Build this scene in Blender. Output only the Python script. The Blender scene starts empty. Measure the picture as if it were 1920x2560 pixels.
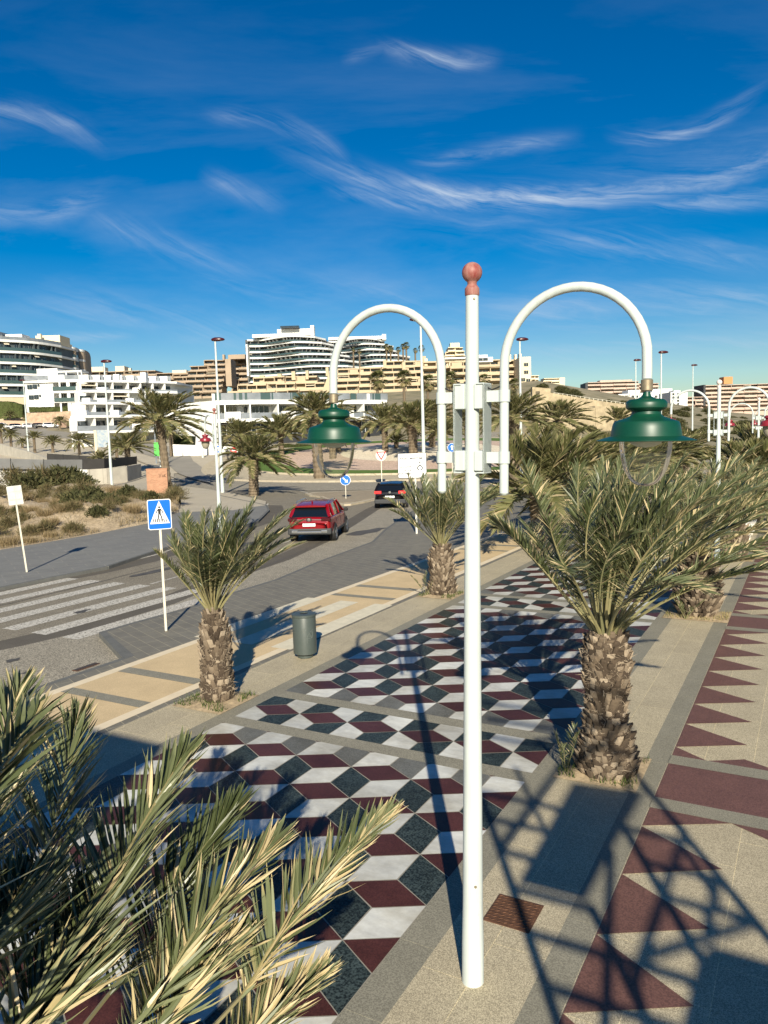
import bpy, math, random
from mathutils import Vector, Matrix, noise
from math import sin, cos, pi, radians, atan2, sqrt, hypot, tan

scene = bpy.context.scene
COL = scene.collection

# ------------------------------------------------------------------ camera frame
FPX = 1939.49; PITCH = radians(5.713); ROLL = radians(-1.673); YAW = radians(28.973); HC = 4.708
_F = Vector((-sin(YAW)*cos(PITCH), cos(YAW)*cos(PITCH), -sin(PITCH)))
_R0 = Vector((cos(YAW), sin(YAW), 0)); _U0 = _R0.cross(_F)
_R = _R0*cos(ROLL)+_U0*sin(ROLL); _U = _U0*cos(ROLL)-_R0*sin(ROLL)
EYE = Vector((0, 0, HC)); FH = Vector((-sin(YAW), cos(YAW), 0))

def ray(px, py): return _F + _R*((px-960)/FPX) - _U*((py-1280)/FPX)
def gp(px, py, z=0.0):
    d = ray(px, py); t = (z-HC)/d.z
    p = EYE+d*t; return (p.x, p.y)
def W(px, py, u):
    d = ray(px, py); return EYE + d*(u/d.dot(FH))
def XY(px, u):
    "plan point under column px at distance u"
    d = ray(px, 1086-0.0293*(px-960)); p = EYE+d*(u/d.dot(FH)); return (p.x, p.y)
def ZP(px, py, u): return W(px, py, u).z

cam_d = bpy.data.cameras.new('camera'); cam = bpy.data.objects.new('camera', cam_d); COL.objects.link(cam)
cam.matrix_world = Matrix(((_R.x, _U.x, -_F.x, 0), (_R.y, _U.y, -_F.y, 0), (_R.z, _U.z, -_F.z, HC), (0, 0, 0, 1)))
cam_d.sensor_fit = 'VERTICAL'; cam_d.sensor_height = 36; cam_d.lens = 36*FPX/2560
cam_d.clip_start = 0.05; cam_d.clip_end = 20000
scene.camera = cam

# ------------------------------------------------------------------ terrain height
TU = [85, 110, 147, 200, 243, 300, 400, 600, 1500]
TP = [-1500, 0, 300, 560, 1000, 1350, 1600, 1900, 3500]
TZ = [[-.13]*9,
      [1.2, 1.2, 1.2, 1.3, 1.2, 1.0, .8, .5, .3],
      [3.2, 3.2, 3.5, 4.3, 4.0, 4.5, 3, 1.5, 1],
      [7.2, 7.2, 7.2, 8, 9, 11, 7, 3, 2],
      [11, 11, 11, 12, 13, 17.5, 11.5, 5, 3],
      [17, 17, 17, 18, 20, 23.6, 15.5, 7.5, 5],
      [25, 25, 25, 26, 27, 25, 15.5, 8, 5],
      [27, 27, 27, 27, 27, 25, 16, 10, 6],
      [10]*9]
def T(x, y):
    u = x*FH.x+y*FH.y
    if u <= TU[0]: return -.13
    v = x*_R0.x+y*_R0.y; p = 960+FPX*v/u
    u = min(u, 1499.9); p = max(TP[0]+.1, min(TP[-1]-.1, p))
    i = 0
    while TU[i+1] < u: i += 1
    j = 0
    while TP[j+1] < p: j += 1
    a = (u-TU[i])/(TU[i+1]-TU[i]); b = (p-TP[j])/(TP[j+1]-TP[j])
    if i == 0: a = a*a
    return (TZ[i][j]*(1-b)+TZ[i][j+1]*b)*(1-a)+(TZ[i+1][j]*(1-b)+TZ[i+1][j+1]*b)*a
def gt(px, py):
    "point where the sight line of a pixel meets the terrain"
    d = ray(px, py); k = d.dot(FH); u = 20.0; p = EYE
    while u < 900:
        q = EYE+d*(u/k)
        if q.z <= T(q.x, q.y): break
        u += .5
    return (q.x, q.y, T(q.x, q.y), u)

# ------------------------------------------------------------------ materials
def mat(name, col, rough=.7, metal=0.0, var=0.0, vscale=3.0, col2=None, bump=0.0, bscale=30.0, spec=.5, trans=0.0,
        speck=0.0, sscale=120.0, sdark=.4, slight=1.5, coord='pos', detail=4.0, ior=None, stretch=None):
    m = bpy.data.materials.new(name); m.use_nodes = True
    nt = m.node_tree; N = nt.nodes; L = nt.links
    b = N['Principled BSDF']
    b.inputs['Roughness'].default_value = rough; b.inputs['Metallic'].default_value = metal
    b.inputs['Specular IOR Level'].default_value = spec
    if trans: b.inputs['Transmission Weight'].default_value = trans
    if ior: b.inputs['IOR'].default_value = ior
    c = (*col, 1); b.inputs['Base Color'].default_value = c
    if var or bump or speck:
        if coord == 'pos':
            g = N.new('ShaderNodeNewGeometry'); src = g.outputs['Position']
        else:
            g = N.new('ShaderNodeTexCoord'); src = g.outputs['Object']
        if stretch:
            mp = N.new('ShaderNodeMapping'); mp.inputs['Scale'].default_value = stretch; L.new(src, mp.inputs[0]); src = mp.outputs[0]
    out = None
    if var:
        n = N.new('ShaderNodeTexNoise'); n.inputs['Scale'].default_value = vscale; n.inputs['Detail'].default_value = detail
        n.inputs['Roughness'].default_value = .65; L.new(src, n.inputs['Vector'])
        r = N.new('ShaderNodeValToRGB'); r.color_ramp.elements[0].position = .5-.22; r.color_ramp.elements[1].position = .5+.22
        c2 = col2 or tuple(x*(1-var) for x in col)
        c1 = col if col2 else tuple(min(1, x*(1+var)) for x in col)
        r.color_ramp.elements[0].color = (*c2, 1); r.color_ramp.elements[1].color = (*c1, 1)
        L.new(n.outputs['Fac'], r.inputs[0]); out = r.outputs[0]
    if speck:
        n = N.new('ShaderNodeTexNoise'); n.inputs['Scale'].default_value = sscale; n.inputs['Detail'].default_value = 2
        L.new(src, n.inputs['Vector'])
        r = N.new('ShaderNodeValToRGB'); e = r.color_ramp.elements
        e[0].position = .38; e[0].color = (sdark,)*3+(1,); e[1].position = .62; e[1].color = (slight,)*3+(1,)
        L.new(n.outputs['Fac'], r.inputs[0])
        mx = N.new('ShaderNodeMix'); mx.data_type = 'RGBA'; mx.blend_type = 'MULTIPLY'; mx.inputs['Factor'].default_value = speck
        if out: L.new(out, mx.inputs['A'])
        else: mx.inputs['A'].default_value = c
        L.new(r.outputs[0], mx.inputs['B']); out = mx.outputs['Result']
    if out: L.new(out, b.inputs['Base Color'])
    if bump:
        n = N.new('ShaderNodeTexNoise'); n.inputs['Scale'].default_value = bscale; n.inputs['Detail'].default_value = 6
        L.new(src, n.inputs['Vector'])
        bp = N.new('ShaderNodeBump'); bp.inputs['Strength'].default_value = bump; bp.inputs['Distance'].default_value = .02
        L.new(n.outputs['Fac'], bp.inputs['Height']); L.new(bp.outputs[0], b.inputs['Normal'])
    m['base'] = c
    return m

def add_brick(m, scale, bw, bh, mortar, c1, c2, cm, rot=None, coord='pos', off=.5, msmooth=.1):
    "slab or brick joints laid over a material's colour"
    nt = m.node_tree; N = nt.nodes; L = nt.links; b = N['Principled BSDF']
    if coord == 'pos': g = N.new('ShaderNodeNewGeometry'); src = g.outputs['Position']
    else: g = N.new('ShaderNodeTexCoord'); src = g.outputs['Object']
    if rot is not None:
        mp = N.new('ShaderNodeMapping'); mp.inputs['Rotation'].default_value = rot; L.new(src, mp.inputs[0]); src = mp.outputs[0]
    t = N.new('ShaderNodeTexBrick'); L.new(src, t.inputs['Vector'])
    t.inputs['Scale'].default_value = scale; t.inputs['Brick Width'].default_value = bw; t.inputs['Row Height'].default_value = bh
    t.inputs['Mortar Size'].default_value = mortar; t.inputs['Mortar Smooth'].default_value = msmooth; t.offset = off
    t.inputs['Color1'].default_value = (*c1, 1); t.inputs['Color2'].default_value = (*c2, 1); t.inputs['Mortar'].default_value = (*cm, 1)
    bc = b.inputs['Base Color']
    mx = N.new('ShaderNodeMix'); mx.data_type = 'RGBA'; mx.blend_type = 'MULTIPLY'; mx.inputs['Factor'].default_value = 1
    if bc.links: L.new(bc.links[0].from_socket, mx.inputs['A'])
    else: mx.inputs['A'].default_value = bc.default_value
    L.new(t.outputs['Color'], mx.inputs['B']); L.new(mx.outputs['Result'], bc)
    return m

def add_tone(m, lo=.82):
    "each tile its own slight tone, plus broad grime"
    nt = m.node_tree; N = nt.nodes; L = nt.links; b = N['Principled BSDF']; bc = b.inputs['Base Color']; src = bc.links[0].from_socket
    a = N.new('ShaderNodeAttribute'); a.attribute_name = 'shade'
    g = N.new('ShaderNodeNewGeometry'); n = N.new('ShaderNodeTexNoise'); n.inputs['Scale'].default_value = .9; n.inputs['Detail'].default_value = 9; n.inputs['Roughness'].default_value = .7
    L.new(g.outputs['Position'], n.inputs['Vector'])
    r = N.new('ShaderNodeValToRGB'); r.color_ramp.elements[0].position = .32; r.color_ramp.elements[0].color = (.60, .55, .46, 1); r.color_ramp.elements[1].position = .58; r.color_ramp.elements[1].color = (1, 1, 1, 1)
    L.new(n.outputs['Fac'], r.inputs[0])
    q = N.new('ShaderNodeMapRange'); q.inputs['To Min'].default_value = lo; q.inputs['To Max'].default_value = 1.08; L.new(a.outputs['Fac'], q.inputs['Value'])
    v = N.new('ShaderNodeVectorMath'); v.operation = 'SCALE'; L.new(src, v.inputs[0]); L.new(q.outputs[0], v.inputs['Scale'])
    mx = N.new('ShaderNodeMix'); mx.data_type = 'RGBA'; mx.blend_type = 'MULTIPLY'; mx.inputs['Factor'].default_value = .8
    L.new(v.outputs[0], mx.inputs['A']); L.new(r.outputs[0], mx.inputs['B']); L.new(mx.outputs['Result'], bc); return m

def attr_mat(name, stops, rough=.6, transl=.25, attr='shade', spec=.3, bump=0, bscale=40):
    "colour picked along a ramp by a per-leaf value stored on the mesh"
    m = bpy.data.materials.new(name); m.use_nodes = True; N = m.node_tree.nodes; L = m.node_tree.links
    b = N['Principled BSDF']; b.inputs['Roughness'].default_value = rough; b.inputs['Specular IOR Level'].default_value = spec
    a = N.new('ShaderNodeAttribute'); a.attribute_name = attr
    r = N.new('ShaderNodeValToRGB'); r.color_ramp.interpolation = 'LINEAR'
    e = r.color_ramp.elements; e[0].position, e[0].color = stops[0][0], (*stops[0][1], 1)
    e[1].position, e[1].color = stops[-1][0], (*stops[-1][1], 1)
    for p, c in stops[1:-1]:
        k = e.new(p); k.color = (*c, 1)
    L.new(a.outputs['Fac'], r.inputs[0]); L.new(r.outputs[0], b.inputs['Base Color'])
    if bump:
        g = N.new('ShaderNodeNewGeometry'); n = N.new('ShaderNodeTexNoise'); n.inputs['Scale'].default_value = bscale; n.inputs['Detail'].default_value = 5
        L.new(g.outputs['Position'], n.inputs['Vector']); bp = N.new('ShaderNodeBump'); bp.inputs['Strength'].default_value = bump; bp.inputs['Distance'].default_value = .02
        L.new(n.outputs['Fac'], bp.inputs['Height']); L.new(bp.outputs[0], b.inputs['Normal'])
    if transl:
        t = N.new('ShaderNodeBsdfTranslucent'); L.new(r.outputs[0], t.inputs['Color'])
        mx = N.new('ShaderNodeMixShader'); mx.inputs[0].default_value = transl
        L.new(b.outputs[0], mx.inputs[1]); L.new(t.outputs[0], mx.inputs[2]); L.new(mx.outputs[0], N['Material Output'].inputs['Surface'])
    return m

M = {}
M['white_paint'] = mat('white_paint', (.49, .54, .52), .40, var=.10, vscale=3, coord='obj', bump=.05, bscale=40, stretch=(5, 5, .5), detail=9)
M['white_wall'] = mat('white_wall', (.72, .72, .69), .8, var=.04, vscale=.4)
M['grey_concrete'] = mat('grey_concrete', (.30, .28, .25), .9, var=.12, vscale=1.2, bump=.1)
M['green'] = mat('green_enamel', (.002, .050, .027), .42, spec=.5, var=.06, vscale=25, coord='obj')
M['maroon'] = mat('maroon_enamel', (.22, .018, .028), .35, spec=.5)
M['darkred'] = mat('dark_red_plastic', (.05, .004, .006), .3, spec=.6)
M['brass'] = mat('dull_bronze', (.30, .25, .17), .5, metal=.6, var=.2, vscale=30, coord='obj')
M['rust'] = mat('rusty_cast_iron', (.115, .055, .030), .75, var=.35, vscale=14, bump=.35, bscale=60, metal=.2)
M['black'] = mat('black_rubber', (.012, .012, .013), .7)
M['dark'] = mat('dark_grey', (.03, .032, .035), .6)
M['blue_sign'] = mat('blue_sign', (.004, .13, .66), .35)
M['red_sign'] = mat('red_sign', (.62, .02, .02), .4)
M['sign_white'] = mat('sign_white', (.80, .81, .82), .35)
M['sign_back'] = mat('sign_back', (.55, .55, .50), .6, var=.18, vscale=6)
M['post'] = mat('beige_galvanised_post', (.62, .58, .47), .55, var=.10, vscale=8)
M['glass_dark'] = mat('dark_window_glass', (.018, .028, .036), .12, spec=.8, var=.4, vscale=.35)
M['rail_glass'] = mat('smoky_railing_glass', (.05, .085, .085), .12, spec=.8)
M['grey_rail'] = mat('grey_railing_panel', (.20, .22, .24), .3, spec=.6, var=.3, vscale=.5)
M['tan_wall'] = mat('ochre_render', (.46, .375, .255), .9, var=.08, vscale=.2)
M['brown_wall'] = mat('brown_render', (.35, .275, .20), .9, var=.1, vscale=.2)
M['cream'] = mat('cream_render', (.70, .60, .42), .9, var=.06, vscale=.2)
M['pinkish'] = mat('pinkish_render', (.48, .37, .30), .9, var=.06, vscale=.1)
M['awning'] = mat('pale_awning', (.62, .56, .44), .8)
M['soil'] = mat('sandy_soil', (.34, .26, .16), .95, var=.4, vscale=9, bump=.6, bscale=25)

# ------------------------------------------------------------------ mesh builder
class MB:
    def __init__(s): s.v = []; s.f = []; s.m = []; s.a = []; s.mi = 0; s.val = 0.0
    def add(s, vs, fs, mi=None, val=None):
        o = len(s.v); s.v += [tuple(p) for p in vs]; s.f += [tuple(o+i for i in f) for f in fs]
        s.m += [s.mi if mi is None else mi]*len(fs)
        if isinstance(val, list): s.a += val
        else: s.a += [s.val if val is None else val]*len(vs)
    def box(s, c, d, rz=0, mi=None, val=None, mtx=None):
        x, y, z = d[0]/2, d[1]/2, d[2]/2; ca, sa = cos(rz), sin(rz)
        vs = []
        for i in (-1, 1):
            for j in (-1, 1):
                for k in (-1, 1):
                    p = (i*x*ca-j*y*sa, i*x*sa+j*y*ca, k*z)
                    if mtx: p = mtx @ Vector((i*x, j*y, k*z))
                    vs.append((c[0]+p[0], c[1]+p[1], c[2]+p[2]))
        s.add(vs, [(0, 1, 3, 2), (4, 6, 7, 5), (0, 4, 5, 1), (2, 3, 7, 6), (0, 2, 6, 4), (1, 5, 7, 3)], mi, val)
    def tube(s, pts, rads, n=12, mi=None, val=None, caps=True, squash=None):
        pts = [Vector(p) for p in pts]
        if not isinstance(rads, (list, tuple)): rads = [rads]*len(pts)
        vs = []; fs = []; up = None
        for i, p in enumerate(pts):
            t = (pts[min(i+1, len(pts)-1)]-pts[max(i-1, 0)]).normalized()
            if up is None:
                up = Vector((0, 0, 1)) if abs(t.z) < .9 else Vector((1, 0, 0))
            a = t.cross(up)
            if a.length < 1e-5: a = t.cross(Vector((0, 1, 0)))
            a.normalize(); b = a.cross(t).normalized(); up = b
            for k in range(n):
                g = 2*pi*k/n; q = p+(a*cos(g)+b*sin(g))*rads[i]
                vs.append(tuple(q))
        for i in range(len(pts)-1):
            for k in range(n):
                fs.append((i*n+k, i*n+(k+1) % n, (i+1)*n+(k+1) % n, (i+1)*n+k))
        if caps:
            fs.append(tuple(range(n))[::-1]); fs.append(tuple(range((len(pts)-1)*n, len(pts)*n)))
        s.add(vs, fs, mi, val)
    def lathe(s, prof, c=(0, 0, 0), n=32, mi=None, val=None):
        "profile (r, z) turned about the vertical through c"
        vs = []; fs = []
        for r, z in prof:
            for k in range(n):
                g = 2*pi*k/n; vs.append((c[0]+r*cos(g), c[1]+r*sin(g), c[2]+z))
        for i in range(len(prof)-1):
            for k in range(n):
                fs.append((i*n+k, i*n+(k+1) % n, (i+1)*n+(k+1) % n, (i+1)*n+k))
        if prof[0][0] > 1e-4: fs.append(tuple(range(n))[::-1])
        if prof[-1][0] > 1e-4: fs.append(tuple(range((len(prof)-1)*n, len(prof)*n)))
        s.add(vs, fs, mi, val)
    def prism(s, poly, z0, z1, mi=None, val=None):
        n = len(poly)
        ar = sum(poly[i][0]*poly[(i+1) % n][1]-poly[(i+1) % n][0]*poly[i][1] for i in range(n))
        if ar < 0: poly = poly[::-1]
        vs = [(p[0], p[1], z0) for p in poly]+[(p[0], p[1], z1) for p in poly]
        fs = [tuple(range(n))[::-1], tuple(range(n, 2*n))]+[(i, (i+1) % n, n+(i+1) % n, n+i) for i in range(n)]
        s.add(vs, fs, mi, val)
    def sheet(s, poly, z, mi=None, val=None):
        n = len(poly)
        ar = sum(poly[i][0]*poly[(i+1) % n][1]-poly[(i+1) % n][0]*poly[i][1] for i in range(n))
        if ar < 0: poly = poly[::-1]
        s.add([(p[0], p[1], z) for p in poly], [tuple(range(n))], mi, val)
    def build(s, name, mats, parent=None, smooth=False, loc=None, attr=None, bevel=0):
        me = bpy.data.meshes.new(name); me.from_pydata(s.v, [], s.f)
        if not isinstance(mats, (list, tuple)): mats = [mats]
        for m in mats: me.materials.append(m)
        if len(mats) > 1: me.polygons.foreach_set('material_index', s.m)
        if smooth is True: me.polygons.foreach_set('use_smooth', [True]*len(s.f))
        if attr:
            at = me.attributes.new(attr, 'FLOAT', 'POINT'); at.data.foreach_set('value', s.a)
        me.update()
        o = bpy.data.objects.new(name, me); COL.objects.link(o)
        if smooth == 'auto':
            me.polygons.foreach_set('use_smooth', [True]*len(s.f))
            md = o.modifiers.new('edges', 'EDGE_SPLIT'); md.split_angle = radians(35)
        if bevel:
            md = o.modifiers.new('bevel', 'BEVEL'); md.width = bevel; md.segments = 2; md.limit_method = 'ANGLE'
        if loc: o.location = loc
        if parent: o.parent = parent
        return o

def tag(o, label=None, cat=None, group=None, kind=None):
    if label: o['label'] = label
    if cat: o['category'] = cat
    if group: o['group'] = group
    if kind: o['kind'] = kind
    return o
def empty(name, loc, rz=0, label=None, cat=None, group=None):
    o = bpy.data.objects.new(name, None); o.empty_display_size = .3; COL.objects.link(o)
    o.location = loc; o.rotation_euler = (0, 0, rz); return tag(o, label, cat, group)
def kids(o): return [c for c in COL.objects if c.parent == o]
def copy_tree(o, parent=None, children=None):
    c = o.copy(); COL.objects.link(c); c.parent = parent
    for ch in kids(o): copy_tree(ch, c)
    return c

def text_mesh(name, s, size, material, parent, loc, rot, align='CENTER', ext=.002, bold=0):
    cu = bpy.data.curves.new(name, 'FONT'); cu.body = s; cu.size = size; cu.align_x = align; cu.align_y = 'CENTER'; cu.extrude = ext; cu.offset = bold
    o = bpy.data.objects.new(name, cu); COL.objects.link(o)
    bpy.context.view_layer.update()
    me = bpy.data.meshes.new_from_object(o.evaluated_get(bpy.context.evaluated_depsgraph_get()))
    bpy.data.objects.remove(o)
    me.materials.clear(); me.materials.append(material)
    r = bpy.data.objects.new(name, me); COL.objects.link(r); r.parent = parent; r.location = loc; r.rotation_euler = rot
    return r

def catmull(ps, t):
    n = len(ps)-1; f = min(t*n, n-1e-6); i = int(f); a = f-i
    p0, p1, p2, p3 = [Vector(ps[max(0, min(n, i+k))]) for k in (-1, 0, 1, 2)]
    return .5*((2*p1)+(p2-p0)*a+(2*p0-5*p1+4*p2-p3)*a*a+(3*p1-p0-3*p2+p3)*a**3)

# ================================================================== world, sun
SUN_EL = radians(26.5); SH = Vector((-sin(radians(30.5)), cos(radians(30.5)), 0))   # SH: where shadows fall
sun_dir = Vector((-SH.x*cos(SUN_EL), -SH.y*cos(SUN_EL), sin(SUN_EL)))
ld = bpy.data.lights.new('sun', 'SUN'); ld.energy = 5.0; ld.angle = radians(.53); ld.color = (1, .915, .745)
lo = bpy.data.objects.new('sun', ld); COL.objects.link(lo); lo.rotation_euler = sun_dir.to_track_quat('Z', 'Y').to_euler()
w = bpy.data.worlds.new('World'); scene.world = w; w.use_nodes = True
N = w.node_tree.nodes; L = w.node_tree.links; bg = N['Background']
sky = N.new('ShaderNodeTexSky'); sky.sky_type = 'NISHITA'; sky.sun_disc = False; sky.sun_elevation = SUN_EL
sky.sun_rotation = atan2(sun_dir.x, sun_dir.y); sky.altitude = 0; sky.air_density = 1.0; sky.dust_density = .35; sky.ozone_density = 3.0
hs = N.new('ShaderNodeHueSaturation'); hs.inputs['Saturation'].default_value = 1.62; hs.inputs['Hue'].default_value = .507
L.new(sky.outputs[0], hs.inputs['Color'])
# cirrus: noise on a high flat layer, stretched along the wind
tc = N.new('ShaderNodeTexCoord'); sp = N.new('ShaderNodeSeparateXYZ'); L.new(tc.outputs['Generated'], sp.inputs[0])
def mth(op, a, b=None, c=None):
    n = N.new('ShaderNodeMath'); n.operation = op
    for i, v in enumerate((a, b, c)):
        if v is None: continue
        if isinstance(v, (int, float)): n.inputs[i].default_value = v
        else: L.new(v, n.inputs[i])
    return n.outputs[0]
# direction in the frame of the view's heading: a = right, b = ahead, z = up
ca, sa = cos(YAW), sin(YAW)
ax = mth('ADD', mth('MULTIPLY', sp.outputs[0], ca), mth('MULTIPLY', sp.outputs[1], sa))
ay = mth('ADD', mth('MULTIPLY', sp.outputs[0], -sa), mth('MULTIPLY', sp.outputs[1], ca))
az = mth('DIVIDE', ax, mth('MAXIMUM', ay, .05)); el = mth('DIVIDE', sp.outputs[2], mth('MAXIMUM', ay, .05))
WI = [0]
def smooth01(v):
    v = mth('MINIMUM', mth('MAXIMUM', v, 0), 1); return mth('MULTIPLY', mth('MULTIPLY', v, v), mth('SUBTRACT', 3, mth('MULTIPLY', v, 2)))
def wisp(x0, y0, x1, y1, sag, wid, amp):
    "a feathery band of cirrus between two sky directions, its fibres drawn out along the band"
    WI[0] += 1
    dx, dy = x1-x0, y1-y0; Ln = hypot(dx, dy); ux, uy = dx/Ln, dy/Ln
    rx = mth('SUBTRACT', az, x0); ry = mth('SUBTRACT', el, y0)
    s = mth('DIVIDE', mth('ADD', mth('MULTIPLY', rx, ux), mth('MULTIPLY', ry, uy)), Ln)
    d = mth('SUBTRACT', mth('MULTIPLY', ry, ux), mth('MULTIPLY', rx, uy))
    d = mth('ADD', d, mth('MULTIPLY', mth('MULTIPLY', s, mth('SUBTRACT', 1, s)), 4*sag))
    d = mth('ADD', d, wob)
    c = N.new('ShaderNodeCombineXYZ'); L.new(mth('MULTIPLY', s, Ln*5.5), c.inputs[0]); L.new(mth('MULTIPLY', mth('ADD', d, mth('MULTIPLY', s, .18*Ln)), 46), c.inputs[1]); c.inputs[2].default_value = WI[0]*3.7
    n = N.new('ShaderNodeTexNoise'); n.inputs['Scale'].default_value = 1.0; n.inputs['Detail'].default_value = 9; n.inputs['Roughness'].default_value = .66; n.inputs['Distortion'].default_value = .7
    L.new(c.outputs[0], n.inputs['Vector'])
    f = mth('POWER', mth('MINIMUM', mth('MAXIMUM', mth('MULTIPLY', mth('SUBTRACT', n.outputs['Fac'], .36), 3.4), 0), 1.15), 1.2)
    g = mth('EXPONENT', mth('MULTIPLY', mth('POWER', mth('DIVIDE', d, wid*1.1), 2.0), -1))
    e = mth('MULTIPLY', smooth01(mth('MULTIPLY', mth('ADD', s, .12), 2.6)), smooth01(mth('MULTIPLY', mth('SUBTRACT', 1.15, s), 2.2)))
    return mth('MULTIPLY', mth('MULTIPLY', mth('MULTIPLY', g, e), f), amp)
cb = N.new('ShaderNodeCombineXYZ'); L.new(az, cb.inputs[0]); L.new(el, cb.inputs[1])
def nz(scale, sx, sy, rot, detail=8, rough=.62, dist=0.0):
    mp = N.new('ShaderNodeMapping'); mp.inputs['Rotation'].default_value = (0, 0, rot); mp.inputs['Scale'].default_value = (sx, sy, 1)
    L.new(cb.outputs[0], mp.inputs[0]); n = N.new('ShaderNodeTexNoise'); n.inputs['Scale'].default_value = scale
    n.inputs['Detail'].default_value = detail; n.inputs['Roughness'].default_value = rough; n.inputs['Distortion'].default_value = dist
    L.new(mp.outputs[0], n.inputs['Vector']); return n.outputs['Fac']
wob = mth('MULTIPLY', mth('SUBTRACT', nz(5, 1, 1, .3, 4), .5), .026)
fib = nz(10, .45, 3.2, -.20, 10, .68, .5); fib2 = nz(26, .35, 2.4, -.38, 8, .72, .8); veil = nz(2.2, .7, 3.0, -.12, 7, .6, .3)
tex = mth('POWER', mth('MINIMUM', mth('MAXIMUM', mth('MULTIPLY', mth('SUBTRACT', mth('ADD', mth('MULTIPLY', fib, .6), mth('MULTIPLY', fib2, .4)), .385), 3.6), 0), 1.2), 1.3)
def A(px, py):
    d = ray(px, py); k = d.dot(FH); return d.dot(_R0)/k, d.z/k
bands = None
for (p0, q0, p1, q1, sag, wid, amp) in [(790, 415, 2060, 345, .056, .013, 1.35), (820, 470, 1120, 540, .0, .008, .7), (980, 540, 2050, 350, .018, .030, .30), (960, 120, 1230, 150, .006, .009, .9), (860, 150, 1000, 105, 0, .006, .5),
        (1540, 345, 1890, 235, .016, .008, .9), (-80, 285, 240, 350, -.012, .012, .6), (510, 440, 700, 520, 0, .010, .45), (-80, 540, 270, 480, .012, .012, .6),
        (1590, 520, 2050, 480, 0, .010, .8), (520, 290, 860, 400, -.016, .009, .6), (1040, 410, 1420, 345, .0, .008, .6), (220, 540, 620, 680, 0, .014, .4),
        (1300, 600, 1950, 650, 0, .018, .45), (60, 740, 760, 850, 0, .018, .4), (130, 842, 330, 842, 0, .005, .7), (1050, 800, 2000, 740, 0, .024, .5), (1250, 880, 2050, 850, 0, .012, .5), (480, 690, 1100, 760, 0, .018, .3)]:
    (a0, b0), (a1, b1) = A(p0, q0), A(p1, q1)
    o = wisp(a0, b0, a1, b1, sag, wid, amp)
    bands = o if bands is None else mth('MAXIMUM', bands, o)
cl = mth('MULTIPLY', bands, mth('ADD', mth('MULTIPLY', tex, .35), .50))
vl = mth('MULTIPLY', mth('MAXIMUM', mth('MULTIPLY', mth('SUBTRACT', veil, .47), 1.1), 0), mth('MINIMUM', mth('MAXIMUM', mth('MULTIPLY', mth('SUBTRACT', .62, el), 1.8), 0), 1))
cl = mth('MINIMUM', mth('ADD', cl, vl), .8)
mx = N.new('ShaderNodeMix'); mx.data_type = 'RGBA'; L.new(cl, mx.inputs['Factor']); L.new(hs.outputs[0], mx.inputs['A'])
mx.inputs['B'].default_value = (6.2, 7.4, 9.0, 1)
L.new(mx.outputs['Result'], bg.inputs['Color']); bg.inputs['Strength'].default_value = .056
scene.view_settings.view_transform = 'Standard'; scene.view_settings.look = 'None'; scene.view_settings.exposure = .70; scene.view_settings.gamma = 1

# ================================================================== terrain
def terrain():
    us = [-60, -20, 0, 20, 40, 60, 75]+[85+4*i for i in range(16)]+[150+7*i for i in range(22)]+[310, 330, 350, 380, 420, 480, 560, 700, 900, 1200, 1600, 2500, 5000, 9000]
    ts = [-1.6+i*.05 for i in range(65)]
    vs = []; fs = []
    for u in us:
        for t in ts:
            uu = max(u, 60); v = t*uu*1.0 if u > 60 else t*140
            x, y = FH.x*u+_R0.x*v, FH.y*u+_R0.y*v
            z = T(x, y) if u < 1500 else 10-(u-1500)*.0035
            if u > 155 and u < 1500: z += (noise.noise(Vector((x*.03, y*.03, 0)))*1.2)
            vs.append((x, y, z))
    n = len(ts)
    for i in range(len(us)-1):
        for j in range(n-1): fs.append((i*n+j, i*n+j+1, (i+1)*n+j+1, (i+1)*n+j))
    b = MB(); b.add(vs, fs)
    m = mat('dry_scrubland', (.34, .28, .175), .95, var=.5, vscale=.16, col2=(.10, .10, .05), bump=.4, bscale=1.5, detail=10)
    o = b.build('ground', m, smooth=True); tag(o, kind='structure'); return o
terrain()

def drape(name, left, right, z, m, seg=3.0):
    "a strip between two polylines laid over the terrain"
    b = MB(); vs = []; fs = []; n = 0
    rows = []
    for i in range(len(left)-1):
        a0, a1, b0, b1 = [Vector(p[:2]) for p in (left[i], left[i+1], right[i], right[i+1])]
        k = max(1, int(max((a1-a0).length, (b1-b0).length)/seg))
        for j in range(k+(1 if i == len(left)-2 else 0)):
            t = j/k; rows.append((a0.lerp(a1, t), b0.lerp(b1, t)))
    wn = 8
    for p, q in rows:
        for j in range(wn+1):
            r = p.lerp(q, j/wn); vs.append((r.x, r.y, T(r.x, r.y)+z))
    for i in range(len(rows)-1):
        for j in range(wn): fs.append((i*(wn+1)+j, i*(wn+1)+j+1, (i+1)*(wn+1)+j+1, (i+1)*(wn+1)+j))
    b.add(vs, fs); return b.build(name, m, smooth=True)

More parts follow.
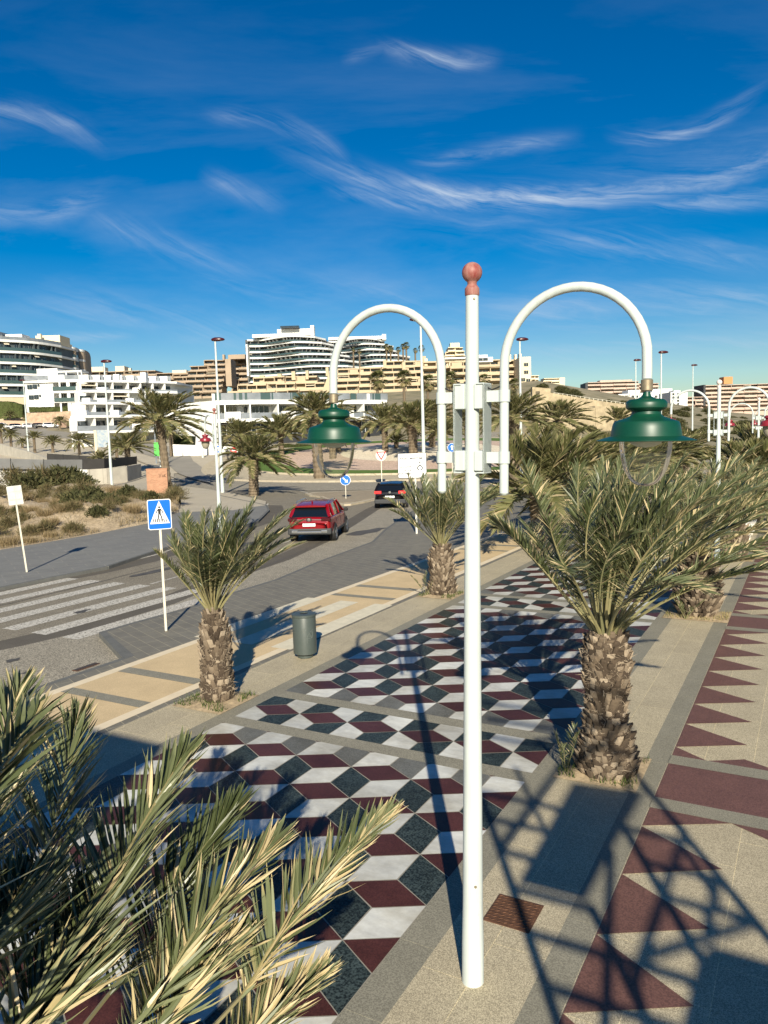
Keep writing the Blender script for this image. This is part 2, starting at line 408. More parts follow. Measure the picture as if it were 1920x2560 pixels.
RZ = -.12      # road surface; pavements are at 0
KR = 1+.12/HC
def rd(p): return (p[0]*KR, p[1]*KR)
asph = mat('asphalt_coarse', (.20, .178, .138), .92, var=.10, vscale=1.3, speck=.75, sscale=60, sdark=.45, slight=1.7, bump=.4, bscale=70)
asph_d = mat('asphalt_smooth', (.115, .103, .085), .88, var=.10, vscale=.8, speck=.35, sscale=60, bump=.2, bscale=80)
asph_l = mat('asphalt_pale', (.27, .245, .195), .93, var=.10, vscale=1.5, speck=.8, sscale=36, sdark=.45, slight=1.6, bump=.4, bscale=50)
paint = mat('road_paint', (.57, .54, .475), .8, var=.5, vscale=16, col2=(.20, .185, .155), speck=.5, sscale=40, sdark=.5, slight=1.2, detail=12)
_r = [n for n in paint.node_tree.nodes if n.type == 'VALTORGB'][0]; _r.color_ramp.elements[0].position = .40; _r.color_ramp.elements[1].position = .52
slab = mat('dark_stone_slabs', (.185, .172, .138), .6, var=.14, vscale=2.5, speck=.3, sscale=90)
add_brick(slab, 1, .62, .31, .006, (1, 1, 1), (.88, .88, .90), (1.9, 1.8, 1.6), rot=(0, 0, radians(24)))
b = MB(); b.sheet([(-150, -60), (40, -60), (40, 64), (-150, 64)], -.126)
b.v = []; b.f = []; b.m = []; b.a = []
def UV(u, v): return (FH.x*u+_R0.x*v, FH.y*u+_R0.y*v)
b.sheet([UV(-40, -120), UV(-40, 160), UV(84.5, 160), UV(84.5, -120)], -.124)
tag(b.build('road', asph), kind='structure')
# pale shoulder along the promenade kerb, smooth wheel tracks, lay-by
b = MB()
kerbR = [(-13.16, 6), (-13.16, 11.73), (-15.5, 13.12), (-15.5, 14.1), (-15.35, 16.4), (-15.55, 18.0), (-15.6, 20.5), (-16.3, 24.2), (-17.0, 29.5), (-18.6, 33.6), (-19.6, 36.6), (-20.4, 39.0), (-21.4, 42.2), (-22.3, 46)]
seam = [(-17.9, 6), (-16.2, 11.5), (-15.95, 13.0), (-16.0, 14.1), (-16.1, 16.4), (-16.5, 18.0), (-17.1, 20.5), (-17.6, 24.2), (-19.2, 30), (-20.6, 33.6), (-21.7, 36.6), (-22.6, 39.0), (-23.8, 42.2), (-25.0, 46)]
for i in range(len(kerbR)-1):
    b.sheet([rd(kerbR[i]), rd(seam[i]), rd(seam[i+1]), rd(kerbR[i+1])], RZ)
tag(b.build('road_shoulder', asph_l), kind='structure')
b = MB()
for i in range(len(seam)-1):
    wd = .95
    b.sheet([rd(seam[i]), rd((seam[i][0]-wd, seam[i][1])), rd((seam[i+1][0]-wd, seam[i+1][1])), rd(seam[i+1])], RZ)
fl = [(-24.2, -10), (-23.9, 16), (-23.55, 19.5), (-23.7, 22), (-24.6, 25), (-27.7, 34.9), (-31.0, 40.5), (-33.4, 43.6)]
for i in range(len(fl)-1):
    b.sheet([rd(fl[i]), rd((fl[i][0]+1.2, fl[i][1])), rd((fl[i+1][0]+1.2, fl[i+1][1])), rd(fl[i+1])], RZ)
tag(b.build('road_patch', asph_d), kind='structure')
# painted marks
b = MB()
for k in range(7):
    x1 = -15.41-1.15*k; w_ = .56
    y0 = 12.4 if k < 5 else 11.0
    b.sheet([rd((x1, y0)), rd((x1-w_, y0)), rd((x1-w_-.02, 18.2)), rd((x1-.02, 18.2))], RZ+.004)
b.sheet([rd((-23.1, 18.5)), rd((-23.25, 18.5)), rd((-24.0, 24)), rd((-23.85, 24))], RZ+.004)
def line(pts, w_, z=RZ+.004, bb=None):
    for i in range(len(pts)-1):
        a, c = Vector(pts[i]), Vector(pts[i+1]); n_ = Vector((-(c-a).y, (c-a).x)).normalized()*w_/2
        bb.sheet([rd(a-n_), rd(c-n_), rd(c+n_), rd(a+n_)], z)
line([(-19.1, 18.4), (-19.3, 21.0), (-19.9, 25), (-20.9, 28.9), (-21.6, 31.2)], .12, bb=b)
line([(-24.05, 24.0), (-25.3, 27.5), (-28.0, 34.5)], .12, bb=b)
line([(-29.0, 36.3), (-31.8, 41.0), (-34.2, 44.6)], .14, bb=b)
line([(-27.5, 44.9), (-27.3, 48.8), (-27.9, 55)], .14, bb=b)
line([(-33.8, 50.7), (-37.5, 54.2), (-41, 57.5)], .12, bb=b)
line([(-16.9, 5.0), (-16.7, 8.3), (-16.6, 10.5)], .10, bb=b)
tag(b.build('road_markings', paint), kind='structure')
# drain grate in the lay-by
g = empty('drain_grate', (*rd((-13.33, 10.9)), RZ), 0, 'long rusty drain grate set in the pale lay-by beside the kerb', 'drain grate')
b = MB(); b.box((0, 0, .006), (.16, .62, .012)); b.build('grate_frame', M['rust'], g)
b = MB()
for i in range(9): b.box((0, -.26+i*.065, .016), (.11, .03, .012))
b.build('grate_bars', M['dark'], g)

# ================================================================== promenade
kerb_m = mat('kerb_stone', (.135, .135, .125), .7, var=.12, vscale=3, speck=.3, sscale=80)
outline = [(-13.02, -12), (-13.02, 11.95)]+[(p[0]+.14, p[1]+(.12 if i == 0 else 0)) for i, p in enumerate(kerbR[2:])]+[(-22.6, 52), (-20.5, 58), (-17, 63), (-10, 71), (-2, 80), (6, 90), (10, 120), (10, 170), (26, 170), (26, -12)]
b = MB(); b.prism(outline, -.3, 0.0); tag(b.build('promenade_paving', slab), kind='structure')
b = MB()
kl = [(-13.16, -12)]+kerbR[1:]+[(-22.75, 52), (-20.65, 58.1), (-17.1, 63.1), (-10.1, 71.1), (-2.1, 80.1)]
kin = [(-13.02, -12)]+outline[1:15]+outline[15:19]
kin = outline[:len(kl)]
for i in range(len(kl)-1):
    b.prism([kl[i], kl[i+1], kin[i+1], kin[i]], -.3, .002)
tag(b.build('promenade_kerb', kerb_m), kind='structure')
stone = mat('beige_granite', (.41, .355, .245), .6, var=.09, vscale=1.1, speck=.75, sscale=115, sdark=.50, slight=1.5)
add_brick(stone, 1, 1.15, .62, .004, (1, 1, 1), (.93, .93, .94), (1.45, 1.4, 1.25), rot=(0, 0, pi/2), msmooth=.2)
gstrip = mat('grey_granite', (.235, .22, .17), .6, var=.08, vscale=2, speck=.55, sscale=70, sdark=.55, slight=1.4)
add_brick(gstrip, 1, 1.0, 4, .003, (1, 1, 1), (.95, .95, .95), (1.5, 1.45, 1.3), rot=(0, 0, pi/2))
tanp = mat('tan_bike_path', (.56, .43, .255), .85, var=.10, vscale=1.2, speck=.35, sscale=60, sdark=.6, slight=1.2)
cream_l = mat('cream_path_line', (.66, .56, .40), .75, var=.08, vscale=5)
pale_p = mat('pale_path_paint', (.60, .55, .42), .8, var=.12, vscale=4)
Y0, Y1 = -8, 168
def strip(name, xa, xb, m, ya=Y0, yb=Y1, z=.004):
    b = MB(); yy = ya
    while yy < yb:
        b.sheet([(xa, yy), (xb, yy), (xb, min(yy+20, yb)), (xa, min(yy+20, yb))], z); yy += 20
    return tag(b.build(name, m), kind='structure')
strip('stone_strip', -9.98, -8.82, stone); strip('border_strip', -8.82, -8.519, gstrip)
strip('border_strip', -3.278, -2.93, gstrip); strip('stone_strip', -2.93, -1.98, stone); strip('border_strip', -1.98, -1.68, gstrip)
strip('stone_strip', -1.68, 14, stone)
strip('bike_path', -12.45, -10.38, tanp); strip('path_line', -10.38, -10.15, cream_l); strip('path_line', -12.68, -12.45, cream_l)
b = MB()
for k in range(-2, 18):
    for a, c in ((9.55, 9.84), (10.95, 11.27)): b.sheet([(-12.45, a+9.5*k), (-10.38, a+9.5*k), (-10.38, c+9.5*k), (-12.45, c+9.5*k)], .008)
tag(b.build('path_cross_band', gstrip), kind='structure')
b = MB()
for xa, xb in ((-12.9, -12.36), (-11.74, -11.15), (-10.62, -10.06)): b.sheet([(xa, 13.7), (xb, 13.7), (xb, 18.5), (xa, 18.5)], .0085)
tag(b.build('path_crossing', pale_p), kind='structure')

# mosaic of tumbling cubes, cut by cross bands
marble = mat('white_marble', (.72, .72, .66), .35, var=.16, vscale=2.2, col2=(.47, .47, .44), detail=9, stretch=(1, 2.2, 1))
dark_g = mat('dark_green_granite', (.027, .037, .036), .45, var=.25, vscale=6, speck=.9, sscale=48, sdark=.4, slight=2.1)
maroon_g = mat('maroon_granite', (.076, .027, .022), .4, var=.12, vscale=4, speck=.5, sscale=70, sdark=.55, slight=1.4)
mid_g = mat('mid_grey_granite', (.145, .145, .130), .45, var=.10, vscale=4, speck=.5, sscale=60, sdark=.6, slight=1.4)
joint = mat('joint_mortar', (.26, .24, .20), .8)
XL, XR = -8.519, -3.278
def clip(poly, ax_, val, keep_less):
    out = []
    for i in range(len(poly)):
        p, q = poly[i], poly[(i+1) % len(poly)]
        ip = (p[ax_] <= val) if keep_less else (p[ax_] >= val); iq = (q[ax_] <= val) if keep_less else (q[ax_] >= val)
        if ip: out.append(p)
        if ip != iq:
            t = (val-p[ax_])/(q[ax_]-p[ax_]); out.append((p[0]+t*(q[0]-p[0]), p[1]+t*(q[1]-p[1])))
    return out
def inset(poly, d=.006):
    n = len(poly); out = []
    ar = sum(poly[i][0]*poly[(i+1) % n][1]-poly[(i+1) % n][0]*poly[i][1] for i in range(n))
    if ar < 0: poly = poly[::-1]
    cx = sum(p[0] for p in poly)/n; cy = sum(p[1] for p in poly)/n
    for p in poly:
        dx, dy = cx-p[0], cy-p[1]; l = hypot(dx, dy) or 1; out.append((p[0]+dx/l*d*1.6, p[1]+dy/l*d*1.6))
    return out
TR = random.Random(17); mos = MB(); DX = .4765; DY = .8375; s_ = .5583
def tile(poly, y0, y1, mi):
    for a in ((0, XL, False), (0, XR, True), (1, y0, False), (1, y1, True)):
        poly = clip(poly, *a)
        if len(poly) < 3: return
    if max(p[0] for p in poly)-min(p[0] for p in poly) < .01: return
    mos.sheet(inset(poly), .008, mi, TR.random())
for k in range(-2, 17):
    yc = 10.485+9.5*k                      # middle of a cross-band pair
    XN = -5.66                             # a column of nodes
    # mirrored band
    for i in range(-5, 6):
        x = XN+2*DX*i; lo_, hi_ = yc-.565, yc+.565
        for r in (-1, 0, 1):
            xx = x+(DX if r else 0); yy = yc+DY*r
            tile([(xx, yy), (xx-DX, yy+s_/2), (xx-DX, yy+DY), (xx, yy+s_)], lo_, hi_, 0)
            tile([(xx, yy), (xx+DX, yy+s_/2), (xx+DX, yy+DY), (xx, yy+s_)], lo_, hi_, 1)
            tile([(xx, yy), (xx+DX, yy+s_/2), (xx+2*DX, yy), (xx+DX, yy-s_/2)], lo_, hi_, 2)
    # long field after it
    lo_, hi_ = yc+.865, yc+9.5-.865
    for r in range(-1, 10):
        yy = yc+1.45+DY*.985*r
        if r > 8: pass
        st = (9.5-2*1.45)/8
        yy = yc+1.45+st*r; ry = st/DY
        for i in range(-6, 7):
            xx = XN+2*DX*i+(DX if r % 2 else 0)
            S_ = s_*ry
            tile([(xx, yy), (xx, yy+S_), (xx+DX, yy+st), (xx+DX, yy+st-S_)], lo_, hi_, 0)
            tile([(xx, yy), (xx+DX, yy+S_/2), (xx+2*DX, yy), (xx+DX, yy-S_/2)], lo_, hi_, 2)
            tile([(xx, yy), (xx, yy-S_), (xx+DX, yy-st), (xx+DX, yy-st+S_)], lo_, hi_, 3 if (r <= 0 or r >= 9) else 1)
for _m in (asph, asph_d, asph_l, slab, paint, kerb_m, stone, gstrip, dark_g, maroon_g, mid_g, marble, tanp, cream_l, pale_p): _m.node_tree.nodes['Principled BSDF'].inputs['Specular IOR Level'].default_value = .15
for _m in (marble, dark_g, maroon_g, mid_g): add_tone(_m)
tag(mos.build('cube_mosaic', [marble, dark_g, maroon_g, mid_g], attr='shade'), kind='structure')
b = MB(); b.sheet([(XL, Y0), (XR, Y0), (XR, Y1), (XL, Y1)], .005); tag(b.build('mosaic_bed', joint), kind='structure')
b = MB()
for k in range(-2, 17):
    for yb_ in (9.62, 11.05): b.sheet([(XL, yb_+9.5*k), (XR, yb_+9.5*k), (XR, yb_+.30+9.5*k), (XL, yb_+.30+9.5*k)], .0075)
for k in range(-2, 17):
    for yb_ in (9.60, 11.02): b.sheet([(-1.675, yb_+9.5*k), (14, yb_+9.5*k), (14, yb_+.31+9.5*k), (-1.675, yb_+.31+9.5*k)], .012)
tag(b.build('cross_band', gstrip), kind='structure')
# saw-tooth border on the right
zig = MB(); xa, xb = -1.665, -.74
for k in range(-2, 17):
    o = 9.5*k; q = 1.1 if k <= 0 else 1.0
    for i in range(7):
        y = 11.66+o+1.0*i
        if k == -1 or k == -2: continue
        zig.sheet([(xa, y), (xb, y+.5), (xa, y+1.0)], .010)
    if k <= 0:
        for i in range(6 if k == 0 else 7):
            y = 9.08+o-1.11*(i+1)
            zig.sheet([(xa, y), (xb, y+.55), (xa, y+1.11)], .010)
    zig.sheet([(xa, 9.10+o), (xb, 9.60+o), (xa, 9.60+o)], .010)
    zig.sheet([(xb, 9.60+o), (.2, 9.60+o), (.2, 9.08+o)], .010)
    zig.sheet([(xa, 11.33+o), (-1.2, 11.33+o), (xa, 11.66+o)], .010)
    zig.sheet([(-1.2, 11.33+o), (-.2, 11.33+o), (-.74, 11.60+o)], .010)
    zig.sheet([(xa, 9.91+o), (14, 9.91+o), (14, 11.02+o), (xa, 11.02+o)], .010)
tag(zig.build('saw_tooth_paving', mat('maroon_granite_rough', (.135, .066, .052), .55, var=.10, vscale=2, speck=.6, sscale=60, sdark=.55, slight=1.4)), kind='structure')
# extra cut joints that show on the maroon field

# stains, tar patches and wheel-worn spots on the carriageway
b = MB(); rnd = random.Random(21)
for (sx_, sy_, sr, el_) in ((-19.6, 9.5, .16, 1.6), (-18.3, 21.5, .30, 3), (-20.8, 20.4, .22, 5), (-14.6, 8.6, .10, 1.5), (-14.2, 10.1, .08, 1.2), (-22.0, 26.5, .35, 4), (-17.9, 14.6, .14, 2), (-19.0, 32.5, .5, 3), (-15.3, 10.6, .12, 1.4), (-21.2, 14.0, .18, 2.5)):
    p_ = []
    for i in range(16):
        a = 2*pi*i/16; q = sr*(.7+.6*rnd.random()); p_.append(rd((sx_+q*cos(a), sy_+q*el_*sin(a))))
    b.sheet(p_, RZ+.006)
tag(b.build('road_stain', mat('oil_stained_asphalt', (.075, .068, .058), .7, var=.3, vscale=3)), kind='structure')
b = MB()
for pts in (((-17.4, 19.5), (-17.7, 23), (-18.6, 27), (-19.9, 31)), ((-20.6, 8), (-20.9, 13), (-21.3, 20), (-22.4, 27)), ((-18.4, 6), (-18.1, 9), (-18.2, 11.8))):
    pp = [Vector(p) for p in pts]; q_ = []
    for i in range(40):
        v = catmull(  [Vector((p.x, p.y, 0)) for p in pp], i/39); q_.append((v.x+noise.noise(Vector((i*.6, pts[0][0], 0)))*.12, v.y))
    line(q_, .035, RZ+.005, b)
tag(b.build('road_crack', mat('tar_filled_crack', (.05, .046, .04), .6)), kind='structure')
# ================================================================== palms
leaf_near = attr_mat('palm_leaflet', [(0, (.040, .050, .016)), (.35, (.080, .097, .038)), (.6, (.178, .195, .100)), (.8, (.38, .31, .15)), (1, (.60, .49, .29))], .38, .14, spec=.5)
leaf_far = attr_mat('palm_leaf_far', [(0, (.055, .066, .022)), (.4, (.120, .125, .045)), (.65, (.21, .195, .085)), (.85, (.34, .27, .14)), (1, (.46, .37, .22))], .6, .2)
bark = attr_mat('palm_bark', [(0, (.035, .024, .016)), (.35, (.085, .062, .042)), (.65, (.165, .125, .086)), (1, (.36, .29, .21))], .9, 0, bump=.7, bscale=28)
rach_val = .70

def bez(ps, t):
    ps = [Vector(p) for p in ps]
    while len(ps) > 1: ps = [ps[i].lerp(ps[i+1], t) for i in range(len(ps)-1)]
    return ps[0]

def frond(b, ps, n=60, ll=.42, lw=.022, pet=.22, seed=0, dry=.0, tone=.35, fold=False, wind=Vector((0, 0, 0)), lift=.45, sides=None, curve='bez', rr=.016, ang0=62, ang1=22, side_dry=0, jit=1.0, straight=False):
    rnd = random.Random(seed); fn = bez if curve == 'bez' else catmull
    K = 16; rp = [fn(ps, i/K) for i in range(K+1)]
    rad = [rr*(1.9 if i == 0 else 1.25 if i == 1 else 1-.82*i/K) for i in range(K+1)]
    b.tube(rp, rad, n=5, mi=0, val=rach_val+.1*(rnd.random()-.5))
    up0 = Vector((0, 0, 1))
    for i in range(n):
        s = (i+.5)/n; t = pet+(1-pet)*s
        P = fn(ps, t); Tn = (fn(ps, min(1, t+.02))-fn(ps, t-.02)).normalized()
        S = Tn.cross(up0)
        if S.length < .05: S = Tn.cross(Vector((0, 1, 0)))
        S.normalize(); Nn = S.cross(Tn).normalized()
        prof = min(1, .25+s*4.5)*(1-.55*max(0, (s-.55)/.45)**1.5)
        for sd in (-1, 1):
            if sides and sd not in sides: continue
            if rnd.random() < .04: continue
            a = radians(ang0+(ang1-ang0)*s+rnd.gauss(0, 5)*jit)
            v = lift*(.6+.7*rnd.random()*jit)+rnd.gauss(0, .12)*jit
            d = (Tn*cos(a)+(S*sd*cos(v)+Nn*sin(v))*sin(a)+wind*(.6+.8*rnd.random())).normalized()
            l = ll*prof*(.82+.36*rnd.random()); wv = d.cross(Nn*.6+Tn*.9+Vector((rnd.gauss(0, .25), rnd.gauss(0, .25), 0))*jit)
            if wv.length < .01: wv = d.cross(S)
            wv.normalize(); hw = lw*(.75+.5*rnd.random())*min(1, .5+prof)/2
            p0 = P+S*sd*rr*.4; dz = Vector((0, 0, -1))
            m1 = p0+d*l*.38+dz*l*.01; m2 = p0+d*l*.72+dz*l*.05; tp = p0+d*l+dz*l*((.02 if straight else .10)+.08*rnd.random())
            dr = tone+rnd.gauss(0, .12)
            if rnd.random() < dry+(side_dry if sd == 1 else 0): dr = .80+.2*rnd.random()
            dr = max(0, min(1, dr)); dt = min(1, dr+.28)
            if fold:
                nv = wv.cross(d).normalized()*hw*.55
                b.add([p0-wv*hw*.5, p0-nv*.4, p0+wv*hw*.5, m1-wv*hw, m1-nv, m1+wv*hw, m2-wv*hw*.7, m2-nv*.7, m2+wv*hw*.7, tp],
                      [(0, 1, 4, 3), (1, 2, 5, 4), (3, 4, 7, 6), (4, 5, 8, 7), (6, 7, 9), (7, 8, 9)], 0, [dr, dr, dr, dr, dr, dr, dr, dr, dr, dt])
            else:
                b.add([p0-wv*hw*.5, p0+wv*hw*.5, m1-wv*hw, m1+wv*hw, tp], [(0, 1, 3, 2), (2, 3, 4)], 0, [dr, dr, dr, dr, dt])

def frond_pts(az, el, Ln, droop, base, wind, r0=.12):
    "control points of an arching frond: starts outwards at elevation el, tip sinks by droop"
    d = Vector((cos(az)*cos(el), sin(az)*cos(el), sin(el))); o = Vector(base)+Vector((cos(az), sin(az), 0))*r0
    p1 = o+d*Ln*.34; p2 = o+d*Ln*.68+wind*Ln*.35+Vector((0, 0, -droop*Ln*.20)); p3 = o+d*Ln*.98+wind*Ln*.85+Vector((0, 0, -droop*Ln*.62))
    return [o, p1, p2, p3]

def trunk_near(root, H, prof, seed, rows=None, stub=.10, up=.6, per=None, cutcol=0):
    rnd = random.Random(seed); b = MB()
    def rad(t):
        f = t*(len(prof)-1); i = min(int(f), len(prof)-2); a = f-i; return prof[i]*(1-a)+prof[i+1]*a
    b.lathe([(rad(i/24)*(.93+.05*rnd.random()), H*i/24-(.12 if i == 0 else 0)) for i in range(25)], n=26, val=.15)
    rows = rows or int(H/.060)
    for r in range(rows):
        t = (r+.4)/rows; R = rad(t); k = per or max(12, int(2*pi*R/.13))
        for j in range(k):
            g = 2*pi*(j+(r % 2)*.5+rnd.gauss(0, .10))/k; z = H*t+rnd.gauss(0, .012)
            o = Vector((cos(g), sin(g), 0)); tn = Vector((-sin(g), cos(g), 0)); R1 = R*.88
            hw = pi*R/k*(.80+.35*rnd.random()); out = stub*(.25+1.2*rnd.random()**1.3); hh = H/rows*(1.2+1.0*rnd.random())
            tip = o*(R1+out)+Vector((0, 0, z+out*up*1.6+hh*.35))+tn*rnd.gauss(0, .012)
            c = min(1, max(0, .50+rnd.gauss(0, .30)))
            z += rnd.gauss(0, .018); A0 = o*R1+tn*hw+Vector((0, 0, z-hh*.3)); B0 = o*R1-tn*hw+Vector((0, 0, z-hh*.3))
            C0 = o*R1-tn*hw*.6+Vector((0, 0, z+hh*.7)); D0 = o*R1+tn*hw*.6+Vector((0, 0, z+hh*.7))
            m_ = o*(R1+out*.35)+Vector((0, 0, z-hh*.35)); tw = hw*(.25+.5*rnd.random())
            t1 = tip+tn*tw; t2 = tip-tn*tw
            b.add([A0, B0, C0, D0, m_, t1, t2], [(1, 4, 6), (4, 0, 5), (4, 5, 6), (0, 3, 5), (2, 1, 6), (5, 3, 2, 6)], 0, [c*.9, c*.9, c*.9, c*.9, c, min(1, c+.15), min(1, c+.15)])
    # fibres
    for i in range(int(900*H)):
        g = rnd.random()*2*pi; z = rnd.random()*H; R = rad(z/H); o = Vector((cos(g), sin(g), 0)); tn = Vector((-sin(g), cos(g), 0))
        p = o*(R*.95)+Vector((0, 0, z)); q = p+(o*.5+tn*rnd.gauss(0, .8)+Vector((0, 0, rnd.gauss(0, .9)))).normalized()*(.04+.11*rnd.random()**2)
        s = Vector((0, 0, .005)) if abs((q-p).normalized().z) < .7 else tn*.005
        b.add([p-s, p+s, q], [(0, 1, 2)], 0, .75+.25*rnd.random())
    return b.build('trunk', bark, root, attr='shade')

def near_palm(name, loc, label, H, prof, fronds, seed, stub=.10, up=.6, dead=0, rows=None, bud=True, petiole_c=None):
    root = empty(name, loc, 0, label, 'palm tree', 'date palms planted along the promenade')
    trunk_near(root, H, prof, seed, stub=stub, up=up, rows=rows)
    for i, f in enumerate(fronds):
        b = MB(); kw = dict(f); ps = kw.pop('ps'); frond(b, ps, seed=seed*100+i, **kw); b.build('frond', leaf_near, root, attr='shade')
    return root

def auto_fronds(n, base, Ln, elr, wind, seed, droop=(.3, .9), dist=0, dry=.08, tone=.36, nl=60, ll=.40, lw=.022, lift=.45, azr=(0, 2*pi), lean=None, r0=.12, inner=.5, rr=.016, pet=.2):
    rnd = random.Random(seed); out = []; ga = pi*(3-sqrt(5))
    for i in range(n):
        t = (i+.5)/n; az = azr[0]+((i*ga) % (2*pi))/(2*pi)*(azr[1]-azr[0]); el = radians(elr[1]+(elr[0]-elr[1])*t+rnd.gauss(0, 4))
        L_ = Ln*(inner+(1-inner)*min(1, t*2.2))*(.88+.2*rnd.random()); dp = droop[0]+(droop[1]-droop[0])*t
        out.append(dict(ps=frond_pts(az, el, L_, dp, Vector(base), wind*(.7+.6*rnd.random()), r0*(.3+.7*t)), n=int(nl*(.6+.4*L_/Ln)), ll=ll, lw=lw, dry=dry*(.5+t), tone=tone-.1*(1-t)+rnd.gauss(0, .05), wind=wind*.5, lift=lift, rr=rr, pet=pet))
    return out

Wd = Vector((.30, .34, .06))
# big palm right of the lamp post
fr = auto_fronds(50, (0, 0, 1.90), 3.3, (43, 88), Vector((.17, .20, .0)), 11, droop=(.05, .62), nl=84, ll=.40, lw=.020, dry=.11, tone=.36, pet=.26, rr=.021)
near_palm('date_palm', (-2.40, 10.45, .01), 'large date palm with thick shaggy trunk, standing just right of the green hooded lamp post', 1.95,
          [.43, .42, .35, .29, .265, .28, .315, .335, .30, .20], fr, 3, stub=.07)
# palm left of the bin
fr = auto_fronds(46, (0, 0, 1.68), 2.15, (50, 88), Vector((.16, .14, .03)), 23, droop=(.02, .42), nl=68, ll=.34, lw=.019, dry=.06, tone=.36, pet=.26, rr=.018)
near_palm('date_palm', (-9.33, 10.45, .01), 'date palm with a bare patch on its scaly trunk, standing left of the litter bin', 1.66,
          [.28, .305, .29, .275, .28, .29, .28, .25, .20, .14], fr, 5, stub=.05, up=1.0)
# palm between bin and lamp post, further off
fr = auto_fronds(42, (0, 0, 1.45), 2.55, (44, 87), Vector((.08, .10, .03)), 31, droop=(.02, .38), nl=56, ll=.38, lw=.024, dry=.08, tone=.42, pet=.26)
near_palm('date_palm', (-9.40, 20.35, .01), 'middle sized date palm with a ragged brown trunk, directly left of the lamp post pole', 1.45,
          [.42, .40, .36, .33, .34, .35, .33, .30, .24, .18], fr, 7, stub=.10)
# pineapple trunk palm
fr = auto_fronds(50, (0, 0, 1.5), 3.3, (20, 84), Vector((.22, .26, .02)), 41, droop=(.12, .5), nl=60, ll=.44, lw=.026, dry=.20, tone=.42, pet=.22)
near_palm('date_palm', (-2.42, 20.35, .01), 'date palm with a fat pineapple shaped trunk behind the large right hand palm', 1.5,
          [.42, .50, .53, .52, .48, .42, .34, .24], fr, 9, stub=.15, up=.40)
fr = auto_fronds(44, (0, 0, 1.6), 3.2, (14, 82), Vector((.22, .26, .02)), 51, droop=(.2, .6), nl=44, ll=.44, lw=.034, dry=.24, tone=.48, pet=.2)
near_palm('date_palm', (-2.45, 29.6, .01), 'date palm with drying brown lower leaves beside the white stone seats', 1.6,
          [.45, .52, .54, .50, .45, .38, .30], fr, 13, stub=.16, up=.7, rows=14)

# foreground palm whose leaves fill the lower left corner
C0 = Vector((-2.45, .95, 2.15))
FR = [  # (pixels from tip inwards with distance ahead) , options
    (([(463, 1880, 4.75), (309, 2148, 4.0), (159, 2491, 3.3)]), dict(tone=.46, dry=.05, ll=.44)),
    (([(690, 2100, 4.7), (506, 2303, 4.05), (338, 2560, 3.5)]), dict(tone=.48, dry=.36, ll=.42)),
    (([(965, 2045, 5.1), (834, 2170, 4.7), (699, 2334, 4.25), (540, 2560, 3.75)]), dict(tone=.47, dry=.08, side_dry=.5, ll=.40)),
    (([(193, 1790, 5.1), (135, 2060, 4.3), (30, 2430, 3.3)]), dict(tone=.46, dry=.1, ll=.42)),
    (([(45, 1720, 5.0), (0, 1930, 4.3), (-110, 2260, 3.4)]), dict(tone=.5, dry=.1, ll=.44)),
    (([(590, 2015, 5.0), (458, 2190, 4.5), (300, 2450, 3.8)]), dict(tone=.22, dry=.05, ll=.40)),  # frond in shade: its darkness is put into the leaf tone
    (([(590, 2350, 4.2), (440, 2500, 3.75), (330, 2640, 3.4)]), dict(tone=.52, dry=.35, ll=.42)),
    (([(270, 2200, 4.0), (150, 2380, 3.5), (20, 2600, 3.0)]), dict(tone=.48, dry=.12, ll=.44)),
    (([(800, 2440, 4.3), (660, 2560, 4.0), (520, 2700, 3.6)]), dict(tone=.52, dry=.4, ll=.34)),
    (([(60, 2200, 3.8), (-20, 2340, 3.4), (-120, 2500, 3.0)]), dict(tone=.44, dry=.1, ll=.44)),
    (([(-60, 1860, 4.6), (-140, 2040, 3.9), (-260, 2300, 3.1)]), dict(tone=.42, dry=.15, ll=.42)),
    (([(220, 2420, 3.5), (130, 2520, 3.25), (40, 2640, 3.0)]), dict(tone=.44, dry=.12, ll=.40)),
]
root = empty('date_palm', (C0.x, C0.y, .01), 0, 'nearest date palm, its long green and straw coloured fronds filling the lower left corner', 'palm tree', 'date palms planted along the promenade')
trunk_near(root, 2.1, [.42, .38, .34, .31, .30, .31, .33, .34, .30, .2], 77)
for i, (pts, kw) in enumerate(FR):
    P3 = [W(*p) for p in pts]
    ps = [C0]+[p for p in P3[::-1]]
    ps = [p-Vector((C0.x, C0.y, .01)) for p in ps]
    b = MB(); frond(b, ps, n=84, lw=.029, fold=True, curve='cat', seed=900+i, wind=Vector((.03, .10, .05)), lift=.62, pet=.30, rr=.015, ang0=60, ang1=18, jit=1.35, straight=True, **kw)
    b.build('frond', leaf_near, root, attr='shade')
for i, f in enumerate(auto_fronds(16, (0, 0, 2.1), 2.9, (20, 80), Vector((.1, .1, .0)), 61, droop=(.2, .6), nl=56, ll=.42, lw=.03, dry=.1, azr=(radians(120), radians(290)))):
    b = MB(); kw = dict(f); ps = kw.pop('ps'); frond(b, ps, seed=7000+i, **kw); b.build('frond', leaf_near, root, attr='shade')

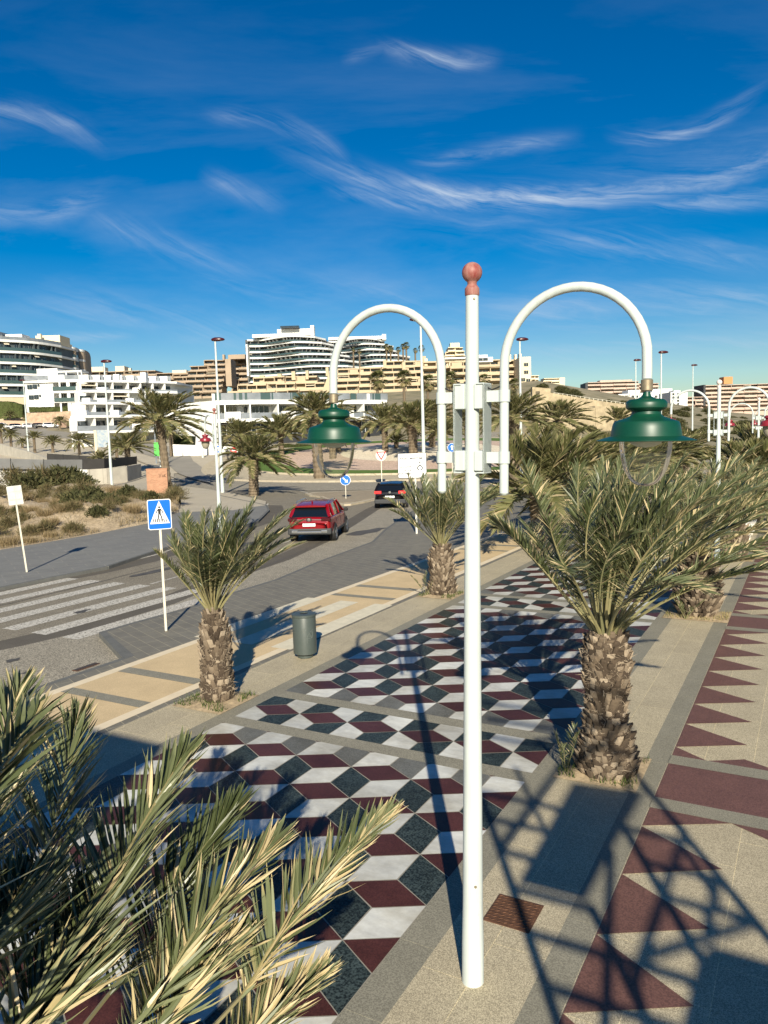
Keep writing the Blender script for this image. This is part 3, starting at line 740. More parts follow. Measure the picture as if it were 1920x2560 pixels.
# palms farther away: trunk + crown, four crown shapes shared
def crown_mesh(seed, n, wind, dens=30, elr=(-18, 82), lw=.05, dry=.1, tone=.36, droop=(.2, .8)):
    b = MB()
    for i, f in enumerate(auto_fronds(n, (0, 0, 0), 1.0, elr, wind, seed, droop=droop, nl=dens, ll=.20, lw=lw*.4, dry=dry, tone=tone, rr=.006, r0=.05, lift=.5)):
        kw = dict(f); ps = kw.pop('ps'); frond(b, ps, seed=seed*50+i, **kw)
    me = bpy.data.meshes.new('crown'); me.from_pydata(b.v, [], b.f); me.materials.append(leaf_far)
    at = me.attributes.new('shade', 'FLOAT', 'POINT'); at.data.foreach_set('value', b.a); me.update(); return me
CR = [crown_mesh(101, 56, Vector((.12, .16, 0)), 46, lw=.042, tone=.44, elr=(-8, 86), droop=(.1, .7)), crown_mesh(102, 60, Vector((.15, .1, 0)), 44, lw=.046, elr=(-12, 86), tone=.42, droop=(.1, .65)),
      crown_mesh(103, 46, Vector((.05, .2, 0)), 44, lw=.048, elr=(14, 86), tone=.46, droop=(.05, .6)), crown_mesh(104, 60, Vector((.1, .1, 0)), 44, lw=.044, elr=(0, 86), droop=(.05, .6), tone=.42)]
def fan_crown():
    b = MB(); rnd = random.Random(5)
    for i in range(46):
        az = rnd.random()*2*pi; el = radians(-70+150*(i/46)); d = Vector((cos(az)*cos(el), sin(az)*cos(el), sin(el))); hub = d*.52+Vector((.08, .05, .05))
        b.tube([(0, 0, 0), hub*.6, hub], .012, n=4, val=.55)
        S = d.cross(Vector((0, 0, 1))).normalized(); Nn = S.cross(d)
        for j in range(15):
            a = radians(-75+150*j/14); dd = (d*cos(a)+S*sin(a)+Vector((0, 0, -.25))+Nn*rnd.gauss(0, .06)).normalized(); l = .46*(.8+.3*rnd.random()); w_ = dd.cross(Nn).normalized()*.03
            v = min(1, max(0, (.25 if el > -.3 else .75)+rnd.gauss(0, .12)))
            b.add([hub-w_*.4, hub+w_*.4, hub+dd*l*.5+w_, hub+dd*l*.5-w_, hub+dd*l+Vector((0, 0, -.07))], [(0, 1, 2, 3), (3, 2, 4)], 0, v)
    me = bpy.data.meshes.new('crown'); me.from_pydata(b.v, [], b.f); me.materials.append(leaf_far)
    at = me.attributes.new('shade', 'FLOAT', 'POINT'); at.data.foreach_set('value', b.a); me.update(); return me
FAN = fan_crown()
bark_far = mat('palm_bark_far', (.15, .115, .075), .95, var=.5, vscale=4, bump=.8, bscale=6, coord='obj')
def trunk_mesh(kind):
    b = MB(); rnd = random.Random(3)
    if kind == 'thick':
        prof = []
        for i in range(29):
            t = i/28; r = .5*(.92+.18*(1-t)**3+.12*max(0, t-.8)*5); prof.append((r*(1.09 if i % 2 else .93), t))
        b.lathe(prof, n=12)
    else:
        b.lathe([(.5*(1.3-.35*min(1, t*5)-.15*t), t) for t in [i/10 for i in range(11)]], n=9)
    me = bpy.data.meshes.new('trunk'); me.from_pydata(b.v, [], b.f); me.materials.append(bark_far); me.update(); return me
TRK = trunk_mesh('thick'); TRS = trunk_mesh('thin')
PCOUNT = [0]
def far_palm(x, y, z, H, rad, tw, label, group, crown=0, fan=False, lean=(0, 0)):
    r = empty('fan_palm' if fan else 'date_palm', (x, y, z-.15), 0, label, 'palm tree', group)
    t = bpy.data.objects.new('trunk', TRS if fan else TRK); COL.objects.link(t); t.parent = r; t.scale = (tw, tw, H+.15)
    t.rotation_euler = (lean[1], lean[0], 0)
    c = bpy.data.objects.new('crown', FAN if fan else CR[crown % 4]); COL.objects.link(c); c.parent = r
    c.location = (sin(lean[0])*(H+.1), -sin(lean[1])*(H+.1), H+.1); c.scale = (rad, rad, rad); c.rotation_euler = (0, 0, PCOUNT[0]*.37 % .9-.45); PCOUNT[0] += 1
    return r
# ================================================================== promenade lamps
glass = bpy.data.materials.new('clear_glass'); glass.use_nodes = True
_n = glass.node_tree.nodes; _l = glass.node_tree.links; _n.remove(_n['Principled BSDF'])
_t = _n.new('ShaderNodeBsdfTransparent'); _t.inputs[0].default_value = (.93, .94, .90, 1); _g = _n.new('ShaderNodeBsdfGlossy'); _g.inputs['Roughness'].default_value = .04; _d = _n.new('ShaderNodeBsdfDiffuse'); _d.inputs[0].default_value = (.7, .7, .62, 1)
_lw = _n.new('ShaderNodeLayerWeight'); _lw.inputs['Blend'].default_value = .16; _m = _n.new('ShaderNodeMixShader'); _m2 = _n.new('ShaderNodeMixShader'); _m2.inputs[0].default_value = .03
_l.new(_lw.outputs['Fresnel'], _m.inputs[0]); _l.new(_t.outputs[0], _m.inputs[1]); _l.new(_g.outputs[0], _m.inputs[2]); _l.new(_m.outputs[0], _m2.inputs[1]); _l.new(_d.outputs[0], _m2.inputs[2]); _l.new(_m2.outputs[0], _n['Material Output'].inputs[0])
frost = mat('pale_reflector', (.55, .56, .53), .35)
knob = mat('weathered_red_paint', (.38, .22, .18), .55, var=.3, vscale=14, col2=(.20, .022, .018), coord='obj', stretch=(1, 1, .35))
knob_w = mat('chalky_white', (.66, .60, .55), .6, var=.1, vscale=9)
cable = M['black']
def arm_parts(root, sd, hoodm, glassm, az, H=1.0, r_arm=.54, detail=True):
    "one hooked arm: tube, socket, hood with glass, and its two clamps"
    d = Vector((cos(az), sin(az), 0))*sd
    x0 = .275
    pts = [d*x0+Vector((0, 0, z)) for z in (4.22, 4.6, 4.95, 5.21)]
    for k in range(1, 24):
        a = pi*k/24; pts.append(d*(x0+r_arm-r_arm*cos(a))+Vector((0, 0, 5.21+r_arm*sin(a))))
    hx = x0+2*r_arm; pts += [d*hx+Vector((0, 0, 5.13)), d*hx+Vector((0, 0, 5.06))]
    b = MB(); b.tube(pts, .0355, n=16); b.lathe([(.001, -.02), (.022, -.015), (.0355, 0)], (d.x*x0, d.y*x0, 4.22), 14)
    arm = b.build('lamp_arm', M['white_paint'], root, smooth='auto')
    b = MB(); b.lathe([(.038, 0), (.042, .005), (.042, .075), (.038, .08)], (d.x*hx, d.y*hx, 4.975), 16); b.build('socket', M['brass'], arm, smooth='auto')
    zc = 4.625; c = (d.x*hx, d.y*hx, zc)
    hp = [(.30, -.004), (.322, .000), (.322, .003), (.25, .026), (.230, .032), (.228, .05), (.221, .09), (.214, .120), (.206, .134), (.178, .147), (.135, .160), (.108, .172), (.096, .186), (.094, .205), (.100, .213), (.122, .220), (.132, .232), (.134, .262), (.126, .278), (.110, .290), (.060, .297), (.030, .312), (.022, .345)]
    hp = [(r*1.06, z) for r, z in hp]
    b = MB(); b.lathe(hp, c, 40); b.lathe([(.30, -.004), (.17, .012), (.16, .03), (.0005, .03)], c, 40)
    hood = b.build('lamp_hood', hoodm, root, smooth='auto')
    gp_ = [(.180*cos(a)**.80 if a < pi/2 else 0, .0-.325*sin(a)) for a in [pi/2*i/16 for i in range(17)]]
    b = MB(); b.lathe([(.180, .015)]+gp_[:-1]+[(.0006, -.325)], c, 32)
    gl = b.build('lamp_glass', glassm, hood, smooth=True)
    b = MB(); b.lathe([(.12, .01), (.105, -.02), (.06, -.042), (.001, -.05)], c, 24)
    b.build('bulb', frost, hood, smooth=True)
    # clamps
    for z in (4.98, 4.50):
        b = MB(); b.lathe([(.0365, -.048), (.045, -.046), (.045, .046), (.0365, .048)], (d.x*x0, d.y*x0, z), 16)
        a_ = atan2(d.y, d.x); b.box((d.x*.19, d.y*.19, z), (.12, .05, .088), a_)
        b.build('clamp', M['white_paint'], root, smooth='auto')
    # ring bracket
    return arm

def make_lamp(name, loc, label, hoodm, knobm, az, sides=(-1, 1), detail=True, glassm=None, group='double armed promenade lamps'):
    root = empty(name, loc, 0, label, 'street lamp', group)
    b = MB(); b.tube([(0, 0, -.02), (0, 0, .35), (0, 0, .7), (0, 0, 3.9), (0, 0, 4.4), (0, 0, 5.80)], [.094, .093, .086, .063, .057, .051], n=28)
    pole = b.build('pole', M['white_paint'], root, smooth='auto')
    b = MB(); b.lathe([(.054, 5.77), (.058, 5.78), (.058, 5.825), (.050, 5.835), (.036, 5.855), (.038, 5.875)]+[(.080*sin(a), 5.948-.080*cos(a)) for a in [radians(32+148*i/14) for i in range(15)]], n=24)
    b.build('ball_finial', knobm, root, smooth='auto')
    if detail:
        dv = (Vector((-_F.x, -_F.y, 0))*1.0).normalized(); rv = Vector((dv.y, -dv.x, 0))
        # access hatch
        a0 = atan2(dv.y, dv.x)+.16
        b = MB(); prof = []
        for i in range(20):
            t = 2*pi*i/20; prof.append((.26*cos(t)/(.092), .62+.17*sin(t) if False else 0))
        vs = []; ring = []
        for i in range(24):
            t = 2*pi*i/24; w_ = .034*cos(t); h_ = .155*(1 if sin(t) > 0 else -1)*min(1, abs(sin(t))**.5)*1.0
            hh = .12*(1 if sin(t) > 0 else -1)+.034*sin(t); ring.append((w_, hh))
        R_ = .0875
        for w_, hh in ring: g = a0+w_/R_; vs.append(((R_+.0015)*cos(g), (R_+.0015)*sin(g), .80+hh))
        vs.append(((R_+.002)*cos(a0), (R_+.002)*sin(a0), .80)); n_ = len(ring)
        b.add(vs, [(i, (i+1) % n_, n_) for i in range(n_)])
        o = b.build('hatch_cover', M['white_paint'], pole)
        b = MB(); vs = []
        for w_, hh in ring:
            for k_, e in ((0, 1.0), (1, 1.22)):
                g = a0+w_*e/R_; vs.append(((R_+.0024)*cos(g), (R_+.0024)*sin(g), .80+hh*(1+.06*k_)))
        b.add(vs, [(2*i, 2*i+1, (2*i+3) % (2*n_), (2*i+2) % (2*n_)) for i in range(n_)])
        b.build('hatch_seam', M['sign_back'], pole)
        b = MB(); g = a0-.02; b.tube([((R_)*cos(g), R_*sin(g), .905), ((R_+.008)*cos(g), (R_+.008)*sin(g), .905)], [.013, .011], n=12); b.build('lock', M['brass'], pole)
        b = MB(); b.tube([(.05*cos(a0), .05*sin(a0), 5.74), (.062*cos(a0), .062*sin(a0), 5.74)], .008, n=8); b.build('screw', M['brass'], pole)
    for sd in sides:
        arm_parts(root, sd, hoodm, glassm or glass, az, detail=detail)
        # elongated ring bracket between pole and clamp: two cheeks, a web, open in the middle
        dx, dy = cos(az)*sd, sin(az)*sd; a_ = atan2(dy, dx)
        b = MB()
        for z, h in ((4.985, .20), (4.475, .16)):
            b.box((dx*.085, dy*.085, z), (.085, .125, h), a_)
        for t in (-1, 1):
            b.box((dx*.1295-dy*t*.0, dy*.1295, 4.73), (.012, .15, .70), a_)
        for zz in (5.08, 4.38): b.box((dx*.10, dy*.10, zz), (.07, .15, .012), a_)
        b.build('bracket', M['white_paint'], root, bevel=.006)
        if detail:
            b = MB(); k = Vector((dx, dy, 0)); b.tube([k*.12+Vector((0, 0, 5.06)), k*.17+Vector((0, 0, 5.03)), k*.215+Vector((0, 0, 5.045)), k*.25+Vector((0, 0, 5.06))], .006, n=6); b.build('cable', cable, root)
    return root
make_lamp('promenade_lamp', (-2.46, 5.78, .004), 'nearest white lamp post with two hooked arms, green hoods and a weathered red ball', M['green'], knob, radians(-3)).rotation_euler = Matrix.Rotation(radians(.95), 3, FH).to_euler()
glass_d = mat('dusty_glass', (.30, .27, .20), .25, spec=.5)
LB = make_lamp('promenade_lamp', (-2.46, 25.15, .004), 'white lamp post with maroon hoods and whitish ball, the second one along the promenade', M['maroon'], knob_w, radians(-2), glassm=glass_d, detail=False)
LC = make_lamp('promenade_lamp', (-2.46, 44.5, .004), 'third white double armed lamp post along the promenade, smaller behind the second', M['maroon'], knob_w, 0, glassm=glass_d, detail=False)
for k, y in enumerate((63.9, 83.2)):
    c = copy_tree(LC); c.location = (-2.46, y, T(-2.46, y)+.13)
    c['label'] = ('fourth double armed lamp post along the promenade, a thin white arch at the right edge', 'farthest and smallest double armed lamp post along the promenade at the right edge')[k]
make_lamp('promenade_lamp', (*gp(553, 1373), 0), 'ball topped lamp post with a single hooked arm and maroon hood on the far pavement', M['maroon'], knob, radians(150), sides=(1,), detail=False, glassm=glass_d, group='promenade style lamps')

# ================================================================== tall street lamps
def street_lamp(px, py, u, label, H=13.3, side=1, base=None):
    if base: x, y = base; z = T(x, y)+.1
    else: x, y = XY(px, u); z = T(x, y)+.1
    r = empty('street_lamp', (x, y, z), 0, label, 'street lamp', 'tall white street lamps with dark red heads')
    b = MB(); b.tube([(0, 0, -.2), (0, 0, 1), (0, 0, H-.1)], [.17, .155, .075], n=14); b.build('pole', M['white_paint'], r, smooth='auto')
    ang = YAW+(0 if side > 0 else pi)
    cx = .32
    b = MB(); prof = []
    ca_, sa_ = cos(ang), sin(ang); vs = []; n = 14
    for i, (l, wd, zt, zb) in enumerate([(-.34, .04, .04, -.03), (-.26, .18, .14, -.10), (.0, .25, .21, -.14), (.45, .25, .20, -.13), (.74, .16, .12, -.08), (.84, .03, .03, -.02)]):
        for k in range(n):
            g = 2*pi*k/n; yy = wd*cos(g); zz = (zt if sin(g) > 0 else -zb)*sin(g)
            vs.append((l*ca_-yy*sa_, l*sa_+yy*ca_, H+.02+zz))
    fs = [(i*n+k, i*n+(k+1) % n, (i+1)*n+(k+1) % n, (i+1)*n+k) for i in range(5) for k in range(n)]+[tuple(range(n)), tuple(range(5*n, 6*n))]
    b.add(vs, fs); b.build('lamp_head', M['darkred'], r, smooth=True)
    b = MB(); b.box((.33*ca_, .33*sa_, H-.075), (.42, .24, .03), ang); b.build('lens', M['sign_white'], r)
    return r
x1 = gt(280, 1218); x2 = gt(557, 1236)
street_lamp(0, 0, 0, 'tall white street lamp with dark red head standing left of the brick pillar', base=x1[:2])
street_lamp(0, 0, 0, 'tall street lamp with dark red head beside the single armed maroon hooded lamp', base=x2[:2])
street_lamp(70, 0, 147, 'tall street lamp with dark head before the white villa, by the sloping concrete wall', side=-1)
street_lamp(134, 0, 243, 'distant thin street lamp standing among the parked cars up the hill', side=-1)
street_lamp(277, 0, 240, 'distant thin white street lamp in front of the terraced white houses')
street_lamp(1058, 0, 60, 'tall white street lamp seen through the left hooked arm of the nearest lamp post', side=-1)
street_lamp(1302, 0, 75, 'tall street lamp with dark red head just right of the ochre apartment block end wall')
street_lamp(1652, 0, 93, 'tall street lamp with dark red head right of the right green hood')
street_lamp(1589, 0, 120, 'street lamp with pale head left of the right green hood, before the pinkish block')
street_lamp(1731, 0, 143, 'thin street lamp inside the arch of the second promenade lamp, before the distant mountain')

# ================================================================== signs
def frame_m(x, y, z, face, tilt=0):
    "matrix with local X right, local Y up, local Z towards the viewer, at a place, facing plan angle `face`"
    n = Vector((cos(face), sin(face), 0)); up = Vector((0, 0, 1)); r = up.cross(n)
    return Matrix(((r.x, up.x, n.x, x), (r.y, up.y, n.y, y), (r.z, up.z, n.z, z), (0, 0, 0, 1)))
def face_cam(x, y, off=0): return atan2(-y, -x)+off
def rrect(w_, h_, r_, n=5):
    out = []
    for cx, cy, a0 in ((w_/2-r_, h_/2-r_, 0), (-w_/2+r_, h_/2-r_, 90), (-w_/2+r_, -h_/2+r_, 180), (w_/2-r_, -h_/2+r_, 270)):
        for i in range(n+1): a = radians(a0+90*i/n); out.append((cx+r_*cos(a), cy+r_*sin(a)))
    return out
def plate(name, poly, z0, z1, m, parent):
    b = MB(); b.prism(poly, z0, z1); return b.build(name, m, parent)
def disc(r_, n=36, cx=0, cy=0): return [(cx+r_*cos(2*pi*i/n), cy+r_*sin(2*pi*i/n)) for i in range(n)]
def post(root, H, w_=.05, m=None):
    b = MB(); b.box((0, 0, H/2), (w_*1.7, w_, H)); return b.build('post', m or M['post'], root, bevel=.006)
def sign_root(x, y, z, label, cat='road sign', name='road_sign', rz=0): return empty(name, (x, y, z), rz, label, cat)
def panel_node(root, z, face, fwd=.062):
    # plates are parented straight to the sign; this returns the matrix they share
    n = Vector((cos(face), sin(face), 0)); return frame_m(n.x*fwd, n.y*fwd, z, face)
def put(o, mtx): o.matrix_local = mtx; return o

# pedestrian crossing sign
x, y = gp(415, 1577); r = sign_root(x, y, 0, 'blue pedestrian crossing sign with a walking figure on a beige post at the kerb corner')
f_ = face_cam(x, y, .10); p_ = post(r, 2.55, .055); p_.rotation_euler = (0, 0, f_)
mt = panel_node(r, 2.92, f_)
bk = put(plate('sign_panel', rrect(.56, .74, .05), -.012, 0, M['sign_white'], r), mt)
plate('blue_field', rrect(.525, .705, .04), .001, .004, M['blue_sign'], bk)
tri = [(-.235, -.225), (.235, -.225), (0, .335)]
plate('white_triangle', tri, .0045, .007, M['sign_white'], bk)
b = MB()
def lim(pts, rr): b.tube([(p[0], p[1], .0095) for p in pts], rr, n=8)
b.prism(disc(.026, 16, 0, .178), .0075, .011)
b.prism([(-.034, .14), (.034, .14), (.030, .02), (-.030, .02)], .0075, .011)
lim([(-.028, .13), (-.062, .075), (-.088, .03)], .010); lim([(.028, .13), (.066, .085), (.082, .028)], .010)
lim([(-.012, .03), (-.030, -.06), (-.052, -.155)], .014); lim([(.012, .03), (.040, -.06), (.062, -.15)], .014)
b.build('walking_figure', M['black'], bk)
b = MB()
for k in range(7):
    xx = -.165+.055*k; b.prism([(xx-.016-(.0), -.19), (xx+.008, -.19), (xx*0.86+.008, -.105), (xx*.86-.012, -.105)], .0075, .0105)
b.build('crossing_stripes', M['black'], bk)
# the twin sign seen from behind
x, y = gp(67, 1430); r = sign_root(x, y, 0, 'crossing sign seen from its pale grey back, leaning on the far pavement before the scrub')
f_ = face_cam(x, y, .15); p_ = post(r, 2.55, .055); p_.rotation_euler = (0, 0, f_)
mt = panel_node(r, 2.88, f_); bk = put(plate('sign_panel', rrect(.50, .70, .03), -.03, -.018, M['sign_back'], r), mt)
b = MB(); b.box((0, 0, -.014), (.012, .70, .012)); b.box((0, .15, -.012), (.40, .03, .01)); b.box((0, -.15, -.012), (.40, .03, .01)); b.build('back_rail', M['post'], bk)
r.rotation_euler = (0, 0, 0); tl = Vector((_R0.x, _R0.y, 0)); r.rotation_euler = Matrix.Rotation(radians(-4.5), 3, Vector((-FH.x, -FH.y, 0))*-1).to_euler()
r.rotation_euler = Matrix.Rotation(radians(-4.5), 3, FH).to_euler()

# direction board
x, y = gp(1042, 1334); r = sign_root(x, y, 0, 'white direction board reading PASEO MARÍTIMO with a roundabout diagram, behind the middle palm')
f_ = face_cam(x, y, -.05); p_ = post(r, 3.2, .09, M['sign_back']); p_.rotation_euler = (0, 0, f_)
mt = panel_node(r, 3.22, f_, .11); mt = mt @ Matrix.Translation((-.13, 0, 0))
bk = put(plate('sign_panel', rrect(1.34, 1.16, .05), -.02, 0, M['black'], r), mt)
plate('white_field', rrect(1.30, 1.12, .04), .001, .004, M['sign_white'], bk)
for s_t, xx, yy, sz, al in (('PASEO MARÍTIMO', .0, .33, .145, 'CENTER'), ('ALICANTE', -.04, -.06, .115, 'RIGHT'), ('ELCHE', -.04, -.22, .115, 'RIGHT'), ('APARCAMIENTO', .10, -.38, .105, 'RIGHT')):
    text_mesh('sign_text', s_t, sz, M['black'], bk, (xx, yy, .006), (0, 0, 0), al, bold=.003)
b = MB(); k = 28; ro_, ri_ = .135, .085; cx, cy = .36, -.12
for i in range(k-3):
    a0, a1 = 2*pi*i/k-pi/2+.35, 2*pi*(i+1)/k-pi/2+.35
    b.prism([(cx+ro_*cos(a0), cy+ro_*sin(a0)), (cx+ro_*cos(a1), cy+ro_*sin(a1)), (cx+ri_*cos(a1), cy+ri_*sin(a1)), (cx+ri_*cos(a0), cy+ri_*sin(a0))], .005, .008)
b.box((cx, cy+.19, .0065), (.03, .16, .003)); b.prism([(cx-.045, cy+.24), (cx+.045, cy+.24), (cx, cy+.33)], .005, .008); b.box((cx, cy-.17, .0065), (.04, .10, .003))
b.build('roundabout_symbol', M['black'], bk)

# keep right arrow on the splitter island
x, y = gp(865, 1247); r = sign_root(x, y, 0, 'round blue sign with a white arrow pointing down right, on the splitter island')
f_ = face_cam(x, y); p_ = post(r, 1.15, .05); p_.rotation_euler = (0, 0, f_)
mt = panel_node(r, 1.40, f_); bk = put(plate('sign_panel', disc(.39), -.015, 0, M['sign_white'], r), mt)
plate('blue_field', disc(.36), .001, .004, M['blue_sign'], bk)
b = MB(); R45 = Matrix.Rotation(radians(-45), 3, 'Z')
def rp(pts): return [tuple((R45 @ Vector((p[0], p[1], 0)))[:2]) for p in pts]
b.prism(rp([(-.26, -.045), (.06, -.045), (.06, .045), (-.26, .045)]), .005, .008); b.prism(rp([(.06, -.15), (.06, .15), (.26, 0)]), .005, .008)
b.build('arrow', M['sign_white'], bk)
# yield
q = gt(955, 1214); x, y = q[0], q[1]; r = sign_root(x, y, q[2]+.1, 'red and white give way triangle on a thin post at the roundabout entry')
f_ = face_cam(x, y); p_ = post(r, 2.5, .07); p_.rotation_euler = (0, 0, f_)
mt = panel_node(r, 2.75, f_)
bd = put(plate('backing_disc', disc(.52), -.03, -.018, M['sign_back'], r), mt)
bk = put(plate('sign_panel', [(-.47, .36), (.47, .36), (0, -.45)], -.012, 0, M['red_sign'], r), mt)
plate('white_field', [(-.30, .26), (.30, .26), (0, -.26)], .001, .004, M['sign_white'], bk)
# no entry, far crossing sign, far round blue sign
q = gt(583, 1171); q = (*XY(583, 100), 0); z = T(q[0], q[1]); r = sign_root(q[0], q[1], z, 'small round red no entry sign beside the two walking people')
f_ = face_cam(*q[:2]); p_ = post(r, 2.3, .06); p_.rotation_euler = (0, 0, f_); zc = ZP(583, 1126, 100)-z
p_.scale = (1, 1, zc/2.3); mt = panel_node(r, zc, f_); bk = put(plate('sign_panel', disc(.40), -.012, 0, M['red_sign'], r), mt); plate('white_bar', [(-.28, -.07), (.28, -.07), (.28, .07), (-.28, .07)], .001, .004, M['sign_white'], bk)
q = XY(544, 104); z = T(*q); r = sign_root(q[0], q[1], z, 'distant blue crossing sign between the two tall lamp posts left of the roundabout')
f_ = face_cam(*q); zc = ZP(544, 1123, 104)-z; p_ = post(r, zc, .06); p_.rotation_euler = (0, 0, f_)
mt = panel_node(r, zc, f_); bk = put(plate('sign_panel', rrect(.95, .95, .05), -.012, 0, M['sign_white'], r), mt); plate('blue_field', rrect(.88, .88, .05), .001, .004, M['blue_sign'], bk); plate('white_triangle', [(-.3, -.26), (.3, -.26), (0, .32)], .0045, .007, M['sign_white'], bk)
b = MB(); b.tube([(0, .12, .009), (0, -.05, .009), (-.06, -.2, .009)], .03, n=6); b.tube([(0, -.05, .009), (.07, -.2, .009)], .03, n=6); b.build('walking_figure', M['black'], bk)
q = XY(1129, 74); z = T(*q); r = sign_root(q[0], q[1], z, 'round blue arrow sign half hidden behind the left bracket of the nearest lamp post')
f_ = face_cam(*q); zc = ZP(1129, 1119, 74)-z; p_ = post(r, zc, .06); p_.rotation_euler = (0, 0, f_)
mt = panel_node(r, zc, f_); bk = put(plate('sign_panel', disc(.42), -.012, 0, M['sign_white'], r), mt); plate('blue_field', disc(.39), .001, .004, M['blue_sign'], bk)
b = MB(); b.prism([(-.05, -.22), (.05, -.22), (.05, .05), (-.05, .05)], .005, .008); b.prism([(-.15, .05), (.15, .05), (0, .25)], .005, .008); b.build('arrow', M['sign_white'], bk)

# ================================================================== litter bin
binm = mat('bin_grey_green', (.058, .072, .066), .42, var=.08, vscale=20, coord='obj'); binh = mat('bin_emboss', (.13, .15, .14), .5)
x, y = gp(764, 1648); x *= 1.01; y *= 1.01
r = empty('litter_bin', (x, y, .004), 0, 'dark grey green cylindrical litter bin with an embossed emblem beside the mosaic', 'litter bin')
b = MB(); b.lathe([(.155, 0), (.165, .01), (.165, .075), (.21, .08)], n=36); b.build('base', binm, r, smooth='auto')
b = MB(); b.lathe([(.21, .085), (.235, .10), (.25, .105), (.25, .89), (.245, .90)], n=48); body = b.build('body', binm, r, smooth='auto')
b = MB(); b.lathe([(.09, .93), (.09, .955), (.13, .965), (.235, .955), (.262, .945), (.265, .925), (.262, .90), (.25, .895)], n=48); b.build('rim', binm, r, smooth='auto')
b = MB(); b.lathe([(.20, .60), (.001, .60)], n=24); b.lathe([(.088, .94), (.088, .70)], n=24); b.build('liner', M['black'], r)
a0 = face_cam(x, y)
def cyl(w_, z_, rr=.2515): g = a0+w_/.25; return (rr*cos(g), rr*sin(g), z_)
b = MB()
def stroke(pts, rr=.0035): b.tube([cyl(*p) for p in pts], rr, n=5)
for i in range(10):
    a = 2*pi*i/10; stroke([(0.0+.018*cos(a), .64+.018*sin(a)), (.0+.042*cos(a), .64+.042*sin(a))], .004)
stroke([(.05, .36), (.05, .46), (.06, .52), (.09, .55), (.10, .60), (.105, .55), (.14, .52), (.15, .47), (.18, .47), (.18, .60), (.13, .60), (.19, .64)])
stroke([(.06, .49), (.075, .53), (.085, .49), (.10, .54), (.115, .49), (.13, .52), (.14, .48)]); stroke([(.04, .46), (.10, .455), (.17, .47)]); stroke([(.07, .43), (.075, .42)]); stroke([(.11, .43), (.115, .42)])
b.build('emblem', binh, body)

# ================================================================== chamber lids in the paving
def chamber(loc, sx, sy, rz, label, patt=True):
    r = empty('manhole_cover', loc, rz, label, 'manhole cover')
    b = MB(); b.box((0, 0, .004), (sx, sy, .008))
    if patt:
        n = 9
        for i in range(n):
            for j in range(7):
                cx, cy = -sx/2+sx*(j+.5)/7, -sy/2+sy*(i+.5)/n
                b.box((cx-.014, cy+.004, .0115), (.034, .008, .007), .6); b.box((cx+.014, cy+.004, .0115), (.034, .008, .007), -.6)
        b.build('lid', M['rust'], r)
        b = MB(); b.lathe([(.03, .0), (.03, .008), (.018, .008), (.018, .004)], (0.02, -.02, .008), 16); b.build('lifting_eye', M['rust'], r)
    else: b.build('lid', M['rust'], r)
    b = MB()
    for q in ((0, sy/2+.006, sx+.024, .012), (0, -sy/2-.006, sx+.024, .012), (sx/2+.006, 0, .012, sy), (-sx/2-.006, 0, .012, sy)): b.box((q[0], q[1], .003), (q[2], q[3], .006))
    b.build('frame', M['rust'], r); return r
c1 = [Vector(gp(*p)) for p in ((1210, 2298), (1247, 2238), (1356, 2267), (1325, 2335))]; cc = sum(c1, Vector((0, 0)))/4
chamber((cc.x, cc.y, .004), .44, .45, 0, 'square brown cast iron chamber lid with a wavy tread beside the nearest lamp post')
chamber((-2.20, 26.3, .004), .40, .55, 0, 'small brown chamber lid beside the second promenade lamp', False)
# white stone seats
bm_ = mat('white_stone', (.72, .70, .64), .7, var=.06, vscale=4)
for i, (yy, lb) in enumerate(((33.5, 'nearer white stone block seat beside the promenade saw tooth paving'), (36.2, 'farther white stone block seat behind the nearer one'))):
    r = empty('stone_seat', (-2.35, yy, .004), 0, lb, 'stone seat', 'white stone seats on the promenade')
    b = MB(); b.box((0, 0, .20), (.50, .50, .40)); b.box((0, 1.1, .20), (.50, .50, .40)); b.build('leg', bm_, r, bevel=.015) if False else None
    for k in (0, 1.1):
        c = MB(); c.box((0, k, .19), (.42, .40, .38)); c.build('leg', bm_, r, bevel=.015)
    c = MB(); c.box((0, .55, .44), (.55, 1.7, .12)); c.build('seat', bm_, r, bevel=.015)

# ================================================================== planting pits
grassm = attr_mat('grass_blades', [(0, (.035, .065, .012)), (.5, (.11, .14, .03)), (.8, (.26, .22, .08)), (1, (.45, .36, .18))], .7, .2)
pit = [(-9.35, 10.42, 1.10, 1.10), (-2.45, 10.5, 1.10, 1.15), (-9.40, 20.3, 1.15, 1.15), (-2.42, 20.3, 1.5, 1.2), (-2.45, 29.55, 1.5, 1.2), (-2.45, .95, 1.1, 1.1)]
b = MB(); rnd = random.Random(4)
for cx, cy, sx, sy in pit:
    n = 14; vs = []
    for i in range(n+1):
        for j in range(n+1):
            e = min(i, j, n-i, n-j); xx = cx-sx/2+sx*i/n; yy = cy-sy/2+sy*j/n
            vs.append((xx, yy, .0115 if e == 0 else .0115+min(e, 3)*.014+noise.noise(Vector((xx*6, yy*6, 0)))*.016))
    b.add(vs, [(i*(n+1)+j, (i+1)*(n+1)+j, (i+1)*(n+1)+j+1, i*(n+1)+j+1) for i in range(n) for j in range(n)])
tag(b.build('soil', M['soil'], smooth=True), kind='structure')
b = MB()
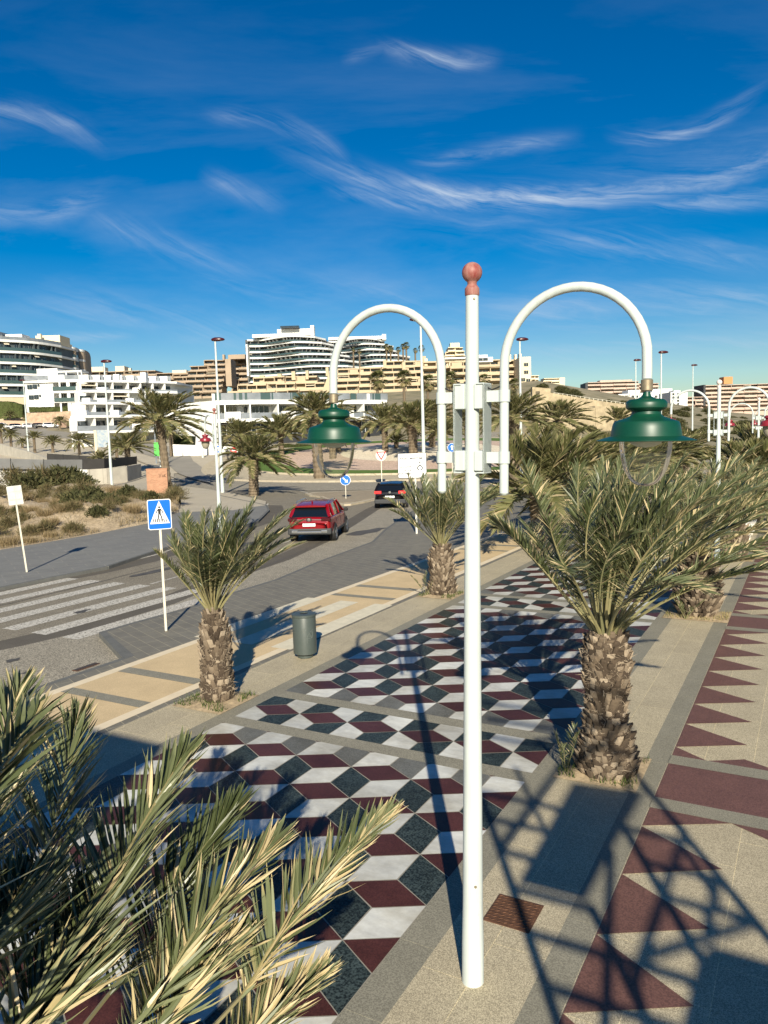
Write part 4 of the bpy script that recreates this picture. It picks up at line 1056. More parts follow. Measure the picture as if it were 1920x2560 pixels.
for k, (cx, cy, sx, sy) in enumerate(pit):
    for i in range(900):
        xx = cx+(rnd.random()-.5)*sx*.96; yy = cy+(rnd.random()-.5)*sy*.96
        nn = noise.noise(Vector((xx*2.5, yy*2.5, k*3)))+(.35 if (xx < cx-.25 or yy < cy-.25) else 0)
        if nn < .12: continue
        h = .04+.09*rnd.random()*(1 if k != 3 else .7); a = rnd.random()*2*pi; w_ = .006; dx, dy = rnd.gauss(0, .03), rnd.gauss(0, .03)
        v = rnd.random()*.5 if k in (0, 1, 2) else .6+.4*rnd.random()
        b.add([(xx-w_*cos(a), yy-w_*sin(a), .03), (xx+w_*cos(a), yy+w_*sin(a), .03), (xx+dx, yy+dy, .03+h)], [(0, 1, 2)], 0, v)
tag(b.build('grass', grassm, attr='shade'), 'short grass and dry leaf litter round the palm trunks', 'grass', kind='stuff')
# young side shoots at palm feet
def shoot(loc, n, h, seed, label):
    r = empty('palm_sapling', loc, 0, label, 'sapling'); b = MB(); rnd = random.Random(seed)
    b.tube([(0, 0, 0), (0, 0, .06)], .02, n=6, val=.4); b.build('stem', leaf_near, r, attr='shade'); b = MB()
    for i in range(n):
        az = 2*pi*i/n+rnd.gauss(0, .3); el = radians(50+30*rnd.random())
        frond(b, frond_pts(az, el, h*(.7+.5*rnd.random()), .2, (0, 0, .02), Vector((0, 0, 0)), .02), n=16, ll=.16, lw=.018, pet=.15, seed=seed*9+i, tone=.42, rr=.006, dry=.1)
    b.build('leaves', leaf_near, r, attr='shade'); return r
shoot((-2.88, 10.15, .02), 4, .62, 5, 'small upright palm shoot on the left foot of the large palm')
shoot((-9.75, 20.0, .02), 5, .75, 6, 'young palm shoot against the trunk of the palm left of the lamp post')
shoot((-2.62, 19.75, .02), 5, .65, 8, 'young palm shoot in front of the pineapple shaped trunk')

# ================================================================== lookout structure behind the camera (casts the lattice shadow)
steel = M['grey_concrete']
lt = empty('lookout_tower', (3.3, -2.2, 0), 0, 'timber and steel lookout tower behind the viewer whose lattice shadow falls on the promenade', 'lookout tower')
YT = -.6
def back(gx, gy):
    "where a sun ray landing at a ground point crosses the tower's front face"
    s = gy-YT; return (gx+s*(-SH.x/SH.y), YT, s/SH.y*tan(SUN_EL))
def mem(b, p, q, w_=.055):
    P, Q = Vector(back(*p)), Vector(back(*q)); O = Vector((3.3, -2.2, 0)); b.tube([P-O, Q-O], w_/2*1.15, n=4)
b = MB()
for p, q in [((-3.72, 9.1), (-1.67, 5.63)), ((-2.55, 11.4), (-.1, 7.25)), ((-1.82, 8.92), (-.80, 6.98)), ((-1.83, 7.29), (-.92, 5.75))]:
    mem(b, p, q, .10)
for p, q in [((-1.67, 5.63), (1.9, -.45)), ((-.1, 7.25), (4.4, -.45))]: mem(b, p, q, .10)
b.build('post', steel, lt)
b = MB()
for y_, xa_, xb_ in ((10.9, -4.3, -2.2), (11.6, -4.6, -2.6), (12.3, -5.0, -3.0), (9.1, -3.72, -2.4), (8.5, -3.35, -2.35), (7.86, -2.98, -2.5), (7.24, -2.6, -1.8), (6.62, -2.25, -.3), (6.0, -1.9, .6), (8.96, -1.9, -1.1), (8.32, -1.5, -.7), (7.75, -1.2, -.35)):
    mem(b, (xa_, y_), (xb_, y_), .075)
b.build('rail', steel, lt)
b = MB()
for p, q in [((-1.88, 8.41), (-1.30, 5.6)), ((-1.21, 9.2), (-1.24, 6.3)), ((-1.24, 6.4), (-.95, 5.7)), ((-3.0, 10.7), (-3.0, 7.95)), ((-1.16, 8.8), (-.72, 7.9)), ((-.77, 8.4), (-.77, 7.35)), ((-1.24, 6.72), (-.37, 7.73)), ((-3.55, 10.0), (-2.6, 8.4)), ((-1.9, 10.2), (-1.2, 9.2)), ((-2.3, 10.4), (-3.7, 12.3)), ((-2.9, 10.2), (-2.9, 12.6)), ((-3.6, 11.0), (-2.4, 12.2)), ((-2.0, 9.9), (-2.5, 12.0)), ((-1.23, 9.2), (-.45, 7.8))]:
    mem(b, p, q, .072)
b.build('brace', steel, lt)
O = Vector((3.3, -2.2, 0))
def pan(name, pts, th=.05):
    P = [Vector(back(*p))-O for p in pts]; b = MB(); n = len(P); off = Vector((0, -th, 0))
    b.add([tuple(p) for p in P]+[tuple(p+off) for p in P], [tuple(range(n)), tuple(range(n, 2*n))[::-1]]+[(i, (i+1) % n, n+(i+1) % n, n+i) for i in range(n)]); b.build(name, steel, lt)
pan('side_panel', [(-2.60, 7.40), (-2.72, 9.9), (-1.80, 10.0), (-1.87, 8.41), (-1.89, 7.40)])
pan('side_panel', [(-.25, 7.17), (-.71, 7.18), (-.80, 6.98), (-.82, 5.2), (.9, 5.2), (.9, 7.0)])
# roof of the lookout, whose corner shades the bike path
hz = 6.2; sh = hz/tan(SUN_EL)
def up_(gx, gy): return (gx-SH.x*sh-O.x, gy-SH.y*sh-O.y)
b = MB(); b.prism([up_(-8.75, 8.50), up_(-11.6, 8.50), up_(-11.9, 5.0), up_(-8.0, 5.0), up_(-8.0, 6.9), up_(-8.55, 7.9)], hz-.25, hz); b.build('roof', steel, lt)
b = MB()
for gx, gy in ((-11.3, 5.3), (-8.4, 5.3)):
    q = up_(gx, gy); b.box((q[0], q[1], hz/2), (.12, .12, hz))
b.build('roof_post', steel, lt)
# ================================================================== cars
car_red = mat('red_metallic_paint', (.22, .003, .007), .25, metal=.1, spec=.5, var=.05); car_red.node_tree.nodes['Principled BSDF'].inputs['Coat Weight'].default_value = .5
car_blk = mat('black_car_paint', (.006, .006, .007), .2, spec=.35); car_blk.node_tree.nodes['Principled BSDF'].inputs['Coat Weight'].default_value = .15
car_wht = mat('white_car_paint', (.72, .73, .74), .2, spec=.6); car_nvy = mat('dark_blue_car_paint', (.02, .025, .04), .2, spec=.7)
car_glass = mat('tinted_car_glass', (.006, .008, .010), .05, spec=.9); lamp_red = mat('tail_light_red', (.42, .008, .012), .15, spec=.5); lamp_dk = mat('tail_light_smoked', (.05, .004, .006), .12, spec=.8)
chrome = mat('chrome', (.55, .56, .57), .2, metal=.9); alloy = mat('alloy_wheel', (.32, .33, .34), .3, metal=.8)
lamp_lit = bpy.data.materials.new('lit_tail_light'); lamp_lit.use_nodes = True
_b = lamp_lit.node_tree.nodes['Principled BSDF']; _b.inputs['Base Color'].default_value = (.5, .01, .01, 1); _b.inputs['Emission Color'].default_value = (1, .02, .02, 1); _b.inputs['Emission Strength'].default_value = .7
def wheel(root, x, y, r_, w_, side):
    b = MB(); n = 28; prof = [(-w_/2, r_*.62), (-w_/2, r_*.93), (-w_*.36, r_), (w_*.36, r_), (w_/2, r_*.93), (w_/2, r_*.62)]
    vs = []; fs = []
    for px_, rr in prof:
        for k in range(n): g = 2*pi*k/n; vs.append((x+px_, y+rr*cos(g), r_+rr*sin(g)))
    for i in range(len(prof)-1):
        for k in range(n): fs.append((i*n+k, i*n+(k+1) % n, (i+1)*n+(k+1) % n, (i+1)*n+k))
    fs.append(tuple(range(n))); fs.append(tuple(range((len(prof)-1)*n, len(prof)*n))); b.add(vs, fs)
    t = b.build('wheel', M['black'], root, smooth='auto')
    b = MB(); xo = x+side*(w_/2+.004)
    for k in range(5):
        g = 2*pi*k/5+.3
        for dg in (-.16, .16):
            b.tube([(xo, y, r_), (xo, y+r_*.62*cos(g+dg), r_+r_*.62*sin(g+dg))], .022, n=4)
    vs = []; 
    for k in range(n):
        g = 2*pi*k/n
        vs += [(xo, y+r_*.60*cos(g), r_+r_*.60*sin(g)), (xo, y+r_*.68*cos(g), r_+r_*.68*sin(g))]
    b.add(vs, [(2*k, 2*k+1, (2*k+3) % (2*n), (2*k+2) % (2*n)) for k in range(n)]); b.build('rim', alloy, t)
def make_car(name, loc, rz, label, paint_, spec, scale=1.0, cat='car', group=None, plate_txt=None, lit=False, detail=True, smoked=False):
    """spec: L, Wd, stations of (y, z_sill, z_belt, half width) and roof (y, z, half width); y forward, rear at -L/2"""
    r = empty(name, loc, rz, label, cat, group); r.scale = (scale,)*3
    L_ = spec['L']; body = spec['body']; n = len(body)
    rings = []
    for (y, zs, zb, hw) in body:
        zm = zs+(zb-zs)*.45
        rings.append([(-hw*.93, y, zs), (-hw*1.0, y, zs+.10), (-hw*1.015, y, zm), (-hw*.985, y, zb-.06), (-hw*.93, y, zb), (-hw*.5, y, zb+.03), (0, y, zb+.04), (hw*.5, y, zb+.03), (hw*.93, y, zb), (hw*.985, y, zb-.06), (hw*1.015, y, zm), (hw, y, zs+.10), (hw*.93, y, zs)])
    b = MB(); vs = [p for rg in rings for p in rg]; k = 13
    fs = [(i*k+j, i*k+j+1, (i+1)*k+j+1, (i+1)*k+j) for i in range(n-1) for j in range(k-1)]+[((i+1)*k, (i+1)*k+k-1, i*k+k-1, i*k) for i in range(n-1)]
    fs += [tuple(range(k)), tuple(range((n-1)*k, n*k))[::-1]]
    b.add(vs, fs); bo = b.build('body', paint_, r, smooth='auto')
    bo.modifiers.clear(); bo.modifiers.new('round', 'SUBSURF').render_levels = 2
    # greenhouse glass then roof skin and pillars
    g = spec['glass']; b = MB(); vs = []
    for (y, z0, hw0, z1, hw1) in g: vs += [(-hw0, y, z0), (-hw1, y, z1), (hw1, y, z1), (hw0, y, z0)]
    fs = []
    for i in range(len(g)-1):
        for j in range(3): fs.append((i*4+j, i*4+j+1, (i+1)*4+j+1, (i+1)*4+j))
    b.add(vs, fs+[(0, 1, 2, 3), tuple(range((len(g)-1)*4, len(g)*4))[::-1]]); b.build('windows', car_glass, r)
    ro_ = spec['roof']; b = MB(); vs = []
    for (y, z, hw) in ro_: vs += [(-hw, y, z-.05), (-hw*.93, y, z), (0, y, z+.03), (hw*.93, y, z), (hw, y, z-.05)]
    fs = [(i*5+j, i*5+j+1, (i+1)*5+j+1, (i+1)*5+j) for i in range(len(ro_)-1) for j in range(4)]
    b.add(vs, fs+[(0, 1, 2, 3, 4), tuple(range((len(ro_)-1)*5, len(ro_)*5))[::-1]]+[((i+1)*5, (i+1)*5+4, i*5+4, i*5) for i in range(len(ro_)-1)]); b.build('roof', paint_, r, smooth='auto')
    for sx in (-1, 1):
        for pil in spec['pillars']:
            b = MB(); b.tube([(sx*p[0], p[1], p[2]) for p in pil[:-1]], pil[-1], n=6); b.build('pillar', paint_, r)
    for yw in spec['axles']:
        for sx in (-1, 1):
            hw = spec['hw']
            b = MB(); vs = []; m_ = 18
            for q in range(m_+1):
                a = pi*q/m_; vs += [(sx*(hw*1.02), yw+cos(a)*spec['wr']*1.22, spec['wr']+sin(a)*spec['wr']*1.22), (sx*(hw*1.02), yw+cos(a)*spec['wr']*1.02, spec['wr']+sin(a)*spec['wr']*1.02), (sx*hw*.8, yw+cos(a)*spec['wr']*1.02, spec['wr']+sin(a)*spec['wr']*1.02)]
            b.add(vs, [(3*q, 3*q+1, 3*q+4, 3*q+3) for q in range(m_)]+[(3*q+1, 3*q+2, 3*q+5, 3*q+4) for q in range(m_)]); b.build('wheel_arch', M['dark'], r)
            wheel(r, sx*(hw*.93), yw, spec['wr'], .24, sx)
    yr = -L_/2
    for yb_, ww_, hh_ in ((yr+.12, 2.0, .26), (L_/2-.12, 1.86, .22)):
        b = MB(); b.box((0, yb_, spec['bz']), (spec['hw']*ww_, .28, hh_)); b.build('bumper', M['dark'], r, bevel=.05)
    if detail:
        for sx in (-1, 1):
            b = MB(); b.box((sx*spec['hw']*.76, yr+.045, spec['tz']), (spec['hw']*.42, .12, spec['th'])); b.box((sx*spec['hw']*.975, yr+.17, spec['tz']), (.05, .26, spec['th']*.8)); b.build('tail_light', lamp_lit if lit else lamp_dk if smoked else lamp_red, r, bevel=.03)
            b = MB(); b.box((sx*(spec['hw']+.10), spec['mir'][0], spec['mir'][1]), (.20, .12, .15)); b.build('wing_mirror', M['black'] if smoked else paint_, r, bevel=.04)
            for yy in spec['doors']:
                b = MB(); b.box((sx*(spec['hw']*1.012), yy, spec['dz']), (.012, .012, .58)); b.build('door_seam', M['black'], r)
            b = MB(); b.box((sx*spec['hw']*.99, 0, spec['bz']-.08), (.05, L_*.52, .12)); b.build('sill', M['dark'], r, bevel=.02)
        b = MB(); b.box((0, yr-.035, spec['pz']), (.53, .015, .12)); pl = b.build('number_plate', M['sign_white'], r)
        if plate_txt:
            text_mesh('plate_text', plate_txt, .105, M['black'], pl, (0, yr-.045, spec['pz']), (pi/2, 0, 0), ext=.001)
        b = MB(); b.lathe([(.07, 0), (.065, .012), (.001, .016)], n=20); e = b.build('badge', chrome, r); e.rotation_euler = (pi/2, 0, 0); e.location = (0, yr-.02, spec['tz'])
    return r
SUV = dict(L=4.45, hw=.91, wr=.35, axles=(-1.36, 1.32), bz=.50, tz=.99, th=.14, pz=.78, dz=.78, mir=(.85, 1.12), doors=(-.92, .05, 1.0),
    body=[(-2.215, .42, .80, .74), (-2.20, .40, 1.04, .84), (-2.02, .34, 1.07, .89), (-1.3, .30, 1.09, .915), (0, .29, 1.05, .915), (1.0, .29, 1.02, .91), (1.55, .32, .98, .89), (2.02, .36, .86, .80), (2.2, .42, .68, .66)],
    glass=[(-2.06, 1.07, .80, 1.09, .78), (-1.76, 1.07, .84, 1.53, .66), (-.6, 1.07, .855, 1.60, .68), (.35, 1.05, .85, 1.58, .66), (1.28, 1.03, .80, 1.05, .74)],
    roof=[(-1.95, 1.53, .66), (-1.7, 1.575, .69), (-.6, 1.625, .70), (.30, 1.60, .68), (.52, 1.54, .66)],
    pillars=[((.82, -2.02, 1.07), (.74, -1.88, 1.33), (.68, -1.72, 1.55), .075), ((.86, -1.3, 1.08), (.70, -1.28, 1.56), .055), ((.865, -.1, 1.06), (.70, -.15, 1.58), .03), ((.84, 1.22, 1.03), (.68, .40, 1.57), .035)])
a_, b_ = Vector(rd(gp(729, 1352))), Vector(rd(gp(843, 1352)))
cen = (a_+b_)/2; hd = radians(22)
fw = Vector((-sin(hd), cos(hd))); cc = cen+fw*(1.36*1.1)
red = make_car('red_suv', (cc.x, cc.y, RZ), hd, 'shiny red sport utility car seen from behind, driving towards the roundabout', car_red, SUV, 1.10, plate_txt='8787 LZH', smoked=True)
b = MB()
for sx in (-1, 1): b.tube([(sx*.63, -1.62, 1.60), (sx*.66, -1.45, 1.68), (sx*.66, .05, 1.69), (sx*.63, .28, 1.63)], .02, n=8)
b.build('roof_rail', chrome, red, smooth='auto')
b = MB(); b.box((0, -2.235, .47), (1.40, .04, .09)); b.box((-.62, -2.24, .50), (.26, .05, .12)); b.box((.62, -2.24, .50), (.26, .05, .12)); b.build('skid_plate', chrome, red, bevel=.02)
b = MB(); b.box((0, -2.24, 1.0), (.22, .03, .13)); b.build('tail_panel', M['black'], red, bevel=.01)
b = MB(); b.box((0, -2.225, .99), (1.3, .02, .025)); b.build('light_bar', chrome, red)
b = MB(); b.tube([(0, -1.45, 1.62), (0, -1.55, 1.74)], [.04, .01], n=8); b.build('antenna', car_red, red)
HATCH = dict(L=4.15, hw=.88, wr=.32, axles=(-1.30, 1.28), bz=.42, tz=.93, th=.15, pz=.68, dz=.72, mir=(.75, 1.0), doors=(-.5, .62),
    body=[(-2.07, .36, .74, .74), (-2.04, .32, .96, .82), (-1.9, .28, 1.0, .86), (-1.2, .25, 1.0, .88), (0, .24, .97, .88), (1.0, .24, .93, .87), (1.5, .26, .86, .85), (1.9, .3, .74, .76), (2.07, .36, .60, .60)],
    glass=[(-1.96, .99, .78, 1.01, .76), (-1.66, .99, .80, 1.37, .62), (-.6, .98, .82, 1.43, .64), (.25, .96, .81, 1.41, .62), (1.15, .93, .74, .95, .70)],
    roof=[(-1.74, 1.37, .62), (-1.5, 1.41, .65), (-.6, 1.455, .66), (.2, 1.43, .64), (.42, 1.38, .62)],
    pillars=[((.80, -1.92, 1.0), (.73, -1.76, 1.2), (.64, -1.62, 1.38), .10), ((.82, .45, .97), (.66, .1, 1.42), .03), ((.78, 1.1, .94), (.64, .35, 1.40), .03)])
a_, b_ = Vector(rd(gp(946, 1269))), Vector(rd(gp(1014, 1269))); cen = (a_+b_)/2; hd = radians(21); fw = Vector((-sin(hd), cos(hd))); cc = cen+fw*1.5
make_car('black_hatchback', (cc.x, cc.y, RZ), hd, 'black hatchback with lit red tail lights about to enter the roundabout behind the palm', car_blk, HATCH, 1.16, plate_txt='2181 BZR', lit=True)
for i, (px, py, m_, lb) in enumerate([(47, 1071, car_nvy, 'leftmost dark car parked up the hill'), (80, 1073, car_wht, 'white estate car parked between two dark cars up the hill'),
        (105, 1075.5, car_blk, 'black car parked between the two white cars up the hill'), (131, 1078, car_wht, 'small white car, the last parked one on the right of the hill row')]):
    x, y = XY(px, 222); make_car('parked_car', (x, y, T(x, y)+.12), YAW+radians(-78), lb, m_, HATCH, 1.05, group='cars parked up the hill', detail=False)
x, y = XY(8, 215); make_car('parked_car', (x, y, T(x, y)+.12), YAW+radians(-80), 'white van at the left edge above the parked cars', car_wht, dict(SUV), 1.45, cat='van', detail=False)

# ================================================================== people
def person(loc, rz, label, pts, cloth_top, cloth_leg, step=.18, arm=.1):
    r = empty('person', loc, rz, label, 'person', 'people walking by the roundabout')
    me = bpy.data.meshes.new('body')
    V = [(0, 0, .95), (0, 0, 1.15), (0, 0, 1.40), (0, 0, 1.50), (0, .01, 1.58), (0, .02, 1.70),
         (.18, 0, 1.42), (.24, -arm, 1.15), (.24, arm*.2, .90), (.24, arm*.6, .80), (-.18, 0, 1.42), (-.24, arm, 1.15), (-.24, arm*2.2, .92), (-.24, arm*2.8, .82),
         (.09, 0, .90), (.10, step*.5, .50), (.10, step*.4, .10), (.10, step*.4+.14, .04), (-.09, 0, .90), (-.10, -step*.1, .50), (-.10, -step, .12), (-.10, -step+.13, .05)]
    E_ = [(0, 1), (1, 2), (2, 3), (3, 4), (4, 5), (2, 6), (6, 7), (7, 8), (8, 9), (2, 10), (10, 11), (11, 12), (12, 13), (0, 14), (14, 15), (15, 16), (16, 17), (0, 18), (18, 19), (19, 20), (20, 21)]
    R_ = [.15, .145, .16, .06, .085, .07, .07, .05, .04, .035, .07, .05, .04, .035, .095, .065, .045, .04, .095, .065, .045, .04]
    me.from_pydata(V, E_, []); o = bpy.data.objects.new('body', me); COL.objects.link(o); o.parent = r
    md = o.modifiers.new('skin', 'SKIN'); sv = me.skin_vertices[0].data
    for i, q in enumerate(R_): sv[i].radius = (q, q*.8)
    sv[0].use_root = True; o.modifiers.new('sub', 'SUBSURF').levels = 1
    m_ = mat('clothes', cloth_top, .9, var=.1, vscale=6); me.materials.append(m_); md.use_smooth_shade = True
    b = MB(); b.lathe([(.001, -.10), (.07, -.08), (.095, 0), (.085, .08), (.001, .115)], (0, .01, 1.62), 14)
    b.build('head', mat('skin', (.32, .19, .13), .6), r, smooth=True)
    b = MB(); b.lathe([(.085, -.02), (.103, .02), (.09, .09), (.001, .125)], (0, -.012, 1.63), 14); b.build('hair', mat('hair', (.02, .015, .01), .8), r, smooth=True)
    b = MB(); b.lathe([(.13, .10), (.155, .0), (.15, -.14), (.165, -.30)], (0, 0, 1.12), 16); b.build('trousers' if cloth_leg else 'coat', mat('coat', cloth_leg or cloth_top, .9), r, smooth=True)
    return r
x, y = XY(567, 112); person((x, y, T(x, y)+.12), YAW+.6, 'person in long dark clothes walking beside the low white wall', None, (.015, .015, .018), (.012, .012, .014))
x, y = XY(586, 113); person((x, y, T(x, y)+.12), YAW-.5, 'person in a dark red top walking just behind the no entry sign', None, (.13, .03, .03), (.03, .03, .04))

# ================================================================== far pavement, waste ground, islands
slab2 = mat('grey_blue_slabs', (.185, .182, .165), .8, var=.10, vscale=1.5, speck=.3, sscale=60)
add_brick(slab2, 1, 1.2, .6, .012, (1, 1, 1), (.90, .90, .92), (1.35, 1.3, 1.2), rot=(0, 0, radians(-60)))
pale_pav = mat('pale_paving', (.42, .37, .28), .9, var=.10, vscale=.5, speck=.3, sscale=30)
farin = [(-32.6, -12), (-32.2, 20), (-32.3, 24.8), (-32.6, 28), (-33.6, 33.0), (-36.5, 38.0), (-41, 43)]
faro = [(-23.95, -12), (-23.75, 16.5), (-23.62, 20.5), (-24.2, 22.2), (-24.95, 24.5), (-27.7, 34.9), (-31.2, 40.6), (-33.6, 43.5), (-35.8, 45.0), (-38.5, 46.8), (-44, 50.5)]
b = MB(); b.prism(faro+farin[::-1], -.3, 0); tag(b.build('far_pavement', slab2), kind='structure')
b = MB()
for i in range(len(faro)-1):
    a0, a1 = Vector(faro[i]), Vector(faro[i+1]); nn = Vector((-(a1-a0).y, (a1-a0).x)).normalized()*-.15
    b.prism([tuple(a0), tuple(a1), tuple(a1+nn), tuple(a0+nn)], -.3, .004)
tag(b.build('far_kerb', kerb_m), kind='structure')
# strip of pale paving along the road left of the roundabout
b = MB(); pvl = [gp(*p) for p in ((700, 1300), (640, 1262), (560, 1240), (470, 1226), (380, 1210), (300, 1200), (230, 1196), (230, 1214), (330, 1236), (400, 1250), (520, 1275), (600, 1290), (640, 1330))]
pvl = [(-33.6, 43.5), (-35.6, 46.2), (-44, 52.5), (-52, 57.5), (-62, 62.5), (-78, 69), (-104, 73), (-106, 66), (-80, 62), (-62, 55.5), (-50, 48), (-41, 43), (-36.5, 38.0), (-33.6, 40)]
b.prism(pvl, -.3, .002); tag(b.build('side_pavement', pale_pav), kind='structure')
dirt = mat('sandy_waste_ground', (.52, .41, .27), .97, var=.5, vscale=.7, col2=(.24, .18, .105), bump=1.0, bscale=5, detail=14, speck=.5, sscale=9, sdark=.55, slight=1.3)
vs = []; fs = []; nx, ny = 190, 200
def dirt_z(x, y):
    e = min(1, max(0, (-32.5-x)/4)); q = Vector((x*.13, y*.13, 0))
    rid = max(0, noise.noise(q*1.4+Vector((3, 1, 0)))+.15)*.9
    n2 = abs(noise.noise(Vector((x*.6, y*.6, 0))))*.42+abs(noise.noise(Vector((x*1.6, y*1.6, 5))))*.22+noise.noise(Vector((x*3.7, y*3.7, 5)))*.06
    bnk = .6*math.exp(-((y-33-(x+40)*-.25)/4.0)**2)
    return .03+e*(rid*.7+n2+bnk*(.8+.5*noise.noise(Vector((x*.25, y*.25, 2)))))
def lot_edge(y):
    for i in range(len(farin)-1):
        if farin[i][1] <= y <= farin[i+1][1]:
            t = (y-farin[i][1])/(farin[i+1][1]-farin[i][1]); return farin[i][0]+t*(farin[i+1][0]-farin[i][0])
    return -41
def lot_far(x): return 43+(-41-x)*.62 if x > -62 else 55.5+(-62-x)*.36
for i in range(nx+1):
    for j in range(ny+1):
        s = j/ny; y = -12+i/nx*54.5
        # columns run from pavement edge leftwards
        x = lot_edge(y)-s*70
        yy = y+(s*70)*.0
        vs.append((x, yy, dirt_z(x, yy) if j else .0))
for i in range(nx):
    for j in range(ny): fs.append((i*(ny+1)+j, i*(ny+1)+j+1, (i+1)*(ny+1)+j+1, (i+1)*(ny+1)+j))
b = MB(); b.add(vs, fs); tag(b.build('waste_ground', dirt, smooth=True), kind='structure')
vs = []; fs = []
for i in range(61):
    for j in range(15):
        x = -41-i*1.1; y0, y1 = 42.5, lot_far(x); y = y0+(y1-y0)*j/14; vs.append((x, y, dirt_z(x, y)+.02 if j < 14 else -.05))
fs = [(i*15+j, (i+1)*15+j, (i+1)*15+j+1, i*15+j+1) for i in range(60) for j in range(14)]
b = MB(); b.add(vs, fs); tag(b.build('waste_ground', dirt, smooth=True), kind='structure')

# splitter island
isl = [(-37.0, 53.3), (-35.6, 51.9), (-33.9, 50.9), (-31.0, 47.9), (-28.9, 45.7), (-28.2, 45.3), (-27.85, 45.6), (-27.9, 47.5), (-28.2, 50), (-29.2, 54.5), (-30.2, 57.4), (-31.5, 58.2), (-35, 56.2), (-37, 54.5)]
islm = mat('ochre_island_paving', (.33, .27, .185), .9, var=.12, vscale=1, speck=.4, sscale=40); add_brick(islm, 1, .4, .2, .02, (1, 1, 1), (.85, .85, .85), (.7, .68, .62))
cx_, cy_ = sum(p[0] for p in isl)/len(isl), sum(p[1] for p in isl)/len(isl)
inn = [(cx_+(p[0]-cx_)*.86, cy_+(p[1]-cy_)*.88) for p in isl]
kerb_p = mat('pale_kerb_stone', (.42, .36, .26), .85, var=.1, vscale=2); add_brick(kerb_p, 1, .9, .9, .02, (1, 1, 1), (.92, .92, .92), (.6, .58, .52))
b = MB(); b.prism(isl, -.3, .0); tag(b.build('island_kerb', kerb_p), kind='structure')
b = MB(); b.prism(inn, -.02, .02); tag(b.build('splitter_island', islm), kind='structure')

# roundabout: stone apron, lawn ring, gravel
RC = Vector((-47.5, 98.5))
def ringz(x, y): return T(x, y)
def ring(name, r0, r1, z0, z1, m, n=96, k=4):
    b = MB(); vs = []
    for i in range(n):
        a = 2*pi*i/n
        for j in range(k+1):
            r_ = r0+(r1-r0)*j/k; x, y = RC.x+r_*cos(a), RC.y+r_*sin(a); vs.append((x, y, T(x, y)+z0+(z1-z0)*j/k))
    b.add(vs, [(i*(k+1)+j, i*(k+1)+j+1, ((i+1) % n)*(k+1)+j+1, ((i+1) % n)*(k+1)+j) for i in range(n) for j in range(k)])
    return tag(b.build(name, m), kind='structure')
apron = mat('pale_cobble_apron', (.42, .36, .25), .9, var=.15, vscale=1.5, speck=.4, sscale=20)
ring('roundabout_road', 31, 42, .03, .03, asph_l); ring('kerb_ring', 31.0, 30.8, .03, .22, kerb_p, k=1); ring('apron_ring', 30.8, 25.4, .22, .42, apron)
ring('kerb_ring', 25.4, 25.3, .42, .62, kerb_p, k=1)
lawn = mat('clipped_lawn', (.075, .14, .012), .95, var=.35, vscale=5, bump=.8, bscale=60)
ring('lawn_ring', 25.3, 20.5, .62, .70, lawn)
gravel = mat('pink_gravel', (.50, .37, .285), .95, var=.10, vscale=.6, speck=.7, sscale=6, sdark=.6, slight=1.3, bump=.7, bscale=8)
gravel_w = mat('cream_gravel', (.66, .58, .44), .95, var=.10, vscale=.5, speck=.7, sscale=6, sdark=.65, slight=1.25, bump=.7, bscale=8)
ring('gravel_bed', 20.5, 12, .68, 1.1, gravel, k=8); ring('gravel_bed', 12, .01, 1.1, 1.5, gravel_w, k=8)
# roads and pavements rising behind the roundabout, drawn as strips on the terrain
def px_strip(name, A_, B_, m, z): return tag(drape(name, [XY(*a) for a in A_], [XY(*a) for a in B_], z, m), kind='structure')
px_strip('hill_paving', [(-300, 84), (-300, 300)], [(430, 84), (430, 300)], pale_pav, .10)
px_strip('hill_paving', [(430, 100), (430, 122)], [(1500, 118), (1500, 140)], pale_pav, .10)
hroad = mat('hill_asphalt', (.25, .23, .19), .9, var=.1, vscale=.3)
px_strip('hill_road', [(520, 84), (440, 100), (400, 118), (290, 150), (150, 185), (-100, 215)], [(520, 100), (480, 113), (470, 128), (330, 178), (180, 212), (-100, 238)], hroad, .16)
px_strip('hill_kerb_line', [(470, 85), (380, 106), (250, 150), (110, 185)], [(470, 86), (380, 107.5), (250, 152), (110, 187)], kerb_p, .25)
